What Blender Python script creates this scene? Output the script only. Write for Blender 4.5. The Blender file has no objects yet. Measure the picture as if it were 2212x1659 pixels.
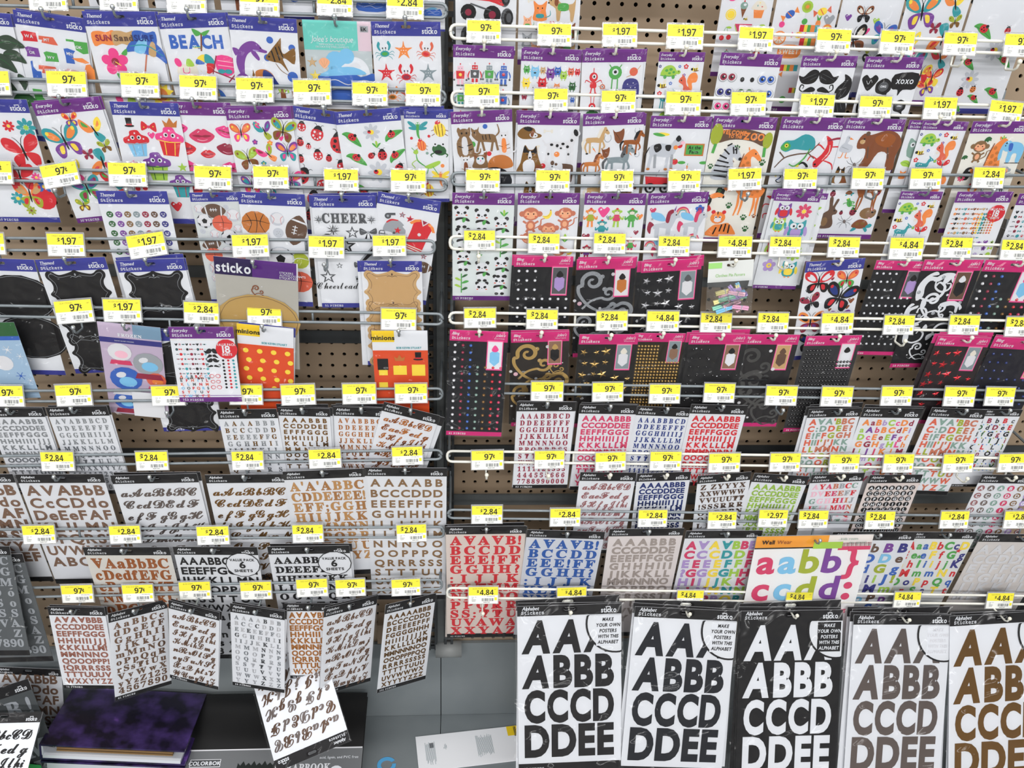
import bpy, math, random
from mathutils import Vector, Matrix
random.seed(7)

SC = bpy.context.scene
# ------------------------------------------------------------------ camera, light, exposure
TH, PS, RO, D, F, H = math.radians(22.396), math.radians(4.159), math.radians(1.921), 66.87*.0254, 1853.0, 1.90
FW = Vector((math.sin(PS)*math.cos(TH), math.cos(PS)*math.cos(TH), -math.sin(TH)))
RT = Vector((math.cos(PS), -math.sin(PS), 0)); DN = FW.cross(RT)
if DN.z > 0: DN = -DN
EYE = Vector((0, -D, H))
XA = RT*math.cos(RO)-DN*math.sin(RO); YA = RT*math.sin(RO)+DN*math.cos(RO)
cam = bpy.data.cameras.new('camera'); co = bpy.data.objects.new('camera', cam); SC.collection.objects.link(co)
cam.sensor_width = 36; cam.lens = 36*F/2212; cam.clip_start = .02
co.matrix_world = Matrix((( XA.x, -YA.x, -FW.x, EYE.x), (XA.y, -YA.y, -FW.y, EYE.y), (XA.z, -YA.z, -FW.z, EYE.z), (0, 0, 0, 1)))
SC.camera = co
SC.view_settings.view_transform = 'Standard'; SC.view_settings.look = 'None'
SC.view_settings.gamma = 1; SC.view_settings.exposure = -0.48; SC.view_settings.use_curve_mapping = False
SC.cycles.transparent_max_bounces = 24; SC.cycles.max_bounces = 6
wd = bpy.data.worlds.new('store'); SC.world = wd; wd.use_nodes = True
wd.node_tree.nodes['Background'].inputs[0].default_value = (.86, .93, 1, 1)
wd.node_tree.nodes['Background'].inputs[1].default_value = .44
def area(name, loc, rot, sx, sy, power, col=(1, .98, .95)):
    l = bpy.data.lights.new(name, 'AREA'); l.shape = 'RECTANGLE'; l.size = sx; l.size_y = sy; l.energy = power; l.color = col
    o = bpy.data.objects.new(name, l); SC.collection.objects.link(o); o.location = loc; o.rotation_euler = rot
for ly, pw in ((-1.2, 100), (-4.4, 185), (-8.0, 420)):
    area('fluorescent_tube_row', (0, ly, 3.7), (math.atan2(-ly, 2.7)*.5, 0, 0), 7, .3, pw, (1, .99, .98))

def U(px, py, yp):
    "point where the sight line through a spot of the photograph meets the vertical plane y = yp"
    x = (px-1106)/F; y = (py-829.5)/F
    r = FW+XA*x+YA*y
    return EYE+r*((yp-EYE.y)/r.y)
def UZ(px, py, zp):
    x = (px-1106)/F; y = (py-829.5)/F
    r = FW+XA*x+YA*y
    return EYE+r*((zp-EYE.z)/r.z)

# ------------------------------------------------------------------ materials
def hexc(h, a=1):
    f = lambda v: v/12.92 if v <= .04045 else ((v+.055)/1.055)**2.4
    return tuple(f(int(h[i:i+2], 16)/255) for i in (0, 2, 4))+(a,)
PAL = dict(R='d8303a', P='ee4a92', B='3f6bc0', G='55ab52', Y='fadf4e', O='f2914a', V='80489e', K='1b191b', W='e7e9ee', N='8a5030',
           T='3aa0a8', S='a4a8ae', C='86c6ea', A='cda876', L='a9d050', D='33683a', F='f4b48c', M='9c2f48', Z='5a5c60', U='3b3a86',
           I='f6c4d4', J='b49ad2', Q='c77b3c', X='1b1d24', E='e9e3d6', H='cc7a5e', a='8c9aa0', b='6a5040', c='d8456e', d='2a3d86',
           e='92705a', f='e06a50', g='a9b53a', h='8aa89c', i='e2e2e6', j='7a6d68', k='87602c', l='c2a060', m='a06a6c', n='8c6c4a', o='a05a28', q='c8ccd4', w='2f5fae', r='c2b6b0', t='3a4c3c', x='9a6455', y='a5692c', z='c0905a', v='ad7a48')
HC = {k: hexc(v) for k, v in PAL.items()}
def col(c): return HC[c] if c in HC else hexc(c)
def mat(name, base='ffffff', rough=.5, metal=0, attr=False, coat=0, spec=.5):
    m = bpy.data.materials.new(name); m.use_nodes = True; n = m.node_tree; b = n.nodes['Principled BSDF']
    b.inputs['Roughness'].default_value = rough; b.inputs['Metallic'].default_value = metal
    b.inputs['Base Color'].default_value = hexc(base); b.inputs['Coat Weight'].default_value = coat
    b.inputs['Specular IOR Level'].default_value = spec
    if attr:
        a = n.nodes.new('ShaderNodeAttribute'); a.attribute_name = 'Col'; n.links.new(a.outputs['Color'], b.inputs['Base Color'])
    return m
def noisy(m, scale, lo, hi, base, detail=3, bump=0):
    n = m.node_tree; b = n.nodes['Principled BSDF']
    tc = n.nodes.new('ShaderNodeTexCoord'); t = n.nodes.new('ShaderNodeTexNoise'); t.inputs['Scale'].default_value = scale; t.inputs['Detail'].default_value = detail
    n.links.new(tc.outputs['Object'], t.inputs['Vector'])
    r = n.nodes.new('ShaderNodeValToRGB'); n.links.new(t.outputs['Fac'], r.inputs[0])
    r.color_ramp.elements[0].position = .3; r.color_ramp.elements[1].position = .7
    r.color_ramp.elements[0].color = hexc(lo); r.color_ramp.elements[1].color = hexc(hi)
    n.links.new(r.outputs[0], b.inputs['Base Color'])
    if bump:
        u = n.nodes.new('ShaderNodeBump'); u.inputs['Strength'].default_value = bump; n.links.new(t.outputs['Fac'], u.inputs['Height']); n.links.new(u.outputs[0], b.inputs['Normal'])
    return m
def attr_noise(m, scale, k, bump):
    "speckle that multiplies the printed colour (glitter)"
    n = m.node_tree; b = n.nodes['Principled BSDF']; a = [x for x in n.nodes if x.type == 'ATTRIBUTE'][0]
    tc = n.nodes.new('ShaderNodeTexCoord'); t = n.nodes.new('ShaderNodeTexNoise'); t.inputs['Scale'].default_value = scale; t.inputs['Detail'].default_value = 2
    n.links.new(tc.outputs['Object'], t.inputs['Vector'])
    mp = n.nodes.new('ShaderNodeMapRange'); mp.inputs[1].default_value = .35; mp.inputs[2].default_value = .65; mp.inputs[3].default_value = 1-k; mp.inputs[4].default_value = 1+k
    n.links.new(t.outputs['Fac'], mp.inputs[0])
    x = n.nodes.new('ShaderNodeVectorMath'); x.operation = 'SCALE'; n.links.new(a.outputs['Color'], x.inputs[0]); n.links.new(mp.outputs[0], x.inputs['Scale']); n.links.new(x.outputs[0], b.inputs['Base Color'])
    u = n.nodes.new('ShaderNodeBump'); u.inputs['Strength'].default_value = bump; n.links.new(t.outputs['Fac'], u.inputs['Height']); n.links.new(u.outputs[0], b.inputs['Normal'])
    return m
PRINT = mat('printed_card', attr=True, rough=.45, spec=.2)
PUFFY = mat('puffy_vinyl', attr=True, rough=.3, spec=.35)
FOIL = mat('metallic_foil', attr=True, rough=.28, metal=.75)
GLIT = attr_noise(mat('glitter', attr=True, rough=.4, metal=.35), 90, .45, .5)
PEARL = mat('pearl', attr=True, rough=.15, coat=1)
PAPER = mat('tag_paper', attr=True, rough=.6)
GREYW = noisy(mat('grey_wire', rough=.38, metal=.3), 30, '767d81', '8b9296', 1)
WHITEW = noisy(mat('white_wire', rough=.45), 25, 'd8d6cb', 'e9e7de', 1)
STEEL = mat('zinc_steel', 'c2c6c9', .25, .85)
WKNOB = mat('cream_plastic', 'e8e4d4', .35)
METAL = noisy(mat('painted_steel', rough=.5, metal=.1), 6, '747b7e', '83898b', 3)
DARKM = noisy(mat('dark_steel', rough=.5, metal=.2), 12, '2b2e30', '3b3f41', 1)
SPLICE = noisy(mat('grey_splice_bar', rough=.5, metal=.2), 12, '55595a', '666b6b', 1)
BLACK = mat('black_void', '0c0c0c', .9)
def clear(name, dif, gl, scale=9, bump=.35):
    m = bpy.data.materials.new(name); m.use_nodes = True; n = m.node_tree; n.nodes.clear()
    out = n.nodes.new('ShaderNodeOutputMaterial'); tr = n.nodes.new('ShaderNodeBsdfTransparent'); g = n.nodes.new('ShaderNodeBsdfGlossy'); d = n.nodes.new('ShaderNodeBsdfDiffuse')
    g.inputs['Roughness'].default_value = .12; fr = n.nodes.new('ShaderNodeFresnel'); fr.inputs[0].default_value = gl
    tc = n.nodes.new('ShaderNodeTexCoord'); t = n.nodes.new('ShaderNodeTexNoise'); t.inputs['Scale'].default_value = scale; t.inputs['Detail'].default_value = 1; t.inputs['Distortion'].default_value = .6
    b = n.nodes.new('ShaderNodeBump'); b.inputs['Strength'].default_value = bump; b.inputs['Distance'].default_value = .1
    n.links.new(tc.outputs['Object'], t.inputs['Vector']); n.links.new(t.outputs['Fac'], b.inputs['Height']); n.links.new(b.outputs[0], g.inputs['Normal'])
    m1 = n.nodes.new('ShaderNodeMixShader'); m1.inputs[0].default_value = dif; m2 = n.nodes.new('ShaderNodeMixShader')
    n.links.new(tr.outputs[0], m1.inputs[1]); n.links.new(d.outputs[0], m1.inputs[2]); n.links.new(fr.outputs[0], m2.inputs[0])
    n.links.new(m1.outputs[0], m2.inputs[1]); n.links.new(g.outputs[0], m2.inputs[2]); n.links.new(m2.outputs[0], out.inputs[0])
    return m
SLEEVE = clear('clear_sleeve', .014, 1.25, 3, .5)
HOLDER = clear('clear_tag_holder', .28, 1.45, 5, .05)
BAGM = clear('clear_bag', .06, 1.5, 14, .8)

# ------------------------------------------------------------------ mesh helpers
def link(name, me, parent=None, m=None, mw=None):
    o = bpy.data.objects.new(name, me); SC.collection.objects.link(o)
    if m and not me.materials: me.materials.append(m)
    if parent: o.parent = parent
    if mw is not None: o.matrix_basis = mw
    return o
def tag(o, label=None, cat=None, group=None, kind=None):
    for k, v in (('label', label), ('category', cat), ('group', group), ('kind', kind)):
        if v: o[k] = v
    return o
class MB:
    def __init__(s): s.v = []; s.f = []; s.c = []
    def face(s, pts, c=None, z=0):
        b = len(s.v)
        for p in pts: s.v.append((p[0], p[1], p[2] if len(p) > 2 else z))
        s.f.append(list(range(b, b+len(pts)))); s.c.append(c)
    def add(s, vs, fs, c=None):
        b = len(s.v); s.v += [tuple(v) for v in vs]
        for f in fs: s.f.append([b+i for i in f]); s.c.append(c)
    def box(s, x0, y0, z0, x1, y1, z1, c=None):
        s.add([(x0, y0, z0), (x1, y0, z0), (x1, y1, z0), (x0, y1, z0), (x0, y0, z1), (x1, y0, z1), (x1, y1, z1), (x0, y1, z1)],
              [(0, 3, 2, 1), (4, 5, 6, 7), (0, 1, 5, 4), (1, 2, 6, 5), (2, 3, 7, 6), (3, 0, 4, 7)], c)
    def tube(s, pts, r, n=8, c=None, closed=False):
        P = [Vector(p) for p in pts]; N = len(P); rings = []; ref = None
        for i, p in enumerate(P):
            a = P[(i-1) % N] if (closed or i) else p; b = P[(i+1) % N] if (closed or i < N-1) else p
            t = (b-a).normalized()
            if ref is None: ref = t.orthogonal().normalized()
            ref = (ref-t*ref.dot(t)).normalized(); bn = t.cross(ref)
            base = len(s.v)
            for k in range(n):
                an = 2*math.pi*k/n; s.v.append(tuple(p+(ref*math.cos(an)+bn*math.sin(an))*r))
            rings.append(base)
        for i in range(N if closed else N-1):
            a, b = rings[i], rings[(i+1) % N]
            for k in range(n): s.f.append([a+k, a+(k+1) % n, b+(k+1) % n, b+k]); s.c.append(c)
        if not closed:
            s.f.append([rings[0]+k for k in range(n)][::-1]); s.c.append(c); s.f.append([rings[-1]+k for k in range(n)]); s.c.append(c)
    def ball(s, p, r, c=None, n=8, m=5, sz=1, half=False):
        b = len(s.v); p = Vector(p); lo = 0 if half else -math.pi/2
        for i in range(m+1):
            a = lo+(math.pi/2-lo)*i/m
            for k in range(n): s.v.append((p.x+r*math.cos(a)*math.cos(2*math.pi*k/n), p.y+r*math.cos(a)*math.sin(2*math.pi*k/n), p.z+r*math.sin(a)*sz))
        for i in range(m):
            for k in range(n): s.f.append([b+i*n+k, b+i*n+(k+1) % n, b+(i+1)*n+(k+1) % n, b+(i+1)*n+k]); s.c.append(c)
    def mesh(s, name, m=None, smooth=False):
        me = bpy.data.meshes.new(name); me.from_pydata(s.v, [], s.f)
        if any(c is not None for c in s.c):
            a = me.attributes.new('Col', 'FLOAT_COLOR', 'FACE'); d = []
            cache = {}
            for c in s.c:
                if c not in cache: cache[c] = col(c) if c else (1, 1, 1, 1)
                d.extend(cache[c])
            a.data.foreach_set('color', d)
        if smooth:
            me.polygons.foreach_set('use_smooth', [True]*len(me.polygons))
        if m: me.materials.append(m)
        return me
def smooth_pts(P, closed=True, k=4):
    n = len(P); out = []
    for i in range(n if closed else n-1):
        g = lambda j: P[j % n] if closed else P[max(0, min(n-1, j))]
        a, b, c, d = g(i-1), g(i), g(i+1), g(i+2)
        for q in range(k):
            t = q/k
            out.append(tuple(.5*(2*b[m]+(c[m]-a[m])*t+(2*a[m]-5*b[m]+4*c[m]-d[m])*t*t+(3*b[m]-a[m]-3*c[m]+d[m])*t**3) for m in (0, 1)))
    if not closed: out.append(tuple(P[-1]))
    return out

# ------------------------------------------------------------------ lettering (built-in font, one sheet of glyphs per style)
def offs(base, s, dig=None):
    o = ''
    for c in s:
        if 'A' <= c <= 'Z': o += chr(base+ord(c)-65)
        elif 'a' <= c <= 'z': o += chr(base+26+ord(c)-97)
        elif c.isdigit() and dig: o += chr(dig+ord(c)-48)
        else: o += c
    return o
UC = 'ABCDEFGHIJKLMNOPQRSTUVWXYZ'; LC = UC.lower(); DG = '0123456789'
GL = {}
def sheet(style, chars, base=None, dig=None, off=0):
    body = offs(base, chars, dig) if base else chars
    c = bpy.data.curves.new('glyph_sheet', 'FONT'); c.body = '\n'.join(body); c.size = 1; c.offset = off; c.resolution_u = 2 if base else 4; c.space_line = 3
    o = bpy.data.objects.new('glyph_sheet', c); me = o.to_mesh()
    vs = [tuple(v.co) for v in me.vertices]; band = [round(-(v[1]-.35)/3) for v in vs]
    fs = {}
    for p in me.polygons: fs.setdefault(band[p.vertices[0]], []).append(tuple(p.vertices))
    for i, ch in enumerate(chars):
        F_ = fs.get(i, []); idx = {}; V = []; FF = []
        for f in F_:
            g = []
            for k in f:
                if k not in idx: idx[k] = len(V); V.append((vs[k][0], vs[k][1]+3*i))
                g.append(idx[k])
            FF.append(g)
        if V: GL[style, ch] = (V, FF, min(v[0] for v in V), max(v[0] for v in V))
    o.to_mesh_clear(); bpy.data.objects.remove(o); bpy.data.curves.remove(c)
PU = "!?.,:;'$¢-&"
sheet('thin', UC+LC+DG+PU+'()%/'); sheet('bold', UC+LC+DG+PU+'(){}', off=.028)
sheet('serif', UC+LC+DG, 0x1D400, 0x1D7CE, off=.02); sheet('script', UC+LC, 0x1D4D0)
sheet('sans', UC+DG+PU, off=.045); sheet('sans', LC+'{}', off=.026); sheet('tag', DG, 1, 0x1D7EC); sheet('mono', 'StickersPIEC'+DG, 0x1D670, 0x1D7F6, off=.014)
def glyph(style, ch):
    for s in (style, 'bold', 'thin'):
        if (s, ch) in GL: return GL[s, ch]
    return None
def text(mb, s, x, y, h, c, style='bold', cond=1, shear=0, al=0, ang=0, z=0, gap=.08):
    "draw a word: x,y = baseline anchor, h = capital height; al 0 left, 1 centre, 2 right"
    k = h/.7; w = 0; items = []
    for ch in s:
        g = glyph(style, ch) if ch != ' ' else None
        if g is None: w += .32*cond; continue
        items.append((g, w-g[2]*cond)); w += (g[3]-g[2]+gap)*cond
    x0 = -w*k*al/2; ca, sa = math.cos(ang), math.sin(ang)
    for g, gx in items:
        vs = []
        for vx, vy in g[0]:
            a = x0+(vx*cond+gx+vy*shear)*k; b = vy*k
            vs.append((x+a*ca-b*sa, y+a*sa+b*ca, z))
        mb.add(vs, g[1], c)

# ------------------------------------------------------------------ sticker motifs: e x y rx ry rot col / p col pts / s col pts (smooth) / l col width pts / t col h x y word ; M = mirrored too
SP = {
'circ': 'e 0 0 1 1 0 1', 'dot2': 'e 0 0 1 1 0 1;e -.25 .3 .25 .2 0 W',
'heart': 's 1 0 -.95 -.7 -.15 -.95 .45 -.5 .85 0 .45 .5 .85 .95 .45 .7 -.15;e -.45 .4 .2 .14 40 W',
'star': 'p 1 0 1 .25 .32 .95 .3 .4 -.12 .6 -.8 0 -.4 -.6 -.8 -.4 -.12 -.95 .3 -.25 .32;p 2 0 .6 .15 .18 .55 .17 .22 -.08 .35 -.5 0 -.25 -.35 -.5 -.22 -.08 -.55 .17 -.15 .18',
'flower': 'e 0 .6 .38 .38 0 1;Me .57 .18 .38 .38 0 1;Me .35 -.5 .38 .38 0 1;e 0 0 .38 .38 0 2;e 0 0 .16 .16 0 3',
'flower8': 'e 0 .62 .22 .36 0 1;e 0 -.62 .22 .36 0 1;Me .62 0 .36 .22 0 1;Me .44 .44 .36 .22 45 1;Me .44 -.44 .36 .22 -45 1;e 0 0 .26 .26 0 2',
'daisy': 'e 0 .6 .2 .38 0 q;e 0 -.6 .2 .38 0 q;Me .6 0 .38 .2 0 q;Me .44 .44 .38 .2 45 q;Me .44 -.44 .38 .2 -45 q;e 0 0 .28 .28 0 Y;e -.25 .05 .22 .2 0 R;e -.25 .15 .12 .1 0 K',
'leaf': 's 1 -.9 .1 -.4 .5 .2 .5 .6 .2 1 -.6 .3 -.5 -.4 -.4;l D .05 -.8 .1 0 .1 .9 -.5',
'leafbug': 's G -.95 .3 -.5 .55 .2 .4 .6 0 1 -.8 .3 -.55 -.3 -.2 -.6 .1;l D .05 -.8 .3 0 -.1 .9 -.7;e .05 .1 .42 .36 -30 R;e .32 .28 .16 .16 0 K;e 0 .2 .07 .07 0 K;e .1 -.05 .07 .07 0 K;e -.15 .05 .07 .07 0 K',
'butterfly': 'Ms 1 .06 .05 .3 .7 .75 .95 1 .75 .9 .3 .4 0;Ms 2 .06 -.05 .5 -.1 .75 -.35 .6 -.85 .3 -.8 .12 -.35;Ms 3 .2 .2 .45 .6 .75 .7 .8 .4 .45 .12;Ms 4 .2 -.2 .45 -.25 .5 -.6 .3 -.6;Me .75 .62 .1 .12 0 4;e 0 0 .06 .5 0 K;Ml K .03 0 .4 .15 .75 .3 .9',
'wing': 's 1 -.1 0 -.5 .6 -.95 .95 -1 .4 -.6 -.1;s 2 0 0 .1 .7 .5 1 .6 .5 .3 0;s 3 -.1 -.1 .3 -.2 .6 -.6 .2 -.9 -.1 -.5;s 4 -.4 .3 -.8 .75 -.8 .4;s 1 .15 .3 .4 .75 .4 .4;e -.03 0 .06 .45 20 K',
'ladybug': 'e 0 -.1 .72 .78 0 1;s K -.5 .4 -.3 .8 0 .95 .3 .8 .5 .4 0 .5;l K .04 0 .5 0 -.85;Me .32 .1 .14 .16 0 2;Me .38 -.35 .13 .15 0 2;Me .15 -.6 .1 .1 0 2;Ml K .05 .2 .8 .35 1.05 .55 1.05',
'bee': 'e 0 0 .6 .4 15 Y;p K -.15 .4 .02 .42 .1 -.36 -.08 -.4;p K .22 .4 .38 .32 .42 -.2 .28 -.3;e -.55 -.05 .25 .25 0 K;e -.1 .55 .3 .45 20 W;e .35 .55 .25 .4 -20 E;e .3 -.35 .5 .1 10 k',
'bug': 'Me .5 .45 .5 .18 35 1;Me .45 .1 .4 .14 10 1;s 2 -.12 .4 .12 .4 .1 -.4 .2 -.95 -.1 -.5;e 0 .5 .2 .18 0 2;Me .09 .55 .07 .07 0 W;Ml i .04 .05 .7 .3 .95',
'beetle': 'e 0 0 .6 .75 20 1;l 2 .08 -.2 .6 0 -.7;l 2 .08 .2 .6 .3 -.6;l 2 .08 -.45 .35 -.3 -.5;e -.2 .75 .3 .2 20 R;Me .1 .85 .08 .08 0 W;Ml N .06 .55 0 .85 -.1;Ml N .06 .5 -.4 .8 -.6',
'mantis': 's L .05 -.15 .9 .2 1 0 .4 -.35 0 -.3;l G .09 0 -.2 -.5 .2 -.6 .7;s L -.8 .8 -.55 1 -.45 .75 -.65 .65;l L .06 -.5 .3 -.9 0 -.7 -.3 -.9 -.4;l G .05 .2 -.3 .1 -.7 -.1 -.8;l G .05 .5 -.2 .7 -.5 .9 -.8;l G .04 -.7 .9 -.9 1.1',
'frog': 'e 0 -.1 .75 .55 -20 D;Me .4 .5 .25 .25 0 W;Me .4 .5 .1 .1 0 K;Ml D .14 .5 -.4 .85 -.6 .7 -.85;e -.1 -.3 .4 .2 0 K',
'frog2': 'e 0 0 .4 .6 25 G;e -.3 .6 .3 .22 20 G;e -.4 .75 .1 .1 0 Y;l G .16 .2 .3 .7 .2 .5 -.1;l G .16 .2 -.4 .9 -.3 .6 -.9 1 -.9;l G .12 -.3 .1 -.8 0 -.9 -.2;l D .05 -.1 .4 .1 -.4',
'spider': 'e 0 0 .2 .3 20 j;Ml Z .05 .1 .1 .5 .5 .7 .9;Ml Z .05 .1 .05 .7 .2 1 .5;Ml Z .05 .1 -.05 .7 -.2 .95 -.5;Ml Z .05 .1 -.1 .4 -.5 .5 -.95',
'turtle': 's 1 -.85 -.3 -.6 .4 0 .65 .5 .4 .7 -.2 0 -.35;Me .4 -.45 .16 .2 0 G;e .85 0 .22 .2 0 1;e .88 .05 .05 .06 0 K;e -.3 .15 .16 .13 0 G;e .1 .25 .17 .14 0 G;e 0 -.1 .14 .1 0 G;e .4 0 .13 .12 0 G;l G .08 -.9 -.3 0 -.38 .7 -.28',
'tortoise': 's N -.8 -.1 -.5 .45 0 .6 .5 .4 .7 -.1 0 -.3;e -.3 .15 .18 .16 0 k;e .15 .22 .2 .15 0 k;s T .5 -.05 .8 .2 1.05 .1 .95 -.15 .6 -.2;s T -.6 -.2 -.8 -.55 -.5 -.5 -.3 -.3;s T .3 -.2 .6 -.6 .75 -.45 .6 -.2',
'squirrel': 's O .1 -.9 .2 -.3 0 .2 .2 .8 .7 1 1 .6 .9 .1 .5 0 .6 -.5 .4 -.95;s f .3 -.95 -.5 -.95 -.3 -.6 -.35 -.2 -.8 .1 -.7 .45 -.4 .65 -.15 .4 0 -.2 .35 -.5;p f -.5 .5 -.55 .85 -.3 .6;e -.55 .25 .06 .08 0 K;e -.6 -.25 .16 .14 0 E',
'deer': 's T -.8 .1 -.6 .3 .2 .2 .4 .6 .7 .75 .95 .5 .6 .35 .5 -.1 .2 -.25 -.6 -.2;l T .1 -.65 -.1 -.7 -.9;l T .1 -.45 -.1 -.45 -.9;l T .1 .15 -.1 .15 -.9;l T .1 .35 -.1 .38 -.9;p T .5 .7 .35 1 .65 .8;e .7 .58 .05 .06 0 W;e -.4 .12 .06 .06 0 W;e -.2 .08 .06 .06 0 W;e -.5 .0 .05 .05 0 W',
'deerlegs': 's o -.9 .95 .7 .95 .8 .5 .4 .2 .1 .55 -.3 .5 -.6 .15 -.85 .4;l o .14 -.7 .3 -.75 -.3 -.7 -.85;l o .14 -.45 .4 -.5 -.2 -.62 -.8;l o .14 .6 .4 .55 -.3 .65 -.9;l o .13 .35 .4 .4 -.2 .45 -.85;e -.68 -.9 .1 .08 0 K;e .65 -.95 .1 .08 0 K',
'owl': 's 1 -.7 .9 -.3 .65 .3 .65 .7 .9 .7 -.2 .4 -.8 -.4 -.8 -.7 -.2;Me .3 .35 .28 .28 0 W;Me .26 .33 .1 .1 0 K;p O -.08 .15 .08 .15 0 -.05;s 2 -.42 0 0 .05 .42 0 .35 -.6 -.35 -.6;Me .8 -.1 .16 .45 10 2;Me .2 -.88 .12 .08 0 O',
'monkeyface': 'Me .75 .1 .28 .28 0 1;e 0 0 .75 .65 0 1;s F -.6 -.2 -.4 .3 0 .15 .4 .3 .6 -.2 0 -.6;Me .25 0 .05 .07 0 K;l N .04 -.12 -.3 0 -.36 .12 -.3;Me .42 -.2 .1 .07 0 f',
'monkey': 'e 0 -.45 .35 .4 0 1;l 1 .1 .25 -.7 .7 -.4 .75 0 1 .1;Ml 1 .15 .25 -.3 .55 -.1;Ml 1 .18 .15 -.7 .3 -.95;Me .62 .45 .22 .22 0 1;e 0 .45 .6 .5 0 1;s F -.45 .3 -.3 .65 0 .55 .3 .65 .45 .3 0 .05;Me .2 .45 .05 .06 0 K;Me .35 .25 .08 .06 0 f;e 0 -.45 .2 .25 0 F',
'sock': 'e 0 .6 .35 .3 0 1;e 0 .5 .24 .18 0 E;Me .38 .65 .1 .12 0 1;Me .12 .68 .04 .04 0 K;s 2 -.25 .3 .25 .3 .3 -.25 -.3 -.25;Ml 1 .16 .25 .2 .55 -.1 .6 .2;Ml 1 .18 .15 -.25 .2 -.9;e 0 .9 .12 .1 0 R;Me .22 -.92 .12 .08 0 i',
'panda': 's W -.35 0 -.4 -.7 0 -.85 .4 -.7 .35 0;Me .45 .85 .18 .18 0 K;e 0 .4 .6 .5 0 W;Me .28 .42 .14 .12 30 K;e 0 .32 .06 .04 0 K;Me .4 .2 .1 .06 0 f;s K -.45 -.05 0 .02 .45 -.05 .7 -.3 .5 -.35 0 -.15 -.5 -.3;Me .25 -.85 .18 .14 0 K;s G .05 -.15 .35 0 .3 -.35 .1 -.45',
'pandahead': 'Me .6 .6 .24 .24 0 K;e 0 0 .85 .7 0 W;Me .38 .05 .2 .17 30 K;e 0 -.1 .08 .05 0 K;Me .55 -.25 .13 .08 0 f',
'bamboo': 'l G .1 0 -1 0 1;s D 0 .6 .3 .9 .6 .9 .3 .65;s L 0 .3 -.4 .6 -.6 .5 -.3 .3;s G 0 0 .4 .3 .7 .2 .35 0;s L 0 -.4 -.4 -.1 -.65 -.2 -.3 -.4;s D 0 -.7 .35 -.4 .6 -.5 .3 -.7',
'sprig': 's G 0 -.6 -.7 .1 -.8 .5 -.3 .2;s L 0 -.6 -.2 .5 0 .9 .25 .4;s G 0 -.6 .7 .1 .85 .4 .3 .2',
'banana': 's Y -.9 -.1 -.3 -.1 .2 .3 .3 .9 .5 .8 .6 .2 .2 -.5 -.4 -.6;l k .04 -.6 -.2 .1 -.1 .4 .6;e .4 .85 .1 .1 0 N',
'cat': 's 1 -.35 -.9 -.5 0 -.3 .4 -.45 .75 -.35 1 -.15 .8 .15 .8 .35 1 .4 .7 .3 .4 .5 0 .55 -.9;e 0 .6 .4 .32 0 1;Me .15 .62 .06 .07 0 K;s 2 -.15 .3 .15 .3 .2 -.7 -.15 -.7;l 1 .12 .4 -.8 .9 -.7 1 -.4;l 3 .05 -.4 -.2 -.1 -.3;l 3 .05 .45 -.1 .15 -.2;l 3 .05 .5 -.4 .2 -.5',
'catwalk': 's 1 -.9 .3 -.8 .6 -.5 .7 -.3 .4 .5 .35 .7 .1 .6 -.2 0 -.15 -.5 -.1;p 1 -.9 .5 -.95 .85 -.7 .65;p 1 -.6 .6 -.4 .9 -.45 .6;l 1 .16 -.4 0 -.6 -.8;l 1 .15 -.25 0 -.1 -.75;l 1 .15 .5 0 .35 -.8;l 1 .15 .65 0 .8 -.75;l 1 .1 .65 .2 .9 .5 .8 1;l 3 .05 0 .35 .05 0;l 3 .05 .25 .35 .3 0;l 3 .05 -.2 .3 -.15 0;e -.72 .5 .05 .05 0 K',
'catloaf': 's 1 -.95 -.4 -.9 .1 -.5 .5 .2 .6 .8 .3 1 -.3 .5 -.5 -.5 -.5;l 3 .05 -.3 .4 -.2 -.2;l 3 .05 0 .5 .1 -.2;l 3 .05 .4 .4 .5 -.1;e -.65 0 .28 .25 0 1;l N .04 -.8 0 -.7 -.05',
'kitten': 's 1 -.9 -.9 -.7 0 -.8 .9 -.3 .6 .3 .6 .8 .95 .7 0 .9 -.9;Ms N .3 .3 .5 .5 .4 .8 .75 .8 .6 .2;e 0 -.05 .5 .5 0 W;Me .25 .15 .12 .13 0 T;Me .25 .15 .06 .08 0 K;e 0 -.1 .08 .05 0 P',
'dog': 's 1 -.9 .1 -.4 .25 .35 .3 .5 .75 .75 1 1 .7 .8 .45 .7 .1 .5 -.1 0 -.15 -.6 -.05;l 1 .15 -.65 0 -.75 -.9;l 1 .14 -.45 0 -.4 -.85;l 1 .14 .4 0 .4 -.9;l 1 .14 .6 0 .62 -.95;l 1 .08 -.8 .1 -1 .35;e .75 .75 .12 .2 20 2;e -.5 .1 .09 .07 0 2;e -.2 .05 .08 .09 0 2;e .1 .15 .09 .07 0 2;e .35 0 .08 .08 0 2;e .55 .35 .08 .08 0 2;e -.65 -.4 .06 .07 0 2;e .42 -.4 .06 .07 0 2;e 0 -.08 .06 .05 0 2',
'collie': 's k -.8 -.95 -.6 -.2 -.5 .4 -.35 1 -.1 .7 .2 .7 .4 .95 .5 .4 .7 -.2 1 -.8 .9 -.95;s K -.45 .5 -.35 .95 -.15 .65 .2 .65 .35 .9 .45 .4 .2 .5 0 .4 -.2 .5;s W -.45 -.3 -.2 0 .2 0 .35 -.4 .2 -.95 -.3 -.95;s W -.06 .55 .06 .55 .14 .15 0 .05 -.12 .15;e 0 .15 .08 .06 0 K;Me .18 .35 .05 .04 0 K;s N .45 -.3 .8 -.5 .9 -.9 .4 -.9',
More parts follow.
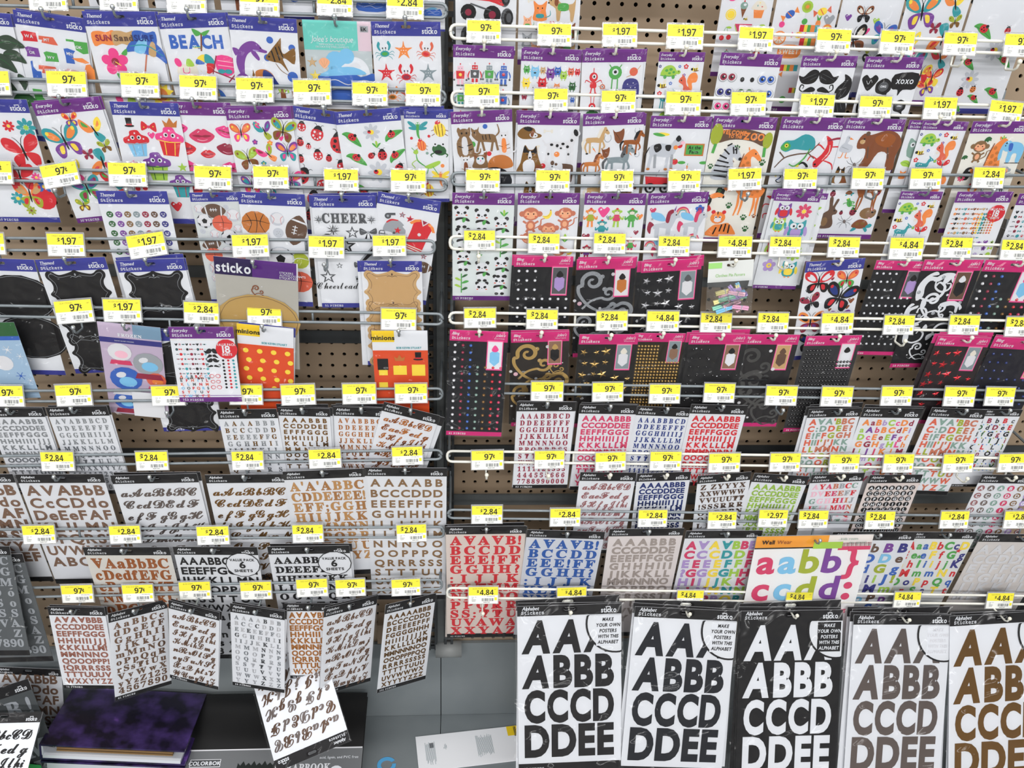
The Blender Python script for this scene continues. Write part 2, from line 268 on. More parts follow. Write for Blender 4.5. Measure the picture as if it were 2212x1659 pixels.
'pup': 's k -1 -.2 -.8 .3 -.3 .6 .3 .5 .5 .2 .95 .1 1 -.1 .5 -.3 -.5 -.5;e .35 -.05 .35 .22 0 W;s K -.6 .4 -.2 .6 .2 .45 -.1 .2;s N .1 .25 .35 .3 .3 -.2 .1 -.1;e .5 -.05 .06 .05 0 K',
'bulldog': 's b -.3 .5 .7 .5 .95 .2 .9 -.9 .7 -.9 .6 -.2 .2 -.2 .2 -.9 -.1 -.9 -.2 -.2;s W -.5 .6 0 .6 .1 0 0 -.9 -.3 -.9 -.3 -.3 -.7 -.3;e -.6 .35 .4 .4 0 W;e -.75 .6 .16 .2 0 b;e -.45 .5 .12 .12 0 b;e -.75 .3 .07 .05 0 K;l K .04 -.9 .1 -.6 .05 -.45 .15',
'bone': 'l E .2 -.6 0 .6 0;e -.65 .15 .2 .2 0 E;e -.65 -.15 .2 .2 0 E;e .65 .15 .2 .2 0 E;e .65 -.15 .2 .2 0 E',
'horse': 's 1 -.7 .2 -.2 .25 .2 .3 .35 .8 .7 1 .8 .85 1 .55 .85 .45 .65 .55 .6 .1 .4 -.15 -.2 -.1 -.6 -.15;s 2 .3 .85 .6 1 .4 .5 .25 .2 .1 .3 .2 .6;l 1 .14 -.6 0 -.75 -.45 -.6 -.9;l 1 .13 -.4 0 -.4 -.9;l 1 .13 .35 0 .3 -.9;l 1 .13 .5 0 .65 -.4 .5 -.6;l 2 .16 -.7 .2 -.95 -.1 -.9 -.6;e .78 .75 .04 .04 0 K;e -.6 -.92 .1 .06 0 K;e .3 -.92 .1 .06 0 K',
'saddle': 's N -.6 .8 -.3 .5 .3 .6 .7 .9 .8 .3 .6 -.6 .1 -.9 -.3 -.5 -.4 0;l K .04 -.4 .5 .1 -.1 .4 -.7',
'shoe': 'l S .16 -.5 .8 -.7 0 -.3 -.6 .3 -.6 .7 0 .5 .8',
'carrot': 'p O -.2 .5 .2 .4 .1 -.9;l G .1 0 .45 .1 .95',
'cow': 's q -.8 .3 -.3 .5 .3 .45 .5 .7 .9 .75 1 .5 .7 .35 .6 0 .3 -.25 -.4 -.2 -.7 -.2;s K -.55 .4 -.25 .48 -.15 .2 -.4 0 -.55 .2;s K .05 .4 .35 .4 .3 .1 .1 .15;s K .55 .75 .7 .95 .85 .75 .7 .6;l q .15 -.65 -.1 -.75 -.85;l S .14 -.45 -.1 -.4 -.85;l q .14 .25 -.1 .2 -.85;l S .14 .45 -.1 .5 -.85;l K .06 -.8 .3 -1 -.2 -.98 -.55;e .95 .55 .12 .1 0 I;e .6 .3 .12 .12 0 O;e -.75 -.9 .1 .07 0 Q;e .2 -.9 .1 .07 0 Q;e .5 -.9 .1 .07 0 Q',
'barn': 'l W .06 -.8 -.8 -.8 1;l W .06 .8 -.8 .8 1;p Q -.7 .6 .7 .6 .7 -.3 -.7 -.3;p G -.6 .5 .6 .5 .6 -.2 -.6 -.2;e -.8 -.8 .3 .12 0 G;e .8 -.8 .3 .12 0 G;t K .24 0 .2 At_the;t K .24 0 -.12 Farm',
'corn': 's Y -.8 0 0 .25 .9 .1 .9 -.1 0 -.2;s G -1 .1 -.4 .2 .5 -.1 .1 -.25 -.6 -.15',
'tomato': 'e 0 0 .8 .75 0 R;p G 0 .9 .15 .6 .5 .6 0 .45 -.5 .6 -.15 .6',
'wagon': 'p R -1 .5 1 .4 .9 -.1 -.9 -.1;Me .55 -.4 .4 .4 0 K;Me .55 -.4 .25 .25 0 W;Me .55 -.4 .1 .1 0 K;l S .05 -.2 .5 0 1',
'zebra': 's q -.6 -1 -.5 -.2 -.2 .4 .1 .9 .5 1 .9 .5 1 .2 .8 .1 .5 .3 .6 -.3 .4 -1;l K .09 -.1 .75 .25 .45;l K .09 -.3 .4 .15 .2;l K .09 -.4 .1 .3 -.05;l K .09 -.5 -.2 .4 -.3;l K .09 -.5 -.5 .4 -.6;l K .09 -.5 -.8 .3 -.9;l K .08 .4 .9 .5 .5;l K .08 .6 .9 .65 .5;e .92 .2 .1 .1 0 K;e .55 .75 .06 .05 0 K;l K .08 .05 .95 .3 1.1',
'giraffe': 's O -.3 -1 -.2 .3 .1 .8 .4 1 .7 .8 1.05 .3 .9 .2 .5 .5 .35 .3 .6 -1;l O .08 .15 .9 .1 1.1;e 0 .4 .1 .12 0 Q;e .2 .1 .12 .1 0 Q;e -.05 -.1 .1 .14 0 Q;e .25 -.3 .12 .14 0 Q;e 0 -.5 .12 .12 0 Q;e .35 -.7 .12 .14 0 Q;e .1 -.85 .1 .1 0 Q;e .6 .7 .05 .05 0 K;l N .07 -.15 .7 -.3 0 -.4 -.9',
'giraffelegs': 's O -.9 1 .8 1 .9 .6 .6 .3 -.2 .35 -.7 .5;l O .16 -.7 .5 -.65 -.2 -.8 -.95;l O .15 -.4 .5 -.4 -.2 -.5 -.9;l O .16 .35 .4 .4 -.2 .3 -.95;l O .15 .65 .5 .6 -.2 .65 -.9;e -.5 .8 .12 .08 0 Q;e 0 .75 .12 .1 0 Q;e .5 .75 .1 .08 0 Q;e .2 .5 .08 .06 0 Q',
'zoosign': 's b -1 -.25 -1 .2 -.5 .35 0 .4 .5 .35 1 .2 1 -.25 .5 -.1 0 -.05 -.5 -.1;t O .17 -.42 .14 WELCOME;t O .12 -.3 0 TO_THE;t O .28 .5 -.02 ZOO;e -1.1 .1 .25 .45 0 g;e 1.1 0 .2 .35 0 g;l G .12 -1.05 -.3 -1.1 -.7;l G .12 1.05 -.3 1.1 -.7',
'paw': 'e 0 -.3 .5 .4 0 1;e -.6 .2 .2 .28 20 1;e -.22 .6 .2 .28 5 1;e .25 .6 .2 .28 -5 1;e .6 .2 .2 .28 -20 1',
'bear': 's N -.9 .35 -.7 .65 -.4 .6 .2 .8 .7 .7 1 .3 .9 -.3 .95 -.85 .6 -.85 .5 -.2 .1 -.15 -.2 -.8 -.6 -.85 -.45 -.4 -.5 0 -.85 0;s o -.2 .5 .3 .7 .7 .5 .5 .1 0 .2;e -.7 .3 .12 .1 0 A;e -.65 .42 .04 .04 0 K;e -.55 .65 .1 .1 0 b;l b .05 -.4 .1 -.3 -.4;l b .05 .45 .1 .6 -.4',
'duck': 's q -.1 .9 .15 .95 .2 .6 .1 .3 .6 .1 .5 -.4 0 -.5 -.5 -.3 -.4 .1 -.15 .4;p O .2 .85 .55 .65 .2 .65;l O .08 -.1 -.45 -.2 -.9 -.45 -.9;l O .08 .2 -.45 .2 -.9 .5 -.9;e .1 .8 .04 .04 0 K;l S .05 -.3 0 .3 -.2',
'lizard': 's R -.5 .95 .0 .7 .1 0 -.15 -.5 -.4 -.95 -.65 -.6 -.35 -.1 -.25 .5;l M .12 -.3 .7 .3 .95 .8 .8;l R .08 0 .4 .5 .5 .7 .3;l R .08 -.3 .2 -.7 .4 -.9 .2;l R .08 -.1 -.4 .4 -.5 .6 -.8;l R .08 -.5 -.4 -.9 -.3 -1 -.6;l E .05 -.1 .5 0 .1 -.2 -.4;e -.5 -.7 .06 .06 0 K',
'chameleon': 's T -.9 .1 -.7 .45 -.3 .5 .2 .8 .7 .6 .8 .1 .4 0 -.2 .05 -.6 -.1;s G -.9 .1 -.65 .4 -.4 .2 -.6 -.05;e -.62 .22 .1 .1 0 Y;e -.62 .22 .04 .04 0 K;l b .07 -1 -.9 -.6 -.4 0 -.2 .6 -.1 1 .4;l G .08 .6 .1 .4 -.4 0 -.8 -.3 -.7;l b .06 -.6 -.4 -.9 -.1;l b .05 .5 -.1 .9 -.4',
'snake': 'l K .24 -.7 .5 -.2 .8 .3 .4 0 0 -.5 -.4 0 -.8 .6 -.6;l B .12 .2 .2 0 0 -.4 -.35;e -.7 .5 .2 .16 0 Y;e -.75 .55 .05 .05 0 K;l W .05 .3 -.7 .6 -.6',
'elephant': 's C -.5 .6 0 .75 .6 .6 .9 .1 .8 -.8 .5 -.8 .45 -.2 .1 -.2 .05 -.8 -.25 -.8 -.3 -.1;s C -.9 .5 -.6 .85 -.2 .7 -.2 .1 -.5 0 -.75 .1 -.7 -.5 -.9 -.7 -1 -.2;s B -.4 .6 -.1 .6 -.05 .1 -.3 .1;e -.65 .45 .05 .05 0 K;l K .06 -.3 -.9 .9 -.9',
'rabbit': 's b -.5 -1 -.6 -.4 -.3 0 -.1 .2 -.2 .9 0 .95 .1 .4 .25 .85 .4 .8 .25 .3 .45 .1 .4 -.1 .2 -.2 .35 -.7 .2 -1;e .25 .12 .05 .05 0 K;e -.2 -.6 .2 .3 0 n;e -.5 -.8 .16 .14 0 E',
'hamster': 'e 0 0 .9 .65 0 n;e .55 .15 .35 .35 0 n;e .4 .5 .15 .18 0 I;e .75 .2 .05 .06 0 K;e .3 -.55 .14 .08 0 I;e .2 -.2 .4 .25 0 e',
'toucan': 's K -.9 .2 -.5 .7 -.1 .6 0 .1 -.3 -.5 -.7 -.6;s O -.2 .65 .4 .9 .95 .7 1 .4 .6 .5 0 .35;p B -.8 -.5 -1 -1 -.5 -.9 -.4 -.5;e -.4 .4 .16 .16 0 C;e -.4 .4 .07 .07 0 K;e -.5 0 .25 .2 0 W;s R -.2 -.2 .1 -.6 -.2 -.8;e .95 .5 .08 .12 0 K',
'tiger': 's O -.9 -.9 -.5 -.2 0 -.1 .5 0 .9 -.4 1 -.9;e -.25 .35 .5 .42 0 O;Me 0 0 0 0 0 O;e -.6 .75 .14 .14 0 R;e .1 .75 .14 .14 0 R;e -.25 .2 .25 .16 0 W;e -.4 .4 .09 .1 0 W;e -.1 .4 .09 .1 0 W;e -.38 .4 .05 .05 0 K;e -.12 .4 .05 .05 0 K;l K .09 .1 -.1 0 -.6;l K .09 .35 -.05 .3 -.6;l K .09 .6 -.1 .6 -.7;l K .09 -.25 -.3 -.4 -.8;l K .06 -.3 .8 -.3 .6',
'toco': 's K -.8 -.6 -.5 .6 .2 .8 .3 0 0 -.8;s O 0 .6 .9 .5 1 0 .3 .1;e 0 .4 .12 .12 0 W;e 0 .4 .05 .05 0 K',
'unicorn': 's q -.6 0 0 .1 .3 .3 .4 .8 .7 .8 1 .45 .75 .35 .6 0 .4 -.3 -.3 -.2 -.6 -.3;s q -.5 -.2 -.5 -.9 -.3 -.9 -.25 -.2;s q .2 -.2 .2 -.9 .4 -.9 .45 -.2;s 1 .1 .2 .2 .8 .5 .95 .55 .75 .4 .6 .3 .1;s 1 -.6 0 -.9 .2 -1 -.3 -.8 -.6 -.75 -.2;s C -.1 .2 -.7 .4 -.8 .8 -.2 .7 .1 .3;p V .55 .9 .7 1.2 .65 .85;e .72 .6 .05 .04 0 K',
'rainbow': 'l c .2 -.8 -.4 -.5 .2 0 .4 .5 .2 .8 -.4;l O .12 -.6 -.4 -.38 .08 0 .22 .38 .08 .6 -.4;l T .1 -.47 -.4 -.28 0 0 .1 .28 0 .47 -.4',
'robot': 'p 1 -.28 .95 .28 .95 .28 .55 -.28 .55;p 2 -.42 .5 .42 .5 .38 -.25 -.38 -.25;Me .13 .75 .08 .08 0 W;Me .13 .75 .04 .04 0 K;l 1 .04 0 .95 0 1.15;e 0 1.15 .07 .07 0 R;Ml 1 .12 .5 .4 .65 0 .6 -.3;Me .6 -.35 .1 .1 0 Z;Mp 1 .08 -.3 .3 -.3 .3 -.8 .08 -.8;Mp Z .02 -.8 .38 -.8 .38 -.95 .02 -.95;e 0 .15 .16 .16 0 3;l W .04 0 .15 .08 .25',
'monster': 's 1 -.5 -.6 -.6 .3 -.4 .8 0 .7 .4 .8 .6 .3 .5 -.6 0 -.5;Me .2 .35 .12 .13 0 W;Me .2 .35 .05 .06 0 K;e 0 -.05 .2 .1 0 K;Ml 1 .1 .5 0 .8 .2;Ml 1 .12 .25 -.5 .28 -.9;Mp 1 .3 .7 .5 1.1 .5 .6',
'alien': 'e 0 .45 .5 .5 0 1;e 0 .5 .24 .24 0 W;e 0 .5 .12 .12 0 K;Ml 1 .07 .3 .8 .5 1.1;Me .5 1.1 .1 .08 0 i;Ml 1 .09 .2 0 .22 -.9;Me .28 -.92 .14 .06 0 F',
'redalien': 'e 0 .45 .36 .4 0 R;e .05 .5 .18 .2 0 W;e .05 .5 .08 .1 0 K;l R .06 0 .8 0 1.2;s R -.2 .05 .2 .05 .25 -.4 -.25 -.4;Ml R .08 .2 0 .6 .2 .7 0;Ml R .1 .12 -.4 .2 -.85;Me .22 -.92 .14 .1 0 R',
'planet': 'l A .1 -1 -.3 0 -.2 1 .4;e 0 0 .5 .5 0 f;l Q .06 -.4 0 .4 .15',
'ghost': 's U -.7 -.9 -.75 .3 -.4 .85 .4 .85 .75 .3 .75 -.9 .4 -.7 0 -.9 -.4 -.7;e -.3 .4 .05 .05 0 i;e .2 .5 .05 .05 0 i;e 0 .1 .05 .05 0 i;e .4 .1 .05 .05 0 i;e -.35 -.1 .05 .05 0 i',
'eyes': 'Me .5 0 .55 .55 0 S;Me .48 .05 .5 .5 0 i;Me .46 .03 .38 .38 0 1;Me .46 .03 .18 .18 0 K;e .56 .12 .09 .09 0 W;e -.36 .12 .09 .09 0 W',
'eyesm': 'Me .45 0 .2 .22 0 K',
'mous': 'Ms K 0 .25 .25 .4 .5 .3 .75 .05 1 .1 .8 -.25 .4 -.3 .1 -.15;Ml Z .02 .15 .2 .5 .05 .8 -.1;Ml Z .02 .1 .05 .4 -.1',
'mous2': 'Ms K .08 .1 .35 .2 .7 0 .8 -.15 .4 -.1 .1 -.05;Ml K .07 .7 -.1 .95 .05 .9 .3 .75 .25 .78 .1',
'mous3': 'Mp K .05 .2 .45 .3 .95 -.4 .4 -.2 .05 -.1',
'bubble': 's K -.9 .6 .9 .7 .9 -.4 0 -.5 -.3 -.95 -.4 -.5 -.9 -.4;s 2 -.75 .45 .75 .5 .75 -.3 -.75 -.3;t W .3 0 -.05 XOXO',
'bubble2': 's K -.7 .5 0 .9 .7 .5 .8 -.2 .5 -.6 .6 -.95 .1 -.7 -.6 -.5 -.8 0;e 0 .08 .5 .48 0 Z;t W .2 0 0 OMG',
'hbub': 's K 0 -.95 -.7 -.15 -.95 .45 -.5 .85 0 .45 .5 .85 .95 .45 .7 -.15;l W .05 -.4 .2 -.1 -.2 .1 .3 .3 0',
'frame': 'FRAME',
'oval': 'e 0 0 1 .72 0 1;l 2 .012 -.93 0 -.66 .47 0 .67 .66 .47 .93 0 .66 -.47 0 -.67 -.66 -.47 -.93 0',
'bball': 'e 0 0 1 .92 0 Q;l K .05 -.95 .1 0 .2 .95 0;l K .05 0 .9 .1 0 -.1 -.9;l K .05 -.6 .7 -.3 0 -.6 -.7;l K .05 .6 .7 .3 0 .6 -.7',
'orangeball': 'e 0 0 1 .92 0 f;l K .05 -.95 .1 0 .1 .95 0;l K .05 0 .9 .1 0 -.1 -.9',
'fball': 's b -1 0 -.5 .5 0 .62 .5 .5 1 0 .5 -.5 0 -.62 -.5 -.5;p W -.7 .3 -.6 .42 -.5 -.5 -.62 -.4;p W .6 .42 .7 .3 .62 -.4 .5 -.5;l W .06 -.3 .1 .3 .1;l W .05 -.2 .25 -.2 -.05;l W .05 0 .25 0 -.05;l W .05 .2 .25 .2 -.05',
'soccer': 'e 0 0 .95 .95 0 q;e 0 .05 .82 .82 0 i;p K 0 .35 .33 .1 .2 -.3 -.2 -.3 -.33 .1;Mp K .5 .8 .9 .3 .6 .45;Mp K .9 -.2 .6 -.7 .55 -.35;p K -.2 -.7 .2 -.7 .15 -.93 -.15 -.93',
'baseb': 'e 0 0 .9 .9 0 q;e .08 .1 .72 .7 0 i;l R .05 -.7 .5 -.35 0 -.6 -.6;l R .05 .75 .4 .4 0 .5 -.7',
'tennis': 'e 0 0 .95 .95 0 g;l W .08 -.9 -.2 -.2 .3 .9 .1', 'golf': 'e 0 0 .9 .9 0 q;e -.2 .2 .08 .08 0 S;e .2 .2 .08 .08 0 S;e 0 -.1 .08 .08 0 S;e -.3 -.3 .08 .08 0 S;e .35 -.3 .08 .08 0 S',
'helmet': 's S -.75 -.1 -.6 .5 -.2 .85 .35 .85 .8 .5 .95 0 .8 -.45 .4 -.6 .1 -.5 -.05 -.2 -.4 -.15;l R .14 -.55 .55 -.2 .82 .3 .85;l Z .08 -.6 -.15 -.95 -.2 -.9 -.6 -.3 -.65 .1 -.45;l Z .07 -.92 -.4 -.35 -.4;l Z .06 -.6 -.2 -.55 -.62;p R .35 .35 .42 .15 .62 .15 .47 .02 .52 -.2 .35 -.08 .18 -.2 .23 .02 .08 .15 .28 .15;e .1 -.2 .09 .12 0 Z',
'jersey': 'p W -.5 .85 -.8 .6 -1 .15 -.72 0 -.5 .3;p W .5 .85 .8 .6 1 .15 .72 0 .5 .3;p R -.25 .95 .25 .95 .55 .8 .5 .2 .5 -.95 -.5 -.95 -.5 .2 -.55 .8;p O -.28 .95 -.55 .82 -.75 .55 -.6 .5 -.42 .72 -.2 .85;p O .28 .95 .55 .82 .75 .55 .6 .5 .42 .72 .2 .85;p i -.22 .95 .22 .95 0 .62;p M -.14 .95 .14 .95 0 .72;p E -.5 -.7 .5 -.7 .5 -.76 -.5 -.76;p E -.5 -.82 .5 -.82 .5 -.88 -.5 -.88;e 0 .1 .1 .1 0 i',
'whistle': 'e -.3 -.2 .5 .5 0 Z;p Z -.3 .3 .9 .3 .9 -.1 0 -.1;e -.3 -.2 .2 .2 0 S',
'pompom': 'p K 0 1 .1 .2 .5 .9 .2 .2 .9 .4 .2 0 1 -.1 .2 -.2 .7 -.8 .1 -.2 0 -1 -.1 -.2 -.6 -.8 -.2 -.2 -1 -.2 -.2 0 -.9 .5 -.2 .2 -.5 .9 -.1 .2;p S .2 .95 .1 .1 .75 .7 .2 0 .95 .15 .1 -.1 .9 -.5 0 -.1 .3 -.95 -.1 0 -.3 -.95 -.1 .1 -.9 -.5 -.1 .1 -.95 .2 0 .2 -.7 .7 0 .2',
'bow': 'Ms Z .1 .1 .9 .6 1 0 .8 -.3 .1 0;Mp K .1 0 .5 -.9 .2 -.8;e 0 .05 .16 .18 0 S;Ml S .06 .3 .15 .8 .3',
'megaph': 'p S -.8 -.5 .6 .3 .9 -.9 -.6 -.9;p K -.7 -.6 .5 .1 .6 -.2 -.65 -.75;s i .6 .3 .9 .1 1 -.5 .9 -.9 .7 -.4',
'dolphin': 's V -.62 -.95 -.8 -.4 -.75 .1 -.5 .6 -.1 .9 .3 .95 .6 .75 .75 .55 1 .45 .95 .33 .7 .35 .4 .4 .05 .35 -.2 .1 -.35 -.35 -.4 -.95;s V -.6 .45 -.95 .55 -.8 .1;s V .25 .5 .55 .05 .45 -.1 .1 .3;s V -.45 -.85 -.1 -1.1 -.3 -1.15 -.55 -1.0 -.85 -1.15 -.95 -1.1 -.6 -.85;s J .2 .5 .55 .45 .3 .4;e .65 .6 .04 .04 0 K',
'angelfish': 's k -1 .1 -.5 .5 .1 .9 .3 1 .1 .4 .2 .1 .9 .3 .6 -.6 .2 -.2 0 -.2 .1 -1 -.2 -.4 -.6 -.2;l K .08 -.5 .45 -.5 -.2;l K .08 -.2 .6 -.2 -.2;l K .06 0 .6 .05 -.1;e -.75 .15 .06 .06 0 K;l k .04 -.5 -.3 -.3 -.8 .1 -1.2',
'tropfish': 's Q -1 .2 -.8 -.4 -.4 -.6 .2 -.55 1 -.5 .6 0 .3 .4 -.2 .6 -.7 .5;s d -.4 .5 .2 .4 .7 -.1 .9 -.45 -.2 -.5;p k -1 0 -1.2 .4 -1.2 -.4;l B .1 -.4 -.4 .3 -.3 .8 -.45',
'crab': 'e 0 -.2 .45 .3 0 1;Ms 1 .35 .1 .45 .5 .35 .8 .5 1 .7 .6 .55 .2;Ml 1 .05 .4 -.2 .8 0 .95 -.2;Ml 1 .05 .4 -.3 .75 -.3 .9 -.5;Ml 1 .05 .3 -.4 .6 -.6 .7 -.8;Ml 1 .04 .1 .1 .15 .3;Me .15 .35 .07 .07 0 K;e 0 -.2 .3 .18 0 2',
'starfish': 's 1 0 1 .2 .3 .95 .3 .4 -.12 .6 -.85 0 -.4 -.6 -.85 -.4 -.12 -.95 .3 -.2 .3;e 0 .3 .05 .05 0 W;e .25 0 .05 .05 0 W;e -.25 0 .05 .05 0 W;e .15 -.3 .05 .05 0 W;e -.15 -.3 .05 .05 0 W;e 0 0 .06 .06 0 W',
'hibis': 'e 0 .6 .4 .45 0 P;Me .6 .15 .42 .38 20 P;Me .38 -.55 .4 .42 0 P;e 0 0 .3 .3 0 M;l Y .07 0 0 .4 -.3;s G .6 .6 1.1 1 1 .5;s G -.1 -.9 .1 -1.4 .3 -1;s G .2 -.9 .6 -1.2 .5 -.8',
'umbr': 's B -1 .2 -.7 .8 0 1 .7 .7 1 0 .5 .25 0 .25 -.5 .3;s C -.6 .3 -.4 .85 0 1 -.1 .3;s A .1 .3 .2 .9 .4 .85 .45 .25;l T .06 -.8 .5 0 .7 .8 .35;l H .07 0 .25 -.1 -1',
'flip': 's n -.6 -.9 -.8 0 -.6 .8 -.2 .8 -.1 0 -.2 -.9;s n .2 -.9 .1 0 .2 .8 .6 .8 .8 0 .6 -.9;Ml W .05 .2 -.1 .4 .4 .65 -.1;Me .4 .45 .1 .1 0 W',
'sun': 'p Y 0 1 .2 .6 .6 .8 .55 .4 1 .3 .65 0 1 -.3 .55 -.4 .6 -.8 .2 -.6 0 -1 -.2 -.6 -.6 -.8 -.55 -.4 -1 -.3 -.65 0 -1 .3 -.55 .4 -.6 .8 -.2 .6;e 0 0 .5 .5 0 O',
'bag': 's E -.7 .4 .7 .4 .6 -.9 -.6 -.9;p P -.65 -.3 .65 -.3 .62 -.55 -.62 -.55;l P .07 -.3 .3 -.3 -.1 .1 -.1 .2 .3;s L 0 .4 .1 .9 .4 .9 .6 .4;e -.6 .7 .25 .35 20 P',
'bball2': 'e 0 0 .95 .95 0 Y;s T 0 0 .1 .95 .7 .7 .95 0;s R 0 0 .95 -.1 .6 -.8 0 -.95;s W 0 0 -.1 -.95 -.7 -.6 -.9 -.1;s B 0 0 -.95 0 -.8 .5 -.3 .3;e 0 0 .12 .12 0 W',
'chair': 's P -.5 .9 .5 .8 .6 0 .1 -.4 -.6 0;l M .08 -.55 .9 -.9 -.3;l M .08 .5 .8 .9 -.8;l M .08 .9 .1 .1 -.8;l M .08 -.9 -.1 .5 -.6;l I .05 -.5 .6 .5 .5;l I .05 -.5 .3 .55 .2;e -.3 -.1 .25 .16 0 T;e .15 -.1 .25 .16 0 T',
'beach': 't B .42 0 -.2 BEACH;t T .14 0 -.2 -----;t Y .1 0 -.22 -----;l N .05 .1 -.3 .2 .3;s G .2 .3 .5 .4 .3 .2;s G .2 .3 -.1 .45 0 .2',
'word': 's 1 -1 .5 -.3 .65 .3 .5 1 .62 1 -.45 .3 -.6 -.3 -.45 -1 -.6',
'st1': 'p 1 -.9 .5 -.5 .7 .8 .6 .9 -.5 -.2 -.55 -.8 -.6 -.7 -.1', 'st2': 'p 1 -.6 .8 -.2 .9 .6 .7 .3 .3 .4 -.7 -.5 -.7 -.5 0', 'st3': 'p 1 -.9 .4 .6 .4 1 -.4 .5 -.4 -.7 -.3 -.6 0 -.95 0',
'st4': 'p 1 -.7 .9 0 .9 0 .3 .8 -.6 .5 -.9 0 -.8 -.6 0', 'st5': 'p 1 -1 0 -.8 .3 .9 .4 1 .2 .6 -.3 -.9 -.3', 'st6': 'p 1 -.5 .9 -.3 1 -.3 .4 0 0 .4 0 .4 -.9 -.5 -.9',
'st7': 'p 1 -1 .8 -.2 .9 .3 .6 0 .5 -.6 .6;p 1 0 .4 .3 .5 .6 .1 .6 -.8 -.1 -.8 -.2 -.2', 'st8': 'p 1 -1 .6 -.3 .6 -.3 .5 .9 .5 .9 -.5 .4 -.6 -.2 -.3 -.3 .4 -1 .4',
'lips': 's 1 -1 .05 -.5 .45 -.2 .6 0 .5 .2 .6 .5 .45 1 .05 .6 -.4 0 -.55 -.6 -.4;s M -.75 .05 -.3 .12 0 .05 .3 .12 .75 .05 .3 -.1 0 -.05 -.3 -.1;l I .05 -.4 -.25 0 -.35 .4 -.25;l i .05 -.3 .3 -.15 .4',
'cupcake': 'p 1 -.65 .05 .65 .05 .45 -.95 -.45 -.95;s 2 -.8 0 -.8 .35 -.4 .5 -.3 .8 .2 .85 .4 .55 .8 .35 .8 0 .3 -.1 0 0 -.3 -.1;Me .22 .35 .14 .15 0 W;Me .2 .35 .07 .08 0 K;Ml 3 .05 .3 -.1 .25 -.9;e -.5 .2 .06 .06 0 W;e .5 .25 .06 .06 0 W;e 0 .65 .06 .06 0 W;l 3 .06 -.7 0 0 -.08 .7 0',
'crown': 'p Q -.7 -.4 -.9 .5 -.4 .1 0 .8 .4 .1 .9 .5 .7 -.4', 'tophat': 'p K -.5 .9 .5 .9 .45 -.4 -.45 -.4;e 0 -.45 .8 .2 0 K;p R -.46 -.1 .46 -.1 .45 -.35 -.45 -.35',
'rbow': 'Ms 1 .05 0 .8 .7 1 0 .9 -.6;e 0 0 .18 .22 0 c;e .6 .1 .08 .08 0 Y;e -.6 -.1 .08 .08 0 Y',
'cherry': 'l G .06 -.4 -.4 0 .9 .5 -.3;e -.45 -.55 .35 .35 0 R;e .55 -.45 .35 .35 0 R;s L 0 .9 .5 1 .8 .8 .4 .7',
'icecream': 'p N -.35 .1 .35 .1 0 -1;e 0 .4 .45 .42 0 h;e .1 .5 .2 .15 0 W;e 0 .9 .1 .1 0 R', 'tub': 'p O -.6 0 .6 0 .45 -.9 -.45 -.9;s E -.8 0 -.7 .5 -.3 .9 .3 .9 .7 .5 .8 0;e -.2 .4 .05 .1 0 T;e .3 .3 .1 .05 0 R;e 0 .7 .08 .05 0 Y',
'melon': 'p c -1 .5 1 .5 .6 -.3 0 -.6 -.6 -.3;l L .12 -1 .4 -.6 -.4 0 -.7 .6 -.4 1 .4;e -.4 .2 .05 .1 0 W;e 0 0 .05 .1 0 W;e .4 .2 .05 .1 0 W',
'lemon': 'e 0 0 1 1 0 Y;e 0 0 .8 .8 0 E;e 0 0 .72 .72 0 Y', 'candy': 'p 1 -.5 0 -1 .4 -1 -.4;p 1 .5 0 1 .4 1 -.4;e 0 0 .55 .42 0 2;l 1 .1 -.2 .35 .1 -.35',
'roll': 'p R -.9 .3 -.5 .3 -.5 -.3 -.9 -.3;p Y -.5 .3 -.2 .3 -.2 -.3 -.5 -.3;p G -.2 .3 .1 .3 .1 -.3 -.2 -.3;p O .1 .3 .5 .3 .5 -.3 .1 -.3;p T .5 .3 .9 .3 .9 -.3 .5 -.3',
'lolly': 'l i .06 0 -1 0 0;e 0 .4 .55 .55 0 1;e 0 .4 .36 .36 0 2;e 0 .4 .18 .18 0 3', 'pine': 'e 0 -.3 .4 .6 0 O;p G -.2 .2 -.4 1 0 .5 .4 1 .2 .2', 'sweet': 's O -.9 .5 .9 .5 .9 -.5 -.9 -.5;t E .42 0 -.2 SWEET',
'slice': 'e 0 0 .95 .95 0 1;e 0 0 .75 .75 0 E;l 1 .08 -.7 0 .7 0;l 1 .08 0 -.7 0 .7;l 1 .08 -.5 -.5 .5 .5;l 1 .08 .5 -.5 -.5 .5',
'truck': 's R -.9 .5 -.5 .6 -.2 .9 .3 .9 .5 .6 1 .3 .95 0 .3 .2 -.8 .3;e -.7 -.3 .38 .38 0 K;e .45 -.4 .42 .42 0 K;e -.7 -.3 .16 .16 0 M;e .45 -.4 .18 .18 0 M;l Z .08 -.6 .1 0 -.1 .4 -.2;s X -.15 .6 .25 .8 .4 .6',
'tire': 'e 0 0 .7 1 0 Z;e .15 0 .5 .8 0 K;e .2 0 .3 .5 0 Z;l K .05 -.6 .4 -.3 .5;l K .05 -.68 0 -.35 0;l K .05 -.6 -.4 -.3 -.5',
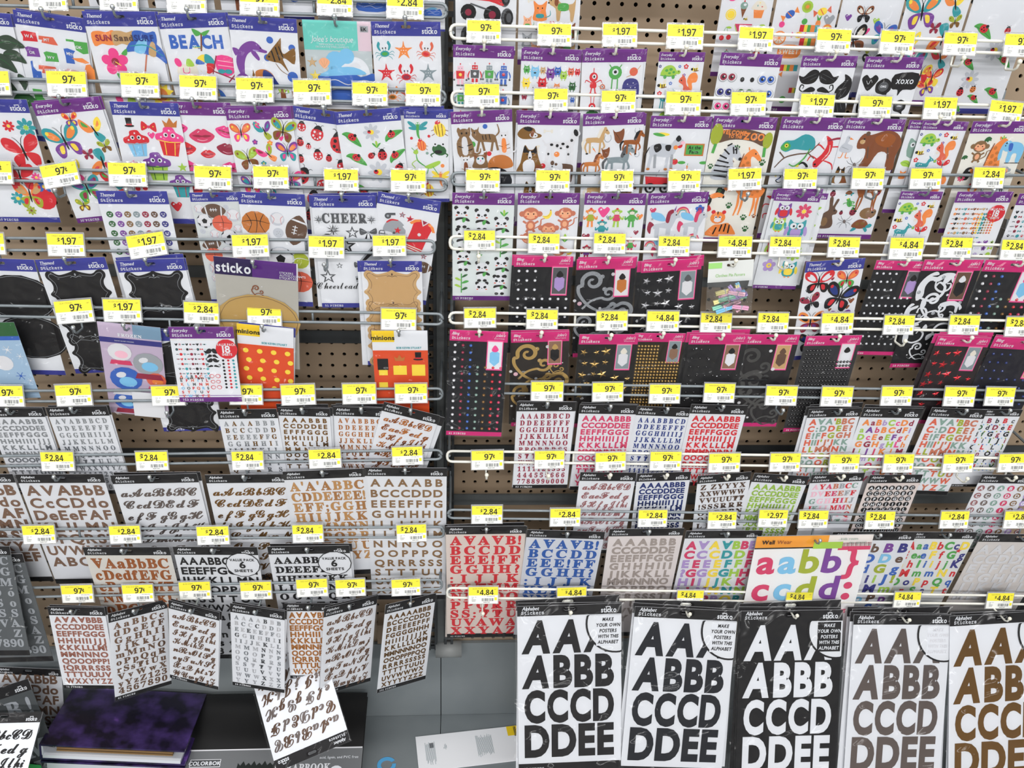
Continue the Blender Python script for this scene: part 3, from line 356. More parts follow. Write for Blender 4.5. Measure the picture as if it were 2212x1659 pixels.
'petdog': 's A -.8 .3 -.4 .7 0 .3 .7 .3 .9 .6 .8 -.7 .6 -.7 .5 -.1 0 -.1 -.1 -.7 -.3 -.7 -.4 0;e -.55 .45 .32 .28 0 A;e -.35 .4 .14 .26 0 N;s G -.2 .3 .4 .3 .4 -.1 -.2 -.1;e -.7 .5 .04 .05 0 K;e -.85 .35 .06 .05 0 K', 'petcat': 's 1 -.6 -.8 -.5 0 -.6 .8 -.2 .5 .2 .5 .6 .8 .5 0 .6 -.8;Me .2 .2 .06 .07 0 K;e 0 0 .06 .04 0 P;l 2 .07 .4 -.6 .9 -.4 .9 0;s 2 -.3 -.3 .3 -.3 .3 -.6 -.3 -.6',
'wave': 's B -1 -.6 -1 .1 -.5 .2 0 .35 .4 .1 .9 .2 1 -.6;s C -.9 .1 -.4 .35 .2 .4 .6 .2 0 .15;l i .03 -.8 -.1 -.4 0 0 -.15 .5 0 .9 -.1;l i .03 -.6 -.35 -.1 -.25 .3 -.4 .8 -.3',
'foam': 's W -.9 0 -.8 .5 -.3 .7 .2 .9 .7 .6 .95 0 .8 -.8 .5 -.2 .3 -.5 0 -.1 -.2 -.6 -.5 -.1;s i -.6 .1 -.3 .4 .3 .5 .5 .1 0 .2', 'shell': 's F -.8 .2 -.5 .7 0 .85 .5 .7 .8 .2 .2 -.6 -.2 -.6;l A .04 0 -.5 -.5 .5;l A .04 0 -.5 0 .7;l A .04 0 -.5 .5 .5',
'glasses': 'Ml 1 .09 .1 0 .3 .25 .7 .2 .8 -.1 .5 -.35 .2 -.2 .1 0', 'face': 'e 0 0 .95 .95 0 1;Me .35 .2 .2 .2 0 W;Me .33 .2 .09 .1 0 K;e 0 -.35 .35 .16 0 2', 'snow': 'l 1 .1 -.9 0 .9 0;l 1 .1 -.5 -.8 .5 .8;l 1 .1 .5 -.8 -.5 .8;e 0 0 .25 .25 0 1',
'globe': 'e 0 .2 .9 .8 0 1;e -.25 .45 .3 .2 20 i;e .1 0 .5 .35 0 2;p 3 -.7 -.55 .7 -.55 .85 -.95 -.85 -.95', 'rxsq': 'p 1 -.9 .9 .9 .9 .9 -.9 -.9 -.9',
'scroll': 'SCROLL',
'acan': 's 1 -.8 -.9 -.95 0 -.6 .7 -.1 1 .1 .8 -.3 .7 .3 .6 .2 .4 -.3 .4 -.5 0 -.45 -.6;l 1 .18 -.6 -.7 0 -.9 .6 -.6 .7 0 .3 .3 .1 0;s 1 .5 .1 .9 .5 .7 .9 .5 .6',
'leafy': 's D -.9 -.2 -.5 .5 .2 .7 .9 .2 .7 0 .9 -.3 .3 -.3 .1 -.7 -.3 -.4 -.7 -.6', 'owlg': 's h -.7 .9 0 .6 .7 .9 .6 -.8 -.6 -.8;Me .3 .3 .25 .25 0 W;Me .3 .3 .1 .1 0 K',
'photo': 'p P -1 1.25 1 1.25 1 -1.25 -1 -1.25;p I -.9 1.15 .9 1.15 .9 -1.15 -.9 -1.15;p 1 -.85 1.1 .85 1.1 .85 -1.1 -.85 -1.1;p 2 -.6 .2 0 .45 .6 .2 .6 -.55 0 -.9 -.6 -.55;s 3 -.4 .5 0 .85 .45 .5 .2 .3 -.2 .3',
'cross': 'l D .08 -.9 -.2 -.4 .1 .2 -.1 .9 .1;s L -.5 0 -.7 .5 -.3 .4;s L .1 0 0 .5 .3 .4;s L .6 0 .5 .5 .8 .3',
'jolees': 'rxsq',
}
def mirq(Q):
    a = [(-x, y) for x, y in Q[::-1]]+Q[1:]; return a+[(x, -y) for x, y in a[::-1][1:-1]]
def jn(P): return ' '.join('%.3f %.3f' % q for q in P)
Q1 = [(0, .86), (.12, .8), (.3, .74), (.5, .7), (.62, .74), (.72, .82), (.88, .84), (.97, .72), (.95, .58), (.86, .46), (.83, .3), (.88, .14), (.97, .06), (1, 0)]
L1_ = [(.12, .68), (.45, .62), (.6, .64), (.7, .72), (.82, .74), (.87, .65), (.82, .55), (.74, .42), (.72, .25), (.78, .1), (.87, 0)]
SP['frame'] = 's 1 '+jn(mirq(Q1))+';'+';'.join('l 2 .014 '+jn([(x*a, y*b) for x, y in L1_]) for a in (1, -1) for b in (1, -1))+';Ml 2 .02 0 .6 .1 .64 .18 .6;Ml 2 .02 0 -.6 .1 -.64 .18 -.6;e 0 .7 .03 .05 0 2;e 0 -.7 .03 .05 0 2'
def spir(cx, cy, r, a0, tn, d=1, n=14): return jn([(cx+r*(1-.85*i/n)*math.cos(math.radians(a0)+d*tn*6.283*i/n), cy+r*(1-.85*i/n)*math.sin(math.radians(a0)+d*tn*6.283*i/n)) for i in range(n+1)])
SP['scroll'] = 'l 1 .2 .1 -1.05 -.35 -.75 -.75 -.2 -.8 .2 '+spir(-.15, .45, .52, 200, 1.35, -1)+';l 1 .16 -.6 -.95 -.2 -.55 .25 -.4 '+spir(.6, -.15, .36, 240, 1.2, 1)+';l 1 .12 .1 -1.05 .5 -.95 '+spir(.78, -.8, .2, 240, 1.1, 1)+';e .75 .8 .09 .09 0 i;e -.95 -.5 .08 .08 0 i'
def sprite_mb(name, cols, mb=None, dz=.018):
    mb = mb or MB(); cols = cols or 'RPYK'; z = 0
    def C(c):
        if c in '1234': return cols[(int(c)-1) % len(cols)]
        return c
    for s in SP[name].split(';'):
        t = s.split(); mir = t[0][0] == 'M'; k = t[0].replace('M', '')
        z += dz
        if k == 'e':
            x, y, rx, ry, ro = map(float, t[1:6]); c = C(t[6]); ro = math.radians(ro); n = 14 if max(rx, ry) > .3 else 9
            if rx <= 0: continue
            P = [(x+rx*math.cos(a)*math.cos(ro)-ry*math.sin(a)*math.sin(ro), y+rx*math.cos(a)*math.sin(ro)+ry*math.sin(a)*math.cos(ro)) for a in [2*math.pi*i/n for i in range(n)]]
            polys = [P]
        elif k in 'ps':
            c = C(t[1]); v = list(map(float, t[2:])); P = list(zip(v[::2], v[1::2]))
            if k == 's': P = smooth_pts(P, True, 3)
            polys = [P]
        elif k == 'l':
            c = C(t[1]); w = float(t[2])/2; v = list(map(float, t[3:])); P = list(zip(v[::2], v[1::2]))
            if len(P) > 2: P = smooth_pts(P, False, 4)
            Lf = []; Rg = []
            for i, p in enumerate(P):
                a = P[max(0, i-1)]; b = P[min(len(P)-1, i+1)]; dx, dy = b[0]-a[0], b[1]-a[1]; q = math.hypot(dx, dy) or 1
                tw = w*(1 if len(P) < 5 else .6+.4*math.sin(math.pi*min(1, 1.2*i/(len(P)-1))))
                Lf.append((p[0]-dy/q*tw, p[1]+dx/q*tw)); Rg.append((p[0]+dy/q*tw, p[1]-dx/q*tw))
            polys = [[Lf[i], Lf[i+1], Rg[i+1], Rg[i]] for i in range(len(P)-1)]
        elif k == 't':
            c = C(t[1]); text(mb, t[5].replace('_', ' '), float(t[3]), float(t[4]), float(t[2]), c, 'sans', .85, al=1, z=z); continue
        for P in polys:
            mb.face([(p[0], p[1], z) for p in P], c)
            if mir: mb.face([(-p[0], p[1], z) for p in P], c)
    return mb
CACHE = {}
def sprite_mesh(name, cols, m):
    key = (name, cols, m.name)
    if key not in CACHE: CACHE[key] = sprite_mb(name, cols).mesh('sticker', m)
    return CACHE[key]
def star_mesh(c, m):
    key = ('star3', c)
    if key not in CACHE:
        mb = MB(); P = []
        for i in range(10):
            a = math.pi/2+i*math.pi/5; r = 1 if i % 2 == 0 else .42; P.append((r*math.cos(a), r*math.sin(a), 0))
        for i in range(10): mb.face([P[i], P[(i+1) % 10], (0, 0, .3)], c)
        CACHE[key] = mb.mesh('star', m)
    return CACHE[key]
def letter_mesh(st, ch, c, m, cond=1, ext=0, dbl=0, shear=0):
    key = ('L', st, ch, c, m.name, cond, ext, shear)
    if key not in CACHE:
        mb = MB(); letter(mb, st, ch, 0, 0, 1, c, cond, ext, shear=shear); CACHE[key] = mb.mesh('letter', m)
    return CACHE[key]
def letter(mb, st, ch, x, y, h, c, cond=1, ext=0, flip=False, maxw=9, ang=0, z=0, shear=0):
    "one letter centred on x with its middle at y"
    if ch == '^': ch = 'A'; flip = True
    if ch == 'T' and flip == 1: pass
    g = glyph(st, ch)
    if not g: return
    k = h/.7; w = (g[3]-g[2])*k*cond
    if w > maxw: cond *= maxw/w
    cx = (g[2]+g[3])/2; s = -1 if flip else 1; ca, sa = math.cos(ang), math.sin(ang)
    def tr(vx, vy, zz):
        a = ((vx-cx)*cond+(vy-.35)*shear)*k*s; b = (vy-.35)*k*s
        return (x+a*ca-b*sa, y+a*sa+b*ca, zz)
    if st == 'script':
        for q_ in (.016, .034, .05): mb.add([tr(vx+q_, vy-q_*.3, z-.0002-q_*.004) for vx, vy in g[0]], g[1], c)
    mb.add([tr(vx, vy, z+ext) for vx, vy in g[0]], g[1], c)
    if ext:
        cnt = {}
        for f in g[1]:
            for i in range(len(f)):
                e = (f[i], f[(i+1) % len(f)]); cnt[tuple(sorted(e))] = cnt.get(tuple(sorted(e)), 0)+1
        for f in g[1]:
            for i in range(len(f)):
                a, b = f[i], f[(i+1) % len(f)]
                if cnt[tuple(sorted((a, b)))] == 1:
                    A, B_ = g[0][a], g[0][b]; mb.face([tr(*A, z), tr(*B_, z), tr(*B_, z+ext), tr(*A, z+ext)], c)


# ------------------------------------------------------------------ setting: wall panels, deck, floor
YB = -.18
INCH = .0254
def world_of(gx, gz): return (gx*INCH, gz*INCH+H)
def pegboard(name, gx0, gx1, ox, oz, m):
    "perforated board with a hole every inch; ox, oz = phase of the hole grid"
    i0 = math.floor(gx0-ox); i1 = math.ceil(gx1-ox); zlo = U(1000, 1400, 0).z; j1 = int(math.ceil(20-oz)); j0 = int(math.floor((zlo-H)/INCH-oz))
    mb = MB(); r = .155*INCH; hh = .5*INCH
    oc = [(r*math.cos(math.pi/8+k*math.pi/4), r*math.sin(math.pi/8+k*math.pi/4)) for k in range(8)]
    for i in range(i0, i1+1):
        for j in range(j0, j1+1):
            cx = (i+ox)*INCH; cz = (j+oz)*INCH+H; b = len(mb.v)
            mb.v += [(cx+a, 0, cz+c) for a, c in oc]+[(cx+a, .005, cz+c) for a, c in oc]+[(cx+hh, 0, cz+hh), (cx-hh, 0, cz+hh), (cx-hh, 0, cz-hh), (cx+hh, 0, cz-hh)]
            Q = [b+16, b+17, b+18, b+19]
            for f in ([b+0, b+1, Q[0]], [b+1, b+2, Q[1], Q[0]], [b+2, b+3, Q[1]], [b+3, b+4, Q[2], Q[1]], [b+4, b+5, Q[2]], [b+5, b+6, Q[3], Q[2]], [b+6, b+7, Q[3]], [b+7, b+0, Q[0], Q[3]]):
                mb.f.append(f); mb.c.append(None)
            for k in range(8): mb.f.append([b+k, b+8+k, b+8+(k+1) % 8, b+(k+1) % 8]); mb.c.append(None)
    o = link(name, mb.mesh(name, m)); tag(o, kind='structure'); return o
WOOD = mat('pegboard_wood', rough=.6); noisy(WOOD, 5, '8f7b64', '9a866f', 5)
n_ = WOOD.node_tree; [x for x in n_.nodes if x.type == 'TEX_COORD'][0]; mpn = n_.nodes.new('ShaderNodeMapping'); mpn.inputs['Scale'].default_value = (1.2, 1, .35)
tcn = [x for x in n_.nodes if x.type == 'TEX_COORD'][0]; ton = [x for x in n_.nodes if x.type == 'TEX_NOISE'][0]
n_.links.new(tcn.outputs['Object'], mpn.inputs[0]); n_.links.new(mpn.outputs[0], ton.inputs['Vector'])
SEAM = U(952, 700, 0).x
pegboard('wall_left', SEAM/INCH-44, SEAM/INCH-1.6, .948, -.060, WOOD)
pegboard('wall_right', SEAM/INCH+1.6, SEAM/INCH+56, .877, -.012, WOOD)
def bx(name, x0, y0, z0, x1, y1, z1, m, kind='structure'):
    mb = MB(); mb.box(min(x0, x1), min(y0, y1), min(z0, z1), max(x0, x1), max(y0, y1), max(z0, z1)); o = link(name, mb.mesh(name, m))
    if kind: tag(o, kind=kind)
    return o
bx('wall_back', -2, .03, -.2, 2.2, .05, 2.6, BLACK)
bx('floor', -3.5, -6, -.02, 3.5, .1, 0, noisy(mat('floor_tile', rough=.3), 3, 'b9b7b0', 'c9c7c0', 2))
ZM = U(1000, 1388, -.01).z; ZD = .30
pl = bx('wall_panel_left', -2, -.012, ZD-.02, SEAM-.001, -.002, ZM, METAL); pr = bx('wall_panel_right', SEAM+.001, -.012, ZD-.02, 2.2, -.002, ZM, METAL)
pl.name = 'trim_1'; pr.name = 'trim_2'
bx('trim_3', -2, -.62, ZD-.03, SEAM-.0008, -.013, ZD, METAL); bx('trim_4', SEAM+.0008, -.62, ZD-.03, 2.2, -.013, ZD, METAL)
bx('trim_5', -2, -.6, 0, 2.2, -.58, ZD-.03, DARKM)
# horizontal splice bars on the boards
for k, (xa, xb, ya, yb_, m) in enumerate(((0, 935, 716, 742, DARKM), (980, 2300, 1066, 1088, SPLICE), (0, 935, 968, 985, DARKM), (980, 2300, 193, 203, SPLICE), (980, 2300, 592, 612, SPLICE), (980, 2300, 960, 984, DARKM), (0, 935, 582, 606, SPLICE))):
    a = U(xa, ya, -.002); b = U(xb, yb_, -.002); za, zb = U(1050, ya, 0).z, U(1050, yb_, 0).z
    bx('trim_%d' % (6+k), a.x, -.006, za, b.x, -.0005, zb, m)
# slotted upright between the two racks
up = bpy.data.objects.new('slotted_upright', None); SC.collection.objects.link(up); up.location = (SEAM, -.02, ZM)
tag(up, 'dark slotted steel upright between the left and right racks', 'upright')
for dx in (-.019, .019):
    mb = MB()
    for sx in (-.0105, .0045): mb.box(dx+sx, -.016, 0, dx+sx+.006, .004, 1.7)
    link('side_rail', mb.mesh('side_rail', DARKM), up)
    mb = MB()
    for k in range(66): mb.box(dx-.0045, -.012, k*INCH, dx+.0045, -.006, k*INCH+.009)
    tag(link('slot_rungs', mb.mesh('slot_rungs', DARKM), up), kind='stuff')
mb = MB(); mb.box(-.008, -.010, 0, .008, .002, 1.7); link('centre_strip', mb.mesh('centre_strip', SPLICE), up)

# ------------------------------------------------------------------ wire crossbars
ORD = ['first', 'second', 'third', 'fourth', 'fifth', 'sixth', 'seventh', 'eighth', 'ninth']
# side, colour, upper rod x0 y0 x1 y1, lower rod x0 y0 x1 y1 (inner end first for the right rack, last for the left)
BARS = {
 'L1': ('g', -60, -24, 965, 8, -60, 10, 965, 39), 'L2': ('g', -60, 168, 962, 196, -60, 197, 962, 225), 'L3': ('g', -60, 361, 965, 387, -60, 388, 965, 412),
 'L4': ('g', -60, 514, 939, 520, -60, 540, 939, 547), 'L5': ('g', -60, 659, 956, 678, -60, 682, 956, 701), 'L6': ('g', -60, 845, 956, 839, -60, 868, 956, 862),
 'L7': ('g', -60, 986, 954, 972, -60, 1008, 954, 992), 'L8': ('g', -60, 1144, 959, 1138, -60, 1164, 959, 1160), 'L9': ('g', -60, 1272, 955, 1252, -60, 1292, 955, 1272),
 'R1': ('w', 973, 53, 2280, 93, 972, 83, 2280, 118), 'R2': ('w', 976, 197, 2280, 231, 976, 228, 2280, 257), 'R3': ('g', 976, 373, 2280, 379, 976, 400, 2280, 404),
 'R4': ('w', 972, 510, 2280, 531, 972, 538, 2280, 556), 'R5': ('w', 971, 675, 2280, 694, 971, 698, 2280, 717), 'R6': ('g', 972, 827, 2280, 845, 972, 848, 2280, 866),
 'R7': ('w', 966, 974, 2280, 991, 966, 997, 2280, 1014), 'R8': ('g', 968, 1101, 2280, 1116, 968, 1119, 2280, 1134), 'R9': ('w', 966, 1270, 2280, 1288, 966, 1291, 2280, 1306)}
ROD = {}
def fillet(P, r, n=4):
    out = []; N = len(P)
    for i in range(N):
        p = Vector(P[i]); a = Vector(P[i-1]); b = Vector(P[(i+1) % N]); da = (a-p).normalized(); db = (b-p).normalized(); s = p+da*r; e = p+db*r
        for k in range(n+1):
            t = k/n; out.append(s*(1-t)**2+p*2*t*(1-t)+e*t*t)
    return out
for key, (cc, ax, ay, bx_, by, cx, cy, dx, dy) in BARS.items():
    A, B, C_, D_ = U(ax, ay, YB), U(bx_, by, YB), U(cx, cy, YB), U(dx, dy, YB)
    if key[0] == 'L': x0 = A.x-.08; ext = lambda P, Q, x: P+(Q-P)*((x-P.x)/(Q.x-P.x)); A, C_ = ext(A, B, x0), ext(C_, D_, x0); D_.x = B.x
    else: C_.x = A.x; D_.x = B.x
    ROD[key] = (C_, D_, A, B)
    m = GREYW if cc == 'g' else WHITEW
    root = bpy.data.objects.new('wire_crossbar', None); SC.collection.objects.link(root); root.location = (A.x if key[0] == 'R' else B.x, YB, (A.z+B.z)/2); root.location.z = A.z if key[0] == 'R' else B.z
    tag(root, '%s %s double-wire crossbar from the top on the %s rack' % (ORD[int(key[1])-1], 'grey' if cc == 'g' else 'white', 'left' if key[0] == 'L' else 'right'), 'wire rack', 'wire crossbars across the two racks')
    L0 = Vector(root.location); mb = MB(); mb.tube([p-L0 for p in fillet([A, B, D_, C_], .011)], .0027, 8, closed=True)
    link('wire_loop', mb.mesh('wire_loop', m, True), root)
    for fx in (.28, .74) if key[0] == 'L' else (.2, .62):
        p = A+(B-A)*fx; q = C_+(D_-C_)*fx; q.x = p.x; mb = MB(); mb.tube([p+Vector((0, .003, 0))-L0, q+Vector((0, .003, 0))-L0], .0024, 6); link('strut', mb.mesh('strut', m, True), root)
    for e, s in ((B if key[0] == 'L' else A, -1 if key[0] == 'L' else 1), (A if key[0] == 'L' else B, 1 if key[0] == 'L' else -1)):
        mb = MB(); p = e+Vector((s*.004, .002, -.012)); mb.tube([p-L0, p+Vector((0, .06, 0))-L0, Vector((p.x, -.004, p.z+.012))-L0], .003, 6)
        mb.box(p.x-L0.x-.002, -.03-L0.y, p.z-L0.z-.03, p.x-L0.x+.002, -.002-L0.y, p.z-L0.z+.03); link('arm', mb.mesh('arm', GREYW), root)
def rodz(key, x):
    a, b = ROD[key][:2]; return a.z+(b.z-a.z)*(x-a.x)/(b.x-a.x)

# ------------------------------------------------------------------ sticker packs
HEAD = {'E': ('6f2f84', 'purple-topped', 'Everyday', 'W'), 'T': ('3c3f96', 'blue-topped', 'Themed', 'W'), 'A': ('161416', 'black-topped', 'Alphabet', 'W'), 'B': ('cf2a78', 'pink-topped', 'Bling', 'W')}
def ring(mb, x0, y0, x1, y1, cx, cy, w, h, c, z, col_=None):
    I = [(cx-w+c, cy+h), (cx+w-c, cy+h), (cx+w, cy+h-c), (cx+w, cy-h+c), (cx+w-c, cy-h), (cx-w+c, cy-h), (cx-w, cy-h+c), (cx-w, cy+h-c)]
    Q = [(x0, y0), (x1, y0), (x1, y1), (x0, y1)]; b = len(mb.v); mb.v += [(a[0], a[1], z) for a in I+Q]; TL, TR_, BR, BL = 8, 9, 10, 11
    for f in ([TL, 0, 1, TR_], [TR_, 1, 2], [TR_, 2, 3, BR], [BR, 3, 4], [BR, 4, 5, BL], [BL, 5, 6], [BL, 6, 7, TL], [TL, 7, 0]):
        mb.f.append([b+i for i in f]); mb.c.append(col_)
def head_mesh(hd, hh, ratio, wide):
    k = ('head', hd, hh, ratio, wide)
    if k not in CACHE:
        mb = MB(); w = .07 if not wide else .055; ring(mb, 0, 0, 1, -hh, .5, -.36*hh, w, .022 if not wide else .016, .012, .001, HEAD[hd][0])
        ring(mb, 0, 0, 1, -hh, .5, -.36*hh, w, .022 if not wide else .016, .012, -.005, 'i')
        CACHE[k] = mb.mesh('header', PRINT)
        mb = MB(); mb.face([(0, -ratio), (1, -ratio), (1, -ratio+.085), (0, -ratio+.085)], HEAD[hd][0], .001); CACHE[k+('b',)] = mb.mesh('bottom_band', PRINT)
        mb = MB(); t = HEAD[hd][2]; s = .052 if not wide else .036
        text(mb, t, .045, -.085*hh/.2, s, 'W', 'thin', .82, .25, z=.003, gap=.1); text(mb, t, .048, -.085*hh/.2, s, 'W', 'thin', .82, .25, z=.0025, gap=.1)
        text(mb, 'Stickers', .04, -.165*hh/.2, s, 'W', 'mono', .85, z=.003, gap=.12)
        if hd == 'B': text(mb, "jolee's", .95, -.1, .06, 'W', 'thin', .8, .35, al=2, z=.003, gap=.06); text(mb, 'BOUTIQUE', .95, -.145, .02, 'W', 'thin', 1.1, al=2, z=.003, gap=.2)
        else:
            s2 = .075 if not wide else .05; text(mb, 'sticko', .955, -.165*hh/.2, s2, 'W', 'bold', .78, al=2, z=.003, gap=.05); xx = .955-(.16 if not wide else .107)
            mb.face([(xx, -.165*hh/.2+s2*1.15), (xx+.07*s2/.075, -.165*hh/.2+s2*1.2), (xx+.07*s2/.075, -.165*hh/.2+s2*1.05), (xx, -.165*hh/.2+s2*1.0)], 'W', .003)
        CACHE[k+('t',)] = mb.mesh('header_lettering', PRINT)
    return CACHE[k], CACHE[k+('b',)], CACHE[k+('t',)]
def back_mesh(hh, ratio, c):
    k = ('back', hh, ratio, c)
    if k not in CACHE:
        mb = MB(); mb.box(0, -ratio, -.006, 1, -hh, 0, c); CACHE[k] = mb.mesh('backing_card', PRINT)
    return CACHE[k]
def sleeve_mesh(hh, ratio):
    k = ('sl', hh, ratio)
    if k not in CACHE:
        mb = MB(); mg = .022; ring(mb, -mg, .012, 1+mg, -hh, .5, -.36*hh, .075, .026, .014, .018)
        mb.face([(-mg, -ratio-.02), (1+mg, -ratio-.02), (1+mg, -hh), (-mg, -hh)], None, .018); CACHE[k] = mb.mesh('clear_sleeve', SLEEVE)
    return CACHE[k]
MATS = {'p': PRINT, 'u': PUFFY, 'f': FOIL, 'g': GLIT, 'r': PEARL}
CARDS = []; NEXTZ = [0]
def frame_of(a, b, depth, twist, tilt):
    TL = U(a[0], a[1], depth)
    x = (b[0]-1106)/F; y = (b[1]-829.5)/F; r = FW+XA*x+YA*y; k = math.tan(math.radians(twist))
    # ray EYE + r t meets the upright plane through TL turned by twist
    t = (TL.y-EYE.y+k*(EYE.x-TL.x))/(r.y-k*r.x); TR_ = EYE+r*t
    u = (TR_-TL); W = u.length; u.normalize(); d = Vector((0, math.sin(tilt), -math.cos(tilt))); d = (d-u*d.dot(u)).normalized(); n = u.cross(-d)
    M = Matrix(((u.x*W, -d.x*W, n.x*W, TL.x), (u.y*W, -d.y*W, n.y*W, TL.y), (u.z*W, -d.z*W, n.z*W, TL.z), (0, 0, 0, 1)))
    return M, W
def draw_art(root, art, hh, ratio, W):
    seen = 0
    for gi, part in enumerate(art.split('|')):
        part = part.strip(); zb = .002+.0012*min(gi, 6)+(.005 if gi and '@' in art.split('|')[0] else 0)
        if not part: continue
        if part[0] == '@':          # alphabet: @style h y0 dy x0 x1 mat colours cond rows
            q = part[1:].split(); st, h, y0, dy, x0, x1, mk, cols, cond = q[0], float(q[1]), float(q[2]), float(q[3]), float(q[4]), float(q[5]), q[6], q[7], float(q[8])
            rows = q[9].split('/'); big = h*W > .0155; mb = MB(); ci = 0; sh = .16 if st == 'sans' and h > .26 else 0
            for ri, row in enumerate(rows):
                y = -(y0+ri*dy); n = len(row); ws = []
                if y < -ratio+.06: break
                for ch in row:
                    g = glyph(st, 'A' if ch == '^' else ch); ws.append((g[3]-g[2]) if g else .3)
                tw = sum(ws); sp = ((x1-x0)/(h/.7)-tw*cond)/max(1, n-1) if n > 1 else 0; cf = cond
                if sp < .05: cf = cond*((x1-x0)/(h/.7)-.05*(n-1))/(tw*cond); sp = .05
                px = x0
                for i, ch in enumerate(row):
                    w = ws[i]*cf*h/.7; c = cols[ci % len(cols)]; ci += 1; cxx = px+w/2; px += w+sp*h/.7
                    if ch == '_': continue
                    if big:
                        o = link('letter', letter_mesh(st, 'A' if ch == '^' else ch, c, MATS[mk], 1, .03, shear=sh if ch == 'A' else 0), root)
                        s = h; fl = -1 if ch == '^' else 1; o.location = (cxx, y, .002); o.scale = (s*cf*(1), s, .1); o.rotation_euler = (0, 0, math.pi if fl < 0 else 0)
                    else: letter(mb, st, ch, cxx, y, h, c, cf, 0, z=.004)
            if mb.v: tag(link('letter_stickers', mb.mesh('letter_stickers', MATS[mk]), root), kind='stuff')
        elif part[0] == '#':        # grid of domes: # kind mat cols nx ny x0 y0 dx dy r
            q = part[1:].split(); kind, mk, cols, nx, ny = q[0], q[1], q[2], int(q[3]), int(q[4]); x0, y0, dx, dy, r = map(float, q[5:10]); skip = float(q[10]) if len(q) > 10 else 0
            mb = MB()
            for j in range(ny):
                for i in range(nx):
                    x, y = x0+i*dx, y0+j*dy
                    if x > .5 and y < skip: continue
                    if y > ratio-.12: continue
                    c = cols[(i+(j if kind == 'mix' else 0)) % len(cols)]
                    if kind == 'tiny':
                        sub = MB(); sprite_mb(['heart', 'mous3', 'glasses', 'star', 'circ', 'flower', 'candy', 'paw', 'rbow'][(i*3+j*5) % 9], c+cols[(i+j+1) % len(cols)], sub)
                        mb.add([(x+a*r, -y+b_*r, .002+z*r) for a, b_, z in sub.v], sub.f); mb.c[-len(sub.f):] = sub.c
                    elif kind == 'disc':
                        sub = MB(); sprite_mb('dot2', c, sub); sub.f = sub.f[:1]; mb.face([(x+r*math.cos(t*.698), -y+r*math.sin(t*.698), .004) for t in range(9)], c)
                        letter(mb, 'sans', UC[(i+j*nx)//3 % 26], x, -y, r*1.1, 'W', z=.006)
                    elif kind == 'face':
                        sub = sprite_mb('face', c+'W'); mb.add([(x+a*r, -y+b_*r, .002+z*r) for a, b_, z in sub.v], sub.f); mb.c[-len(sub.f):] = sub.c
                    else: mb.ball((x, -y, .001), r, c, 8, 2, .8, True)
            o = link({'tiny': 'icon_stickers', 'disc': 'letter_discs', 'face': 'face_stickers'}.get(kind, 'gem_stickers'), mb.mesh('gems', MATS[mk], kind == 'mix' or kind == 'dome'), root); tag(o, kind='stuff')
        elif part[0] == '%':        # raised stars: % cols x y s ...
            q = part[1:].split(); c = q[0]; v = list(map(float, q[1:]))
            for i in range(0, len(v)-2, 3):
                o = link('star_sticker', star_mesh(c, FOIL if c != 'W' else PUFFY), root); o.location = (v[i], -v[i+1], .002); o.scale = (v[i+2],)*3; o.rotation_euler = (0, 0, (i*37 % 7-3)*.12)
        elif part[0] == '"':        # words: " style h x y al col text
            q = part[1:].split(); mb = MB(); text(mb, q[6].replace('_', ' '), float(q[2]), -float(q[3]), float(q[1]), q[5], q[0], float(q[7]) if len(q) > 7 else 1, float(q[8]) if len(q) > 8 else 0, al=float(q[4]), z=.013); link('lettering', mb.mesh('lettering', PRINT), root)
        elif part[0] == '*':        # round badge cut off by the card's right edge: * cx cy r colour
            q = part[1:].split(); cx, cy, r = map(float, q[:3]); mb = MB()
            for rr, cc_, zz in ((r, 'K', zb), (r-.018, q[3], zb+.001)): mb.face([(min(1, cx+rr*math.cos(t*.1309)), -max(hh+.005, cy-rr*math.sin(t*.1309)), zz) for t in range(48)], cc_)
            link('badge', mb.mesh('badge', PRINT), root)
        elif part[0] == '=':        # flat coloured patch: = x0 y0 x1 y1 col
            q = part[1:].split(); x0, y0, x1, y1 = map(float, q[:4]); mb = MB(); mb.face([(x0, -y1), (x1, -y1), (x1, -y0), (x0, -y0)], q[4], float(q[5]) if len(q) > 5 else .002); link(q[6] if len(q) > 6 else 'printed_patch', mb.mesh('patch', PRINT), root)
        else:
            mk = 'p'
            if part[0] == '~': mk = part[1]; part = part[2:]
            for it in part.split(','):
                q = it.split()
                if not q: continue
                nm = q[0]; x, y, s = map(float, q[1:4]); ro = float(q[4]) if len(q) > 4 else 0; cols = q[5] if len(q) > 5 else ''; sx = float(q[6]) if len(q) > 6 else 1
                if y+s*.8 > ratio-.02: continue
                o = link('sticker', sprite_mesh(nm, cols, MATS[mk]), root); seen += 1; o.location = (x, -y, zb+.0001*seen); s *= 1.14; o.scale = (s*sx, s, s*.12); o.rotation_euler = (0, 0, math.radians(ro))
DUPS = []
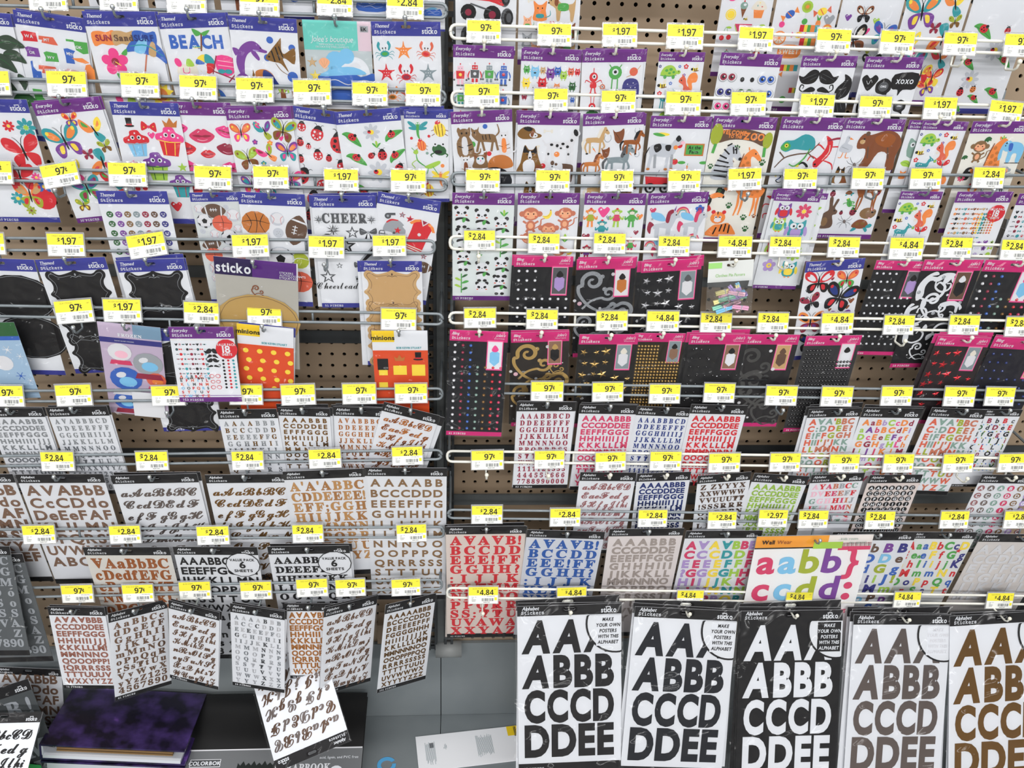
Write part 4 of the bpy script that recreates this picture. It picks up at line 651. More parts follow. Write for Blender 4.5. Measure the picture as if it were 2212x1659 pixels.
def card(short, hd, x0, y0, x1, y1, art, row=None, ratio=1.95, dz=0, twist=0, tilt=12, hook=1, sheet='W', pieces=None, hh=.2, stack=0, wide=False, noun='sticker pack', label=None, depth=None, cat='sticker pack', mk=None, so=(.03, .015), plain=False):
    yp = (YB-.010 if depth is None else depth)-(dz*.0017 if dz <= 5 else .0045+dz*.001)
    M, W = frame_of((x0, y0), (x1, y1), yp, twist, math.radians(tilt))
    if wide and hh == .2: hh = .135
    def build(Mx, lab, grp, full):
        r = bpy.data.objects.new('sticker_pack', None); SC.collection.objects.link(r); r.matrix_basis = Mx; r.empty_display_size = .02
        tag(r, lab, cat, grp)
        link('backing_card', back_mesh(hh, ratio, sheet), r)
        h, b, t = head_mesh(hd, hh, ratio, wide); link('header', h, r); link('clear_sleeve', sleeve_mesh(hh, ratio), r)
        if full and not plain: link('header_lettering', t, r); link('bottom_band', b, r)
        return r
    lab = label or '%s %s %s %s' % (HEAD[hd][1], noun, 'with', short)
    r = build(M, lab, 'sticker packs on the wire hooks', True)
    if pieces:
        mb = MB(); text(mb, pieces, .05, -ratio+.022, .04 if not wide else .026, 'W', 'mono', 1, z=.003, gap=.15); link('lettering', mb.mesh('pieces', PRINT), r)
    draw_art(r, art, hh, ratio, W)
    for k in range(stack):
        off = Matrix.Translation((so[0]*(1 if k % 2 == 0 else -.8), so[1]*(1+k*.6), -.034*(k+1)))@Matrix.Rotation(math.radians((-1.2, 1.6, -.6)[k % 3]), 4, 'Z')
        build(M@off, '%s spare %s pack behind the pack with %s' % (('nearest', 'second', 'third')[k], HEAD[hd][1], short), 'spare packs hanging behind the front ones', False)
    slot = M@Vector((.5, -.36*hh, 0)); CARDS.append((short, row, (x0+x1)/2, (y0+y1)/2, hd))
    if hook and row: make_hook(row, slot, 'pack with '+short)
    return r
HOOKN = {}
def make_hook(row, slot, what, empty=False):
    cc = BARS[row][0]; left = row[0] == 'L'; m = GREYW if cc == 'g' else WHITEW; km = STEEL if (left or cc == 'g') else WKNOB
    zr = rodz(row, slot.x); root = bpy.data.objects.new('peg_hook', None); SC.collection.objects.link(root); root.location = (slot.x, YB, zr)
    colr = 'grey' if cc == 'g' else 'white'
    tag(root, (('empty %s peg hook %s' if empty else '%s peg hook holding the %s') % (colr, what)), 'hook', 'peg hooks on the wire crossbars')
    dzs = min(-.004, slot.z-zr); dy = slot.y-YB
    mb = MB(); mb.tube([(0, -.003, .0), (0, -.004, dzs*.5), (0, -.003, dzs+.002), (0, -.006, dzs), (0, dy-.012, dzs), (0, dy-.02, dzs+.004), (0, dy-.024, dzs+.013)], .0021, 6)
    link('wire', mb.mesh('wire', m, True), root)
    mb = MB(); mb.ball((0, dy-.024, dzs+.014), .0042, None, 8, 5); link('knob', mb.mesh('knob', km, True), root)
def empty_hook(row, px, py, where):
    p = U(px, py, YB-.03); make_hook(row, Vector((p.x, YB-.016, p.z-.013)), where, True)

# ------------------------------------------------------------------ price tags
TAGN = []
def tag_meshes():
    mb = MB(); mb.box(-.5, -.31, -.006, .5, .31, 0, 'f4f4ee'); CACHE['tp'] = mb.mesh('paper', PAPER)
    mb = MB(); mb.face([(-.5, 0), (.5, 0), (.5, .31), (-.5, .31)], 'f2e53c', .002); CACHE['ty'] = mb.mesh('yellow_field', PAPER)
    mb = MB(); mb.box(-.53, -.335, -.03, .53, .36, -.012); mb.box(-.53, .345, -.012, .53, .36, .01); CACHE['th'] = mb.mesh('clear_holder', HOLDER)
    for v in 'ab':
        mb = MB(); x = -.06; rnd = random.Random(3)
        while x < .34:
            w = rnd.choice((.008, .012, .02)); mb.face([(x, -.22), (x+w, -.22), (x+w, -.11), (x, -.11)], 'Z', .002); x += w+rnd.choice((.008, .012, .018))
        q = (.38, -.19, .47, -.08); mb.face([(q[0], q[1]), (q[2], q[1]), (q[2], q[3]), (q[0], q[3])], 'f2e53c', .002)
        text(mb, '7868675309', .0, -.275, .032, 'Z', 'bold', .9, z=.002); text(mb, '0075-0686-0943', .12, -.055, .032, 'Z', 'thin', .9, z=.002)
        text(mb, 'Dept  28', -.4, -.08, .03, 'Z', 'thin', z=.002); text(mb, 'H01', -.4, -.13, .03, 'Z', 'thin', z=.002); text(mb, '02068542', -.4, -.18, .03, 'Z', 'bold', .8, z=.002); text(mb, 'T0.8475', -.4, -.23, .03, 'Z', 'bold', .8, z=.002)
        CACHE['tf'+v] = mb.mesh('fine_print', PAPER)
tag_meshes()
def price_mesh(p, v):
    k = ('price', p, v)
    if k not in CACHE:
        mb = MB()
        if p[0] == '$':
            x = -.36 if v == 'b' else -.22
            text(mb, '$', x, .075, .12 if v == 'a' else .17, 'K', 'bold', .8, z=.004); text(mb, p[1:], x+(.1 if v == 'a' else .13), .015, .19 if v == 'a' else .2, 'K', 'tag', .9 if v == 'a' else .78, z=.004, gap=.06)
        else:
            text(mb, '97', -.1, .015, .19, 'K', 'tag', .95, z=.004, gap=.05); text(mb, 'c', .17, .085, .12, 'K', 'bold', .9, z=.004); mb.face([(.2, .05), (.212, .05), (.212, .21), (.2, .21)], 'K', .004)
        CACHE[k] = mb.mesh('price', PAPER)
    return CACHE[k]
PW = {'97': '97-cent', '$1.97': '1.97-dollar', '$2.84': '2.84-dollar', '$4.84': '4.84-dollar', '$2.97': '2.97-dollar'}
def price_tag(row, cx, cy, w, rot, price, cap, v='a', what=None):
    p = U(cx, cy, YB-.008); q = U(cx+w/2, cy, YB-.008); W = 2*(q.x-p.x)
    rs = math.radians(rot+1.2); M = Matrix.Translation(p)@Matrix.Rotation(math.radians(90-9), 4, 'X')@Matrix.Rotation(rs, 4, 'Z')@Matrix.Scale(W, 4)
    r = bpy.data.objects.new('price_tag', None); SC.collection.objects.link(r); r.matrix_basis = M; r.empty_display_size = .02
    link('paper', CACHE['tp'], r); link('yellow_field', CACHE['ty'], r); link('clear_holder', CACHE['th'], r); link('price', price_mesh(price, v), r); tag(link('fine_print', CACHE['tf'+v], r), kind='stuff')
    mb = MB(); text(mb, cap, -.36, .225, .045, '8f8a30', 'thin', .8, z=.003); text(mb, '1.88T', .46, .2, .035, '8f8a30', 'thin', .9, al=2, z=.003); link('caption', mb.mesh('caption', PAPER), r)
    if what is None:
        best = None
        for s, rw, x, y, hd in CARDS:
            if rw == row and abs(x-cx) < 62 and (best is None or abs(x-cx) < best[1]): best = (s, abs(x-cx))
        what = 'above the pack with '+best[0] if best else None
    TAGN.append((r, row, cx, price, what))
#PART3
# ------------------------------------------------------------------ LEFT RACK: packs, row by row
BF = 'butterfly .28 .62 .24 8 TVOY,wing .78 .5 .18 0 OYTG,wing .72 1 .22 160 ROTG,butterfly .48 .3 .1 0 OVRY,butterfly .85 .75 .09 10 gkgk,butterfly .55 .85 .08 0 MMMM,wing .25 1.1 .17 0 CYPV,wing .8 1.3 .16 0 ROTG,butterfly .35 1.4 .2 5 TGVM,butterfly .75 1.6 .14 0 RYOY,butterfly .2 1.65 .1 0 gkgY,heart .5 1.7 .05'
card('dark beach items above the first left crossbar', 'T', 150, -185, 285, -180, 'flip .6 1.25 .2 30 K,circ .3 1.3 .15 0 K', None)
card('brown starfish above the first left crossbar', 'T', 300, -180, 435, -176, 'starfish .4 1.2 .2 0 N,dot2 .7 1.35 .12 0 S', None)
card('brown sand castles above the first left crossbar', 'T', 450, -176, 580, -172, 'st2 .4 1.25 .25 0 N,circ .7 1.3 .2 0 k', None)
card('blue bubbles above the first left crossbar', 'T', 590, -172, 660, -170, 'circ .4 2.2 .15 0 B', None, ratio=2.9)
card('a red road sign above the first left crossbar', 'T', 668, -170, 745, -168, '" bold .2 .5 2.45 1 R ROAD', None, ratio=2.75)
card('blue waves above the first left crossbar', 'T', 750, -170, 840, -166, 'wave .5 1.8 .3 0,foam .5 2.3 .25', None, ratio=2.7)
card('a plain white back above the first left crossbar', 'T', 905, -165, 960, -163, 'wave .5 3.2 .3', None, ratio=4)
card('dark green leaves', 'T', -120, 20, 22, 30, 'leaf .85 .45 .2 20 t,leaf .7 .75 .2 -10 t,leaf .9 .65 .16 0 t,leaf .95 1.05 .12 -60 t,leaf .6 1.1 .2 0 t,leafy .9 1.4 .2 0', 'L1', stack=1)
card('coloured state maps', 'T', 27, 20, 182, 40, 'st1 .17 .36 .1 0 R 1.1,st3 .43 .38 .12 0 f,st8 .85 .42 .14 0 G,st1 .18 .58 .1 0 V,st1 .44 .62 .1 0 G,st2 .72 .58 .12 0 B,st6 .2 .85 .13 0 B,st3 .38 .82 .14 0 f,st1 .72 .85 .11 0 R,st7 .93 .75 .17 0 O,st5 .5 1.02 .16 0 G,st4 .22 1.3 .17 0 G,st3 .42 1.18 .12 0 R,st6 .72 1.2 .1 0 V,st4 .95 1.25 .12 0 R,st5 .3 1.55 .16 0 B,st8 .65 1.6 .15 0 O,st2 .85 1.55 .12 0 T|" bold .045 .17 .37 1 i WA|" bold .04 .42 .39 1 i MT|" bold .04 .44 .64 1 i WV|" bold .04 .18 .6 1 i OR|" bold .04 .42 .84 1 i NE|" bold .04 .72 .86 1 i MD|" bold .04 .87 .44 1 i OK|" bold .04 .72 .55 1 i MN|" bold .04 .5 1.03 1 i TN', 'L1', stack=1)
card('beach words and a striped umbrella', 'T', 176, 24, 334, 25, 'word .22 .36 .14 3 O,word .5 .36 .14 0 A,word .78 .36 .14 -3 B,hibis .3 .68 .16 0,umbr .75 .65 .25 -12,flip .5 .95 .13 0,sun .85 1.15 .17 0,bag .35 1.35 .17 0 B,bball2 .6 1.5 .12 0,umbr .6 1.75 .15 0|" bold .08 .22 .39 1 M SUN|" serif .08 .5 .39 1 b Sand|" bold .08 .78 .39 1 d SURF', 'L1', dz=2, stack=1)
card('the word beach and a pink deck chair', 'T', 338, 32, 486, 27, 'beach .5 .4 .38 -2,bag .27 .82 .17 0,bball2 .56 .72 .13 0,chair .85 .82 .2 -5,flip .5 1.02 .1 50 G,umbr .6 1.25 .15 0,shell .3 1.35 .12 0,sun .8 1.5 .15', 'L1', dz=1, stack=1)
card('a purple dolphin and tropical fish', 'T', 492, 33, 640, 41, 'dolphin .26 .6 .23 0,angelfish .74 .55 .22 15,tropfish .5 .88 .17 -10,circ .58 .32 .045 0 B,circ .9 .42 .045 0 B,circ .52 .58 .045 0 B,circ .88 .85 .07 0 B,cross .72 1.1 .1 0,st2 .72 1.12 .08 0 N,st2 .9 1.14 .08 0 N,starfish .4 1.35 .13 0 N,tropfish .7 1.5 .18 0,circ .3 1.6 .07 0 B', 'L1', dz=3)
# the teal-headed ocean pack
r_ = card('a clear wave, foam and shells', 'T', 652, 42, 800, 47, '= 0 0 1 .42 73cfc4 .004|= .8 0 1 .42 e3cdd8 .005|= 0 .42 1 1.2 c4cdd0|wave .62 .85 .42 0,foam .73 .72 .2 20,circ .45 .58 .13 0 C,circ .42 .75 .09 0 C,circ .62 .5 .1 0 C,dot2 .68 .58 .03 0 W,dot2 .12 .95 .03 0 W|~ushell .28 .62 .09 0,starfish .13 .8 .08 0 Y,starfish .1 .6 .07 0 A,dot2 .22 .9 .025 0 W|" thin .085 .42 .3 1 W Jolee\'s_boutique .8 .2|" thin .025 .42 .35 1 W DIMENSIONAL_STICKERS|" thin .025 .42 .385 1 W DECORATIVE_EMBELLISHMENTS|= .84 .06 .96 .15 S .006|" bold .05 .9 .13 1 K EK', 'L1', hook=1, ratio=1.3, plain=True, label='teal-topped sticker pack with a clear wave, foam and shells')
card('crabs and starfish', 'T', 801, 46, 951, 47, 'crab .17 .42 .13 5 TG,starfish .45 .4 .12 0 O,crab .78 .42 .13 -5 fR,starfish .18 .72 .12 0 R,crab .47 .75 .14 0 RM,starfish .8 .72 .12 0 a,crab .25 1.05 .12 0 Ok,starfish .5 1.05 .12 0 f,crab .82 1.05 .12 0 RM,starfish .2 1.4 .12 0 T,crab .5 1.4 .13 0 RM,starfish .8 1.4 .12 0 O,crab .3 1.7 .12 0 TG', 'L1', dz=2)
card('red butterflies and bright flowers', 'T', -95, 212, 57, 215, 'flower8 .88 .42 .13 0 TL,flower8 .63 .4 .08 0 RY,butterfly .75 .8 .24 10 RRRR,butterfly .58 1.2 .2 0 RRRR,flower8 .95 1.1 .06 0 gk,flower8 .82 1.2 .07 0 PY,flower8 .9 1.35 .1 0 BY,butterfly .65 1.5 .2 0 OgAR,circ .85 1.55 .16 0 R,flower8 .45 1.55 .1 0 TY,butterfly .85 1.85 .0001,flower8 .6 1.75 .07 0 gk', 'L2', dz=1, pieces='40 PIECES')
card('rainbow butterflies', 'E', 67, 222, 212, 208, BF, 'L2', dz=2, stack=1, pieces='30 PIECES')
card('smiling cupcakes', 'T', 236, 219, 384, 223, 'cupcake .28 .62 .2 3 CRS,tophat .22 .32 .08 0,mous3 .28 .62 .1 0,rbow .5 .37 .1 -5 Rc,heart .52 .5 .05 0 P,cupcake .78 .58 .22 -5 RPY,crown .83 .32 .11 0,cupcake .52 .98 .22 0 LVD,star .9 1 .07 0 L,flower8 .17 .98 .07 0 PY,cupcake .83 1.3 .18 0 TVR,cherry .2 1.3 .1 0,cupcake .3 1.65 .18 0 RPY,heart .7 1.65 .08', 'L2', dz=2, pieces='26 PIECES')
card('pink and red lips', 'E', 350, 219, 497, 222, 'lips .5 .52 .17 0 c,lips .87 .45 .14 -15 P,lips .15 .4 .14 0 P,lips .2 .72 .16 0 R,lips .85 .72 .14 -10 M,lips .55 .8 .1 0 R,lips .88 1.02 .14 -10 P,lips .18 1 .15 0 P,lips .6 1.15 .2 0 c,lips .2 1.4 .15 0 R,lips .7 1.5 .15 0 P,lips .4 1.7 .13 0 M', 'L2', dz=0)
card('patterned butterflies and blossoms', 'E', 485, 232, 627, 229, 'butterfly .18 .4 .14 0 fPOY,flower .43 .28 .05 0 PY,wing .55 .38 .14 0 TVgP,butterfly .83 .38 .17 -15 gkTM,butterfly .22 .82 .16 10 gNLk,flower .37 .55 .04 0 VP,flower .6 .57 .04 0 OY,heart .78 .5 .04 0 P,wing .55 .75 .14 20 PgOM,butterfly .85 .72 .15 0 VTOP,flower .45 .9 .04 0 TY,flower .25 1.08 .05 0 PY,butterfly .58 1.1 .16 0 MfTO,butterfly .2 1.25 .14 0 VPTO,butterfly .85 1.2 .15 0 PVOT,butterfly .4 1.5 .15 0 TgVP,butterfly .75 1.6 .15 0 fPOY', 'L2', dz=3, stack=1)
card('spotted ladybirds on white', 'T', 632, 228, 775, 248, '~uladybug .14 .3 .08 0 RW,ladybug .38 .38 .12 -10 RW,ladybug .72 .48 .17 0 RK,ladybug .12 .55 .07 0 RK,ladybug .25 .6 .05 0 RW,ladybug .4 .72 .09 10 RW,ladybug .57 .75 .06 0 RK,ladybug .78 .85 .1 20 RW,ladybug .13 .82 .07 0 RK,ladybug .15 1.1 .15 -30 RK,ladybug .6 1.0 .07 60 RK,ladybug .5 1.2 .11 -60 RW,ladybug .83 1.3 .13 0 RW,ladybug .35 1.45 .13 0 RK,ladybug .65 1.5 .07 0 RW,ladybug .3 1.75 .1 0 RK,ladybug .7 1.8 .1 0 RW', 'L2', dz=0, ratio=2.1)
card('ladybirds on leaves and daisies', 'T', 722, 242, 863, 232, 'leafbug .2 .42 .14 -10,daisy .52 .35 .12 0,leafbug .83 .42 .13 60,sprig .57 .56 .07 0 ,leafbug .22 .75 .14 0,ladybug .47 .72 .06 -60 RK,ladybug .64 .72 .09 0 RK,leafbug .85 .75 .13 70,daisy .55 1.0 .16 0,ladybug .88 .95 .08 -30 RK,ladybug .15 1.02 .1 30 RK,leafbug .85 1.22 .13 0,leafbug .25 1.3 .14 -30,ladybug .6 1.4 .1 0 RK,daisy .3 1.6 .13 0,ladybug .8 1.6 .09 0 OK', 'L2', dz=4)
card('cartoon insects and a green mantis', 'T', 872, 237, 968, 238, '~ubug .3 .45 .22 0 TG,beetle .8 .45 .2 0 Yk,circ .15 .65 .03 0 R,beetle .38 .82 .15 0 OR,circ .55 .6 .03 0 R,frog .78 .9 .2 0,mantis .45 1.25 .3 0,circ .85 1.3 .04 0 O,circ .5 1.0 .03 0 h,bug .8 1.6 .2 0 YO,beetle .5 1.9 .2 0 YR,bug .2 1.8 .2 0 LG', 'L2', dz=1, ratio=2.2, stack=2, so=(.12, .03))
card('rows of little round faces', 'T', 206, 412, 360, 413, '# face u DVnaMbU 7 12 .12 .36 .127 .15 .052', 'L3', dz=4)
card('puffy sports balls', 'T', 408, 416, 516, 415, '~ubaseb .13 .35 .1 0,fball .42 .4 .22 0,golf .68 .33 .06 0,soccer .2 .62 .15 0,orangeball .55 .68 .18 0,baseb .8 .5 .14 0,golf .12 .85 .06 0,baseb .35 .92 .1 0,soccer .65 1.0 .17 0,baseb .85 .8 .09 0,fball .25 1.15 .18 10,orangeball .25 1.4 .16 0,baseb .55 1.3 .1 0,orangeball .85 1.35 .16 0,baseb .25 1.7 .16 0,baseb .2 1.95 .1 0,orangeball .6 2 .18 0,tennis .8 1.1 .09 0,soccer .3 2.25 .14 0', 'L3', dz=1, ratio=2.55, sheet='d6dadb')
card('large sports balls', 'T', 513, 414, 658, 420, 'bball .22 .5 .19 0,baseb .55 .42 .11 0,golf .55 .65 .08 0,fball .83 .6 .23 75,soccer .55 1.1 .2 0,tennis .85 1.12 .13 0,volley .2 1.1 .0001,golf .2 .95 .12 0,fball .4 1.45 .24 20,orangeball .82 1.5 .18 0,fball .8 1.78 .2 60,baseb .2 1.7 .13 0'.replace('volley .2 1.1 .0001,', ''), 'L3', dz=3)
card('the word cheer and black stars', 'T', 670, 422, 811, 423, '" serif .16 .5 .45 1 Z CHEER .8|pompom .09 .4 .07 0,pompom .91 .4 .07 0,pompom .3 .58 .1 0,star .6 .62 .1 0 ZW,bow .85 .62 .12 0,dot2 .2 .75 .1 0 K,star .48 .85 .15 0 KS,megaph .8 .95 .2 20,star .3 .92 .06 0 ZS,megaph .8 1.35 .2 -20,star .15 1.4 .12 0 ZW,pompom .35 1.85 .16 0,star .35 1.2 .05 0 ZW,bow .7 1.2 .1 0,megaph .85 1.8 .16 10|" script .13 .42 1.62 1 K Cheerleading .8', 'L3', dz=2, ratio=1.98, stack=2, so=(-.03, .0), pieces='51 PIECES')
card('a football helmet and red jersey', 'T', 817, 413, 953, 436, 'whistle .22 .36 .09 10,star .42 .33 .05 0 MS,star .55 .38 .06 0 RM,helmet .3 .62 .19 0,jersey .72 .65 .26 -15,star .5 .72 .05 0 RM,star .1 .85 .05 0 RM,fball .3 .98 .12 0,star .85 1.0 .05 0 MS,fball .85 1.2 .15 0,helmet .4 1.4 .18 0,jersey .7 1.6 .2 0,star .2 1.65 .08 0 MS', 'L3', dz=3, ratio=1.9)
# row 4
card('a large black chalk oval', 'T', -80, 556, 73, 561, 'oval .63 .65 .48 0 KS,oval .66 1.35 .48 0 KS', 'L4', dz=0, ratio=2.05)
FR = 'frame .5 .58 .4 0 KS .98,frame .5 1.1 .4 0 KS .98,frame .5 1.62 .4 0 KS .98'
card('black chalk frames, at the left', 'T', 75, 561, 226, 555, FR, 'L4', dz=2, ratio=2.0)
card('black chalk frames, in the middle', 'T', 249, 563, 396, 558, FR, 'L4', dz=2, ratio=2.0, stack=2, so=(.02, .01))
card('chalk frames half hidden by a value pack', 'T', 296, 714, 436, 712, FR, 'L5', dz=-1, ratio=2.0, pieces='12 PIECES', stack=1)
card('kraft brown scroll frames', 'T', 779, 563, 911, 564, 'frame .5 .58 .42 0 Ab 1,frame .5 1.12 .42 0 Ab 1,frame .5 1.65 .42 0 Ab 1', 'L4', dz=3, ratio=2.05, stack=1, so=(-.06, -.02))
# folded purple header with kraft oval in a clear bag
card('a kraft brown oval in a clear bag', 'E', 461, 553, 643, 570, '= 0 0 1 .235 2a1a4e .004|= .45 0 1 .235 5b2a80 .005|= .985 0 1.0 .235 W .006|" bold .13 .02 .19 0 W sticko .8|" thin .028 .78 .15 0 W STICKERS|" thin .028 .78 .185 0 W AUTOCOLLANTS|" thin .028 .78 .22 0 W ETIQUETAS|oval .5 .85 .46 0 lb 1,scroll .5 .42 .07 0 N,oval .5 1.42 .46 0 lb 1', 'L4', dz=10, ratio=1.55, sheet='b9b6ae', hh=.235, plain=True, label='clear bag with a folded dark purple header and kraft ovals')
# row 5
card('pale blue snowflakes', 'T', -60, 697, 30, 696, '= 0 0 1 .4 D .003|= 0 .4 1 .52 B .004|snow .6 .8 .12 0 i,snow .85 1.0 .09 0 W,circ .4 1.2 .2 0 i,snow .7 1.6 .12 0 B,snow .9 1.75 .08 0 W', 'L5', ratio=2.3, sheet='a9c4dc', dz=3, plain=True, label='icy blue sticker pack with snowflakes at the left edge')
card('snow globes', 'T', 209, 694, 346, 708, '= 0 0 1 .28 c9b8cf .003|= .55 0 1 .25 7f9fb8 .004|s0|= 0 .28 1 .38 U .005|" serif .06 .5 .24 1 W FROZEN|" thin .02 .4 .34 1 W SNOW_GLOBE_STICKERS|globe .3 .6 .19 0 iIc,globe .74 .8 .24 0 SCM,globe .35 1.15 .26 0 BCi,globe .85 1.1 .16 0 fOc,globe .3 1.6 .2 0 BCM|= .42 1.33 .95 1.85 i .03 warning_label|" thin .05 .68 1.44 1 K WARNING:|" thin .05 .68 1.6 1 K ADVERTISSEMENT|" thin .05 .68 1.76 1 K AVISO'.replace('|s0', ''), 'L5', ratio=1.85, sheet='c7b6cd', dz=5, plain=True, label='lilac and blue sticker pack with printed snow globes')
card('eighteen sheets of tiny icons, on the left rack', 'E', 363, 706, 503, 706, '= 0 .2 1 .215 W .003|= 0 .215 1 .225 E|# tiny p KRTKMK 9 8 .08 .3 .055 .085 .024|mous .62 .42 .11 0,mous3 .62 .5 .09,mous .62 .58 .09,mous2 .62 .68 .1|circ .86 .38 .15 0 R|" bold .04 .86 .32 1 W VALUE_PACK .8|" bold .12 .86 .44 1 W 18|" bold .04 .86 .49 1 W SHEETS .8|# dome p KRT 3 9 .78 .58 .08 .06 .02|@sans .045 .86 .07 .06 .5 p fCZR 1 AABBCC/EFHIIL/KLMNM/OOPQRS/STTUV/VWXYZ|glasses .62 .85 .09,glasses .62 .95 .08,glasses .62 1.05 .09|= 0 1.2 1 1.21 V', 'L5', ratio=1.32, dz=11, hh=.2, pieces='753 PIECES', tilt=3, noun='value pack')
MIN = '" bold .09 .2 .19 1 K minions|" bold .04 .66 .38 1 T BOB_KEVIN_STUART .8|= 0 .42 1 1.9 e2552c'
card('orange sheets and a yellow corner patch, tilted', 'T', 511, 698, 634, 710, '= 0 0 1 .42 W .003|= 0 0 .4 .24 f2cf2a .005|'+MIN+'|'+','.join('circ %.2f %.2f .045 0 Y' % (.14+.25*(i % 4)+.05*(i//4 % 2), .55+.2*(i//4)) for i in range(20)), 'L5', ratio=1.65, dz=4, plain=True, label='orange sticker sheet pack, white top, yellow logo patch, tilted', stack=1)
card('orange sheets and a yellow corner patch, upright', 'T', 802, 714, 923, 714, '= 0 0 1 .42 W .003|= 0 0 .4 .24 f2cf2a .005|'+MIN+'|~pst2 .16 .75 .0001|rxsq .17 .72 .12 0 K .8,rxsq .17 .9 .06 0 Y 1.3,crown .48 .6 .1 0 M,rxsq .48 .85 .1 0 Y 1.2,tophat .82 .56 .1 0,rxsq .82 .85 .12 0 Y,rxsq .5 1.3 .14 0 Y,rxsq .16 1.2 .08 0 Y'.replace('~pst2 .16 .75 .0001|', ''), 'L5', ratio=1.65, dz=2, plain=True, label='orange sticker sheet pack, white top, yellow logo patch, hanging straight')
# alphabets
AB1 = 'AAAABBB/CCCDDDEE/EEFFFGGG/HHHIIIIJJJ/KKKLLLM/MMMNNNN/OOOOPPPQ/RRRRSSSS/TTTTUUU/VVWWXXY/YYZZ'
AB2 = 'AAABBBCD/DDEEEFFF/GGGHHIIIJ/JJKKLLLM/MMNNNOO/PPQRRRSS/STTTUUV/WWXXYYYZ/1111122333/444555666/7788990000'
ABS = 'aABbcCD/EaeFedg/IHfgJlhi/KMikLmj/nRrOlPq/oyTuNSt/XxQptsV/WUwyYzZ'
AVA = 'A^A^BBB/CCCDDDEE/EEFFFGGG/HHHIIIJJJ/KKKLLLM!/MMNNNO/QOOOPPP!/!QRRRSSS/TTTUUUV/WXXYYZZ'
def A1(st, col_, mk='p', rows=AB1, h=.1, y0=.3, dy=.148, x0=.07, x1=.93, cond=1): return '@%s %g %g %g %g %g %s %s %g %s' % (st, h, y0, dy, x0, x1, mk, col_, cond, rows)
card('fat silver capitals', 'A', -35, 882, 91, 881, A1('sans', 'S', 'f'), 'L6', dz=2, stack=1)
card('silver western capitals', 'A', 98, 880, 230, 877, A1('serif', 'S', 'f', 'A^ABBBCD/'+AB2[9:], cond=.75), 'L6', dz=1, stack=1)
card('slim gold and silver capitals', 'A', 468, 885, 597, 883, A1('serif', 'SkSkSS', 'f', 'AAAABBB/BCCCDDD/EEEEEFFG/GGHHHII/IIJJKKLL/MMMNNN/OOOPPP/QQRRS/SSTTU/UUVVW', cond=.8), 'L6', dz=2)
card('heavy bronze capitals', 'A', 600, 880, 712, 883, A1('sans', 'k', 'f', 'AAABBB/CCDDDEE/EFFFGGG/HHIIIIJJJ/KKLLLM/MMNNN/OOOOPP/RRRSSS/TTTUU'), 'L6', dz=1, stack=2, so=(.05, .02), twist=0)
card('copper western capitals', 'A', 720, 878, 845, 882, A1('serif', 'Q', 'f', 'A^ABBBCD/'+AB2[9:], cond=.75), 'L6', dz=0, stack=2, so=(-.04, .01))
card('copper script letters, hanging crooked', 'A', 830, 868, 950, 898, A1('script', 'Qo', 'f', ABS, h=.16, dy=.2, y0=.32), 'L6', dz=4, stack=1, so=(.1, -.02), ratio=2.1)
WB = dict(wide=True, ratio=1.85)
GLB = 'AVABbB/CcCDdo/DeEeFAF/KLILMN/OPQRST/UVWXYZ/ABCDEF'
card('brown glitter letters at the left edge', 'A', -160, 1026, 27, 1024, A1('sans', 'e', 'g', GLB, h=.15, y0=.25, dy=.19, x0=.04, x1=.96), 'L7', dz=1, **WB)
card('rose-brown glitter bubble letters', 'A', 33, 1025, 222, 1024, A1('bold', 'e', 'g', GLB, h=.15, y0=.25, dy=.2, x0=.05, x1=.96), 'L7', dz=2, **WB)
ABW = 'aAaBbBC/CcdDEdF/efFgGgH/hiIjJkK/lLmMnN/oOpPqQ/rRsStT/uUvVwW/xXyYzZ'
card('pewter script letters', 'A', 238, 1027, 425, 1023, A1('script', 'j', 'f', ABW, h=.14, y0=.27, dy=.19, x0=.05, x1=.95), 'L7', dz=2, stack=1, **WB)
card('dark brown script letters', 'A', 442, 1026, 620, 1024, A1('script', 'k', 'f', ABW, h=.14, y0=.27, dy=.19, x0=.05, x1=.95), 'L7', dz=1, **WB)
card('wood-look slab capitals', 'A', 610, 1019, 787, 1012, A1('serif', 'zzvzv', 'p', "A'A'ABBC/CDDEEEE!/EFF;GGH/HIIJJKK/LLMMNN/OPPQRR/SSTTUU/VVWXYZ", h=.14, y0=.25, dy=.175, x0=.05, x1=.97, cond=.9), 'L7', dz=3, **WB)
card('wide tan capitals', 'A', 787, 1010, 965, 1011, A1('bold', 'n', 'p', 'AAAABB/BCCCDDD/EEEEFFFG/GGHHHII/IIJJJKK/LLLMMM/NNNOO/OOPPPQ/QRRRSSS/STTTUU/UVVWWW/XXYYZZ', h=.115, y0=.24, dy=.175, x0=.06, x1=.95), 'L7', dz=4, wide=True, ratio=2.35)
GR = dict(sheet='5b5f62')
ABG = 'ABC/DEFG/IKLM/BrOo/RJSo/WSSS/MWVA/XYZ/4567890/4567890'
card('grey letters on a smoky sheet, frontmost', 'A', -150, 1180, 20, 1180, A1('serif', 'S', 'p', ABG, h=.12, y0=.22, dy=.165, x0=.3, x1=.95), 'L8', dz=8, wide=True, ratio=1.75, tilt=-2, stack=0, **GR)
card('grey capitals on a smoky sheet, behind', 'A', -135, 1200, 48, 1196, A1('serif', 'S', 'p', ABG, h=.12, y0=.22, dy=.165, x0=.3, x1=.95), 'L8', dz=2, wide=True, ratio=1.75, tilt=4, hook=0, **GR)
card('brown slab letters turned sideways', 'A', 178, 1182, 365, 1182, A1('serif', 'o', 'u', '^AaBbBC/cDedfEFG/ePpwOMT/NMmKkL/oPQRST', h=.16, y0=.27, dy=.2, x0=.05, x1=.95), 'L8', dz=3, sheet='dfdcd6', **WB)
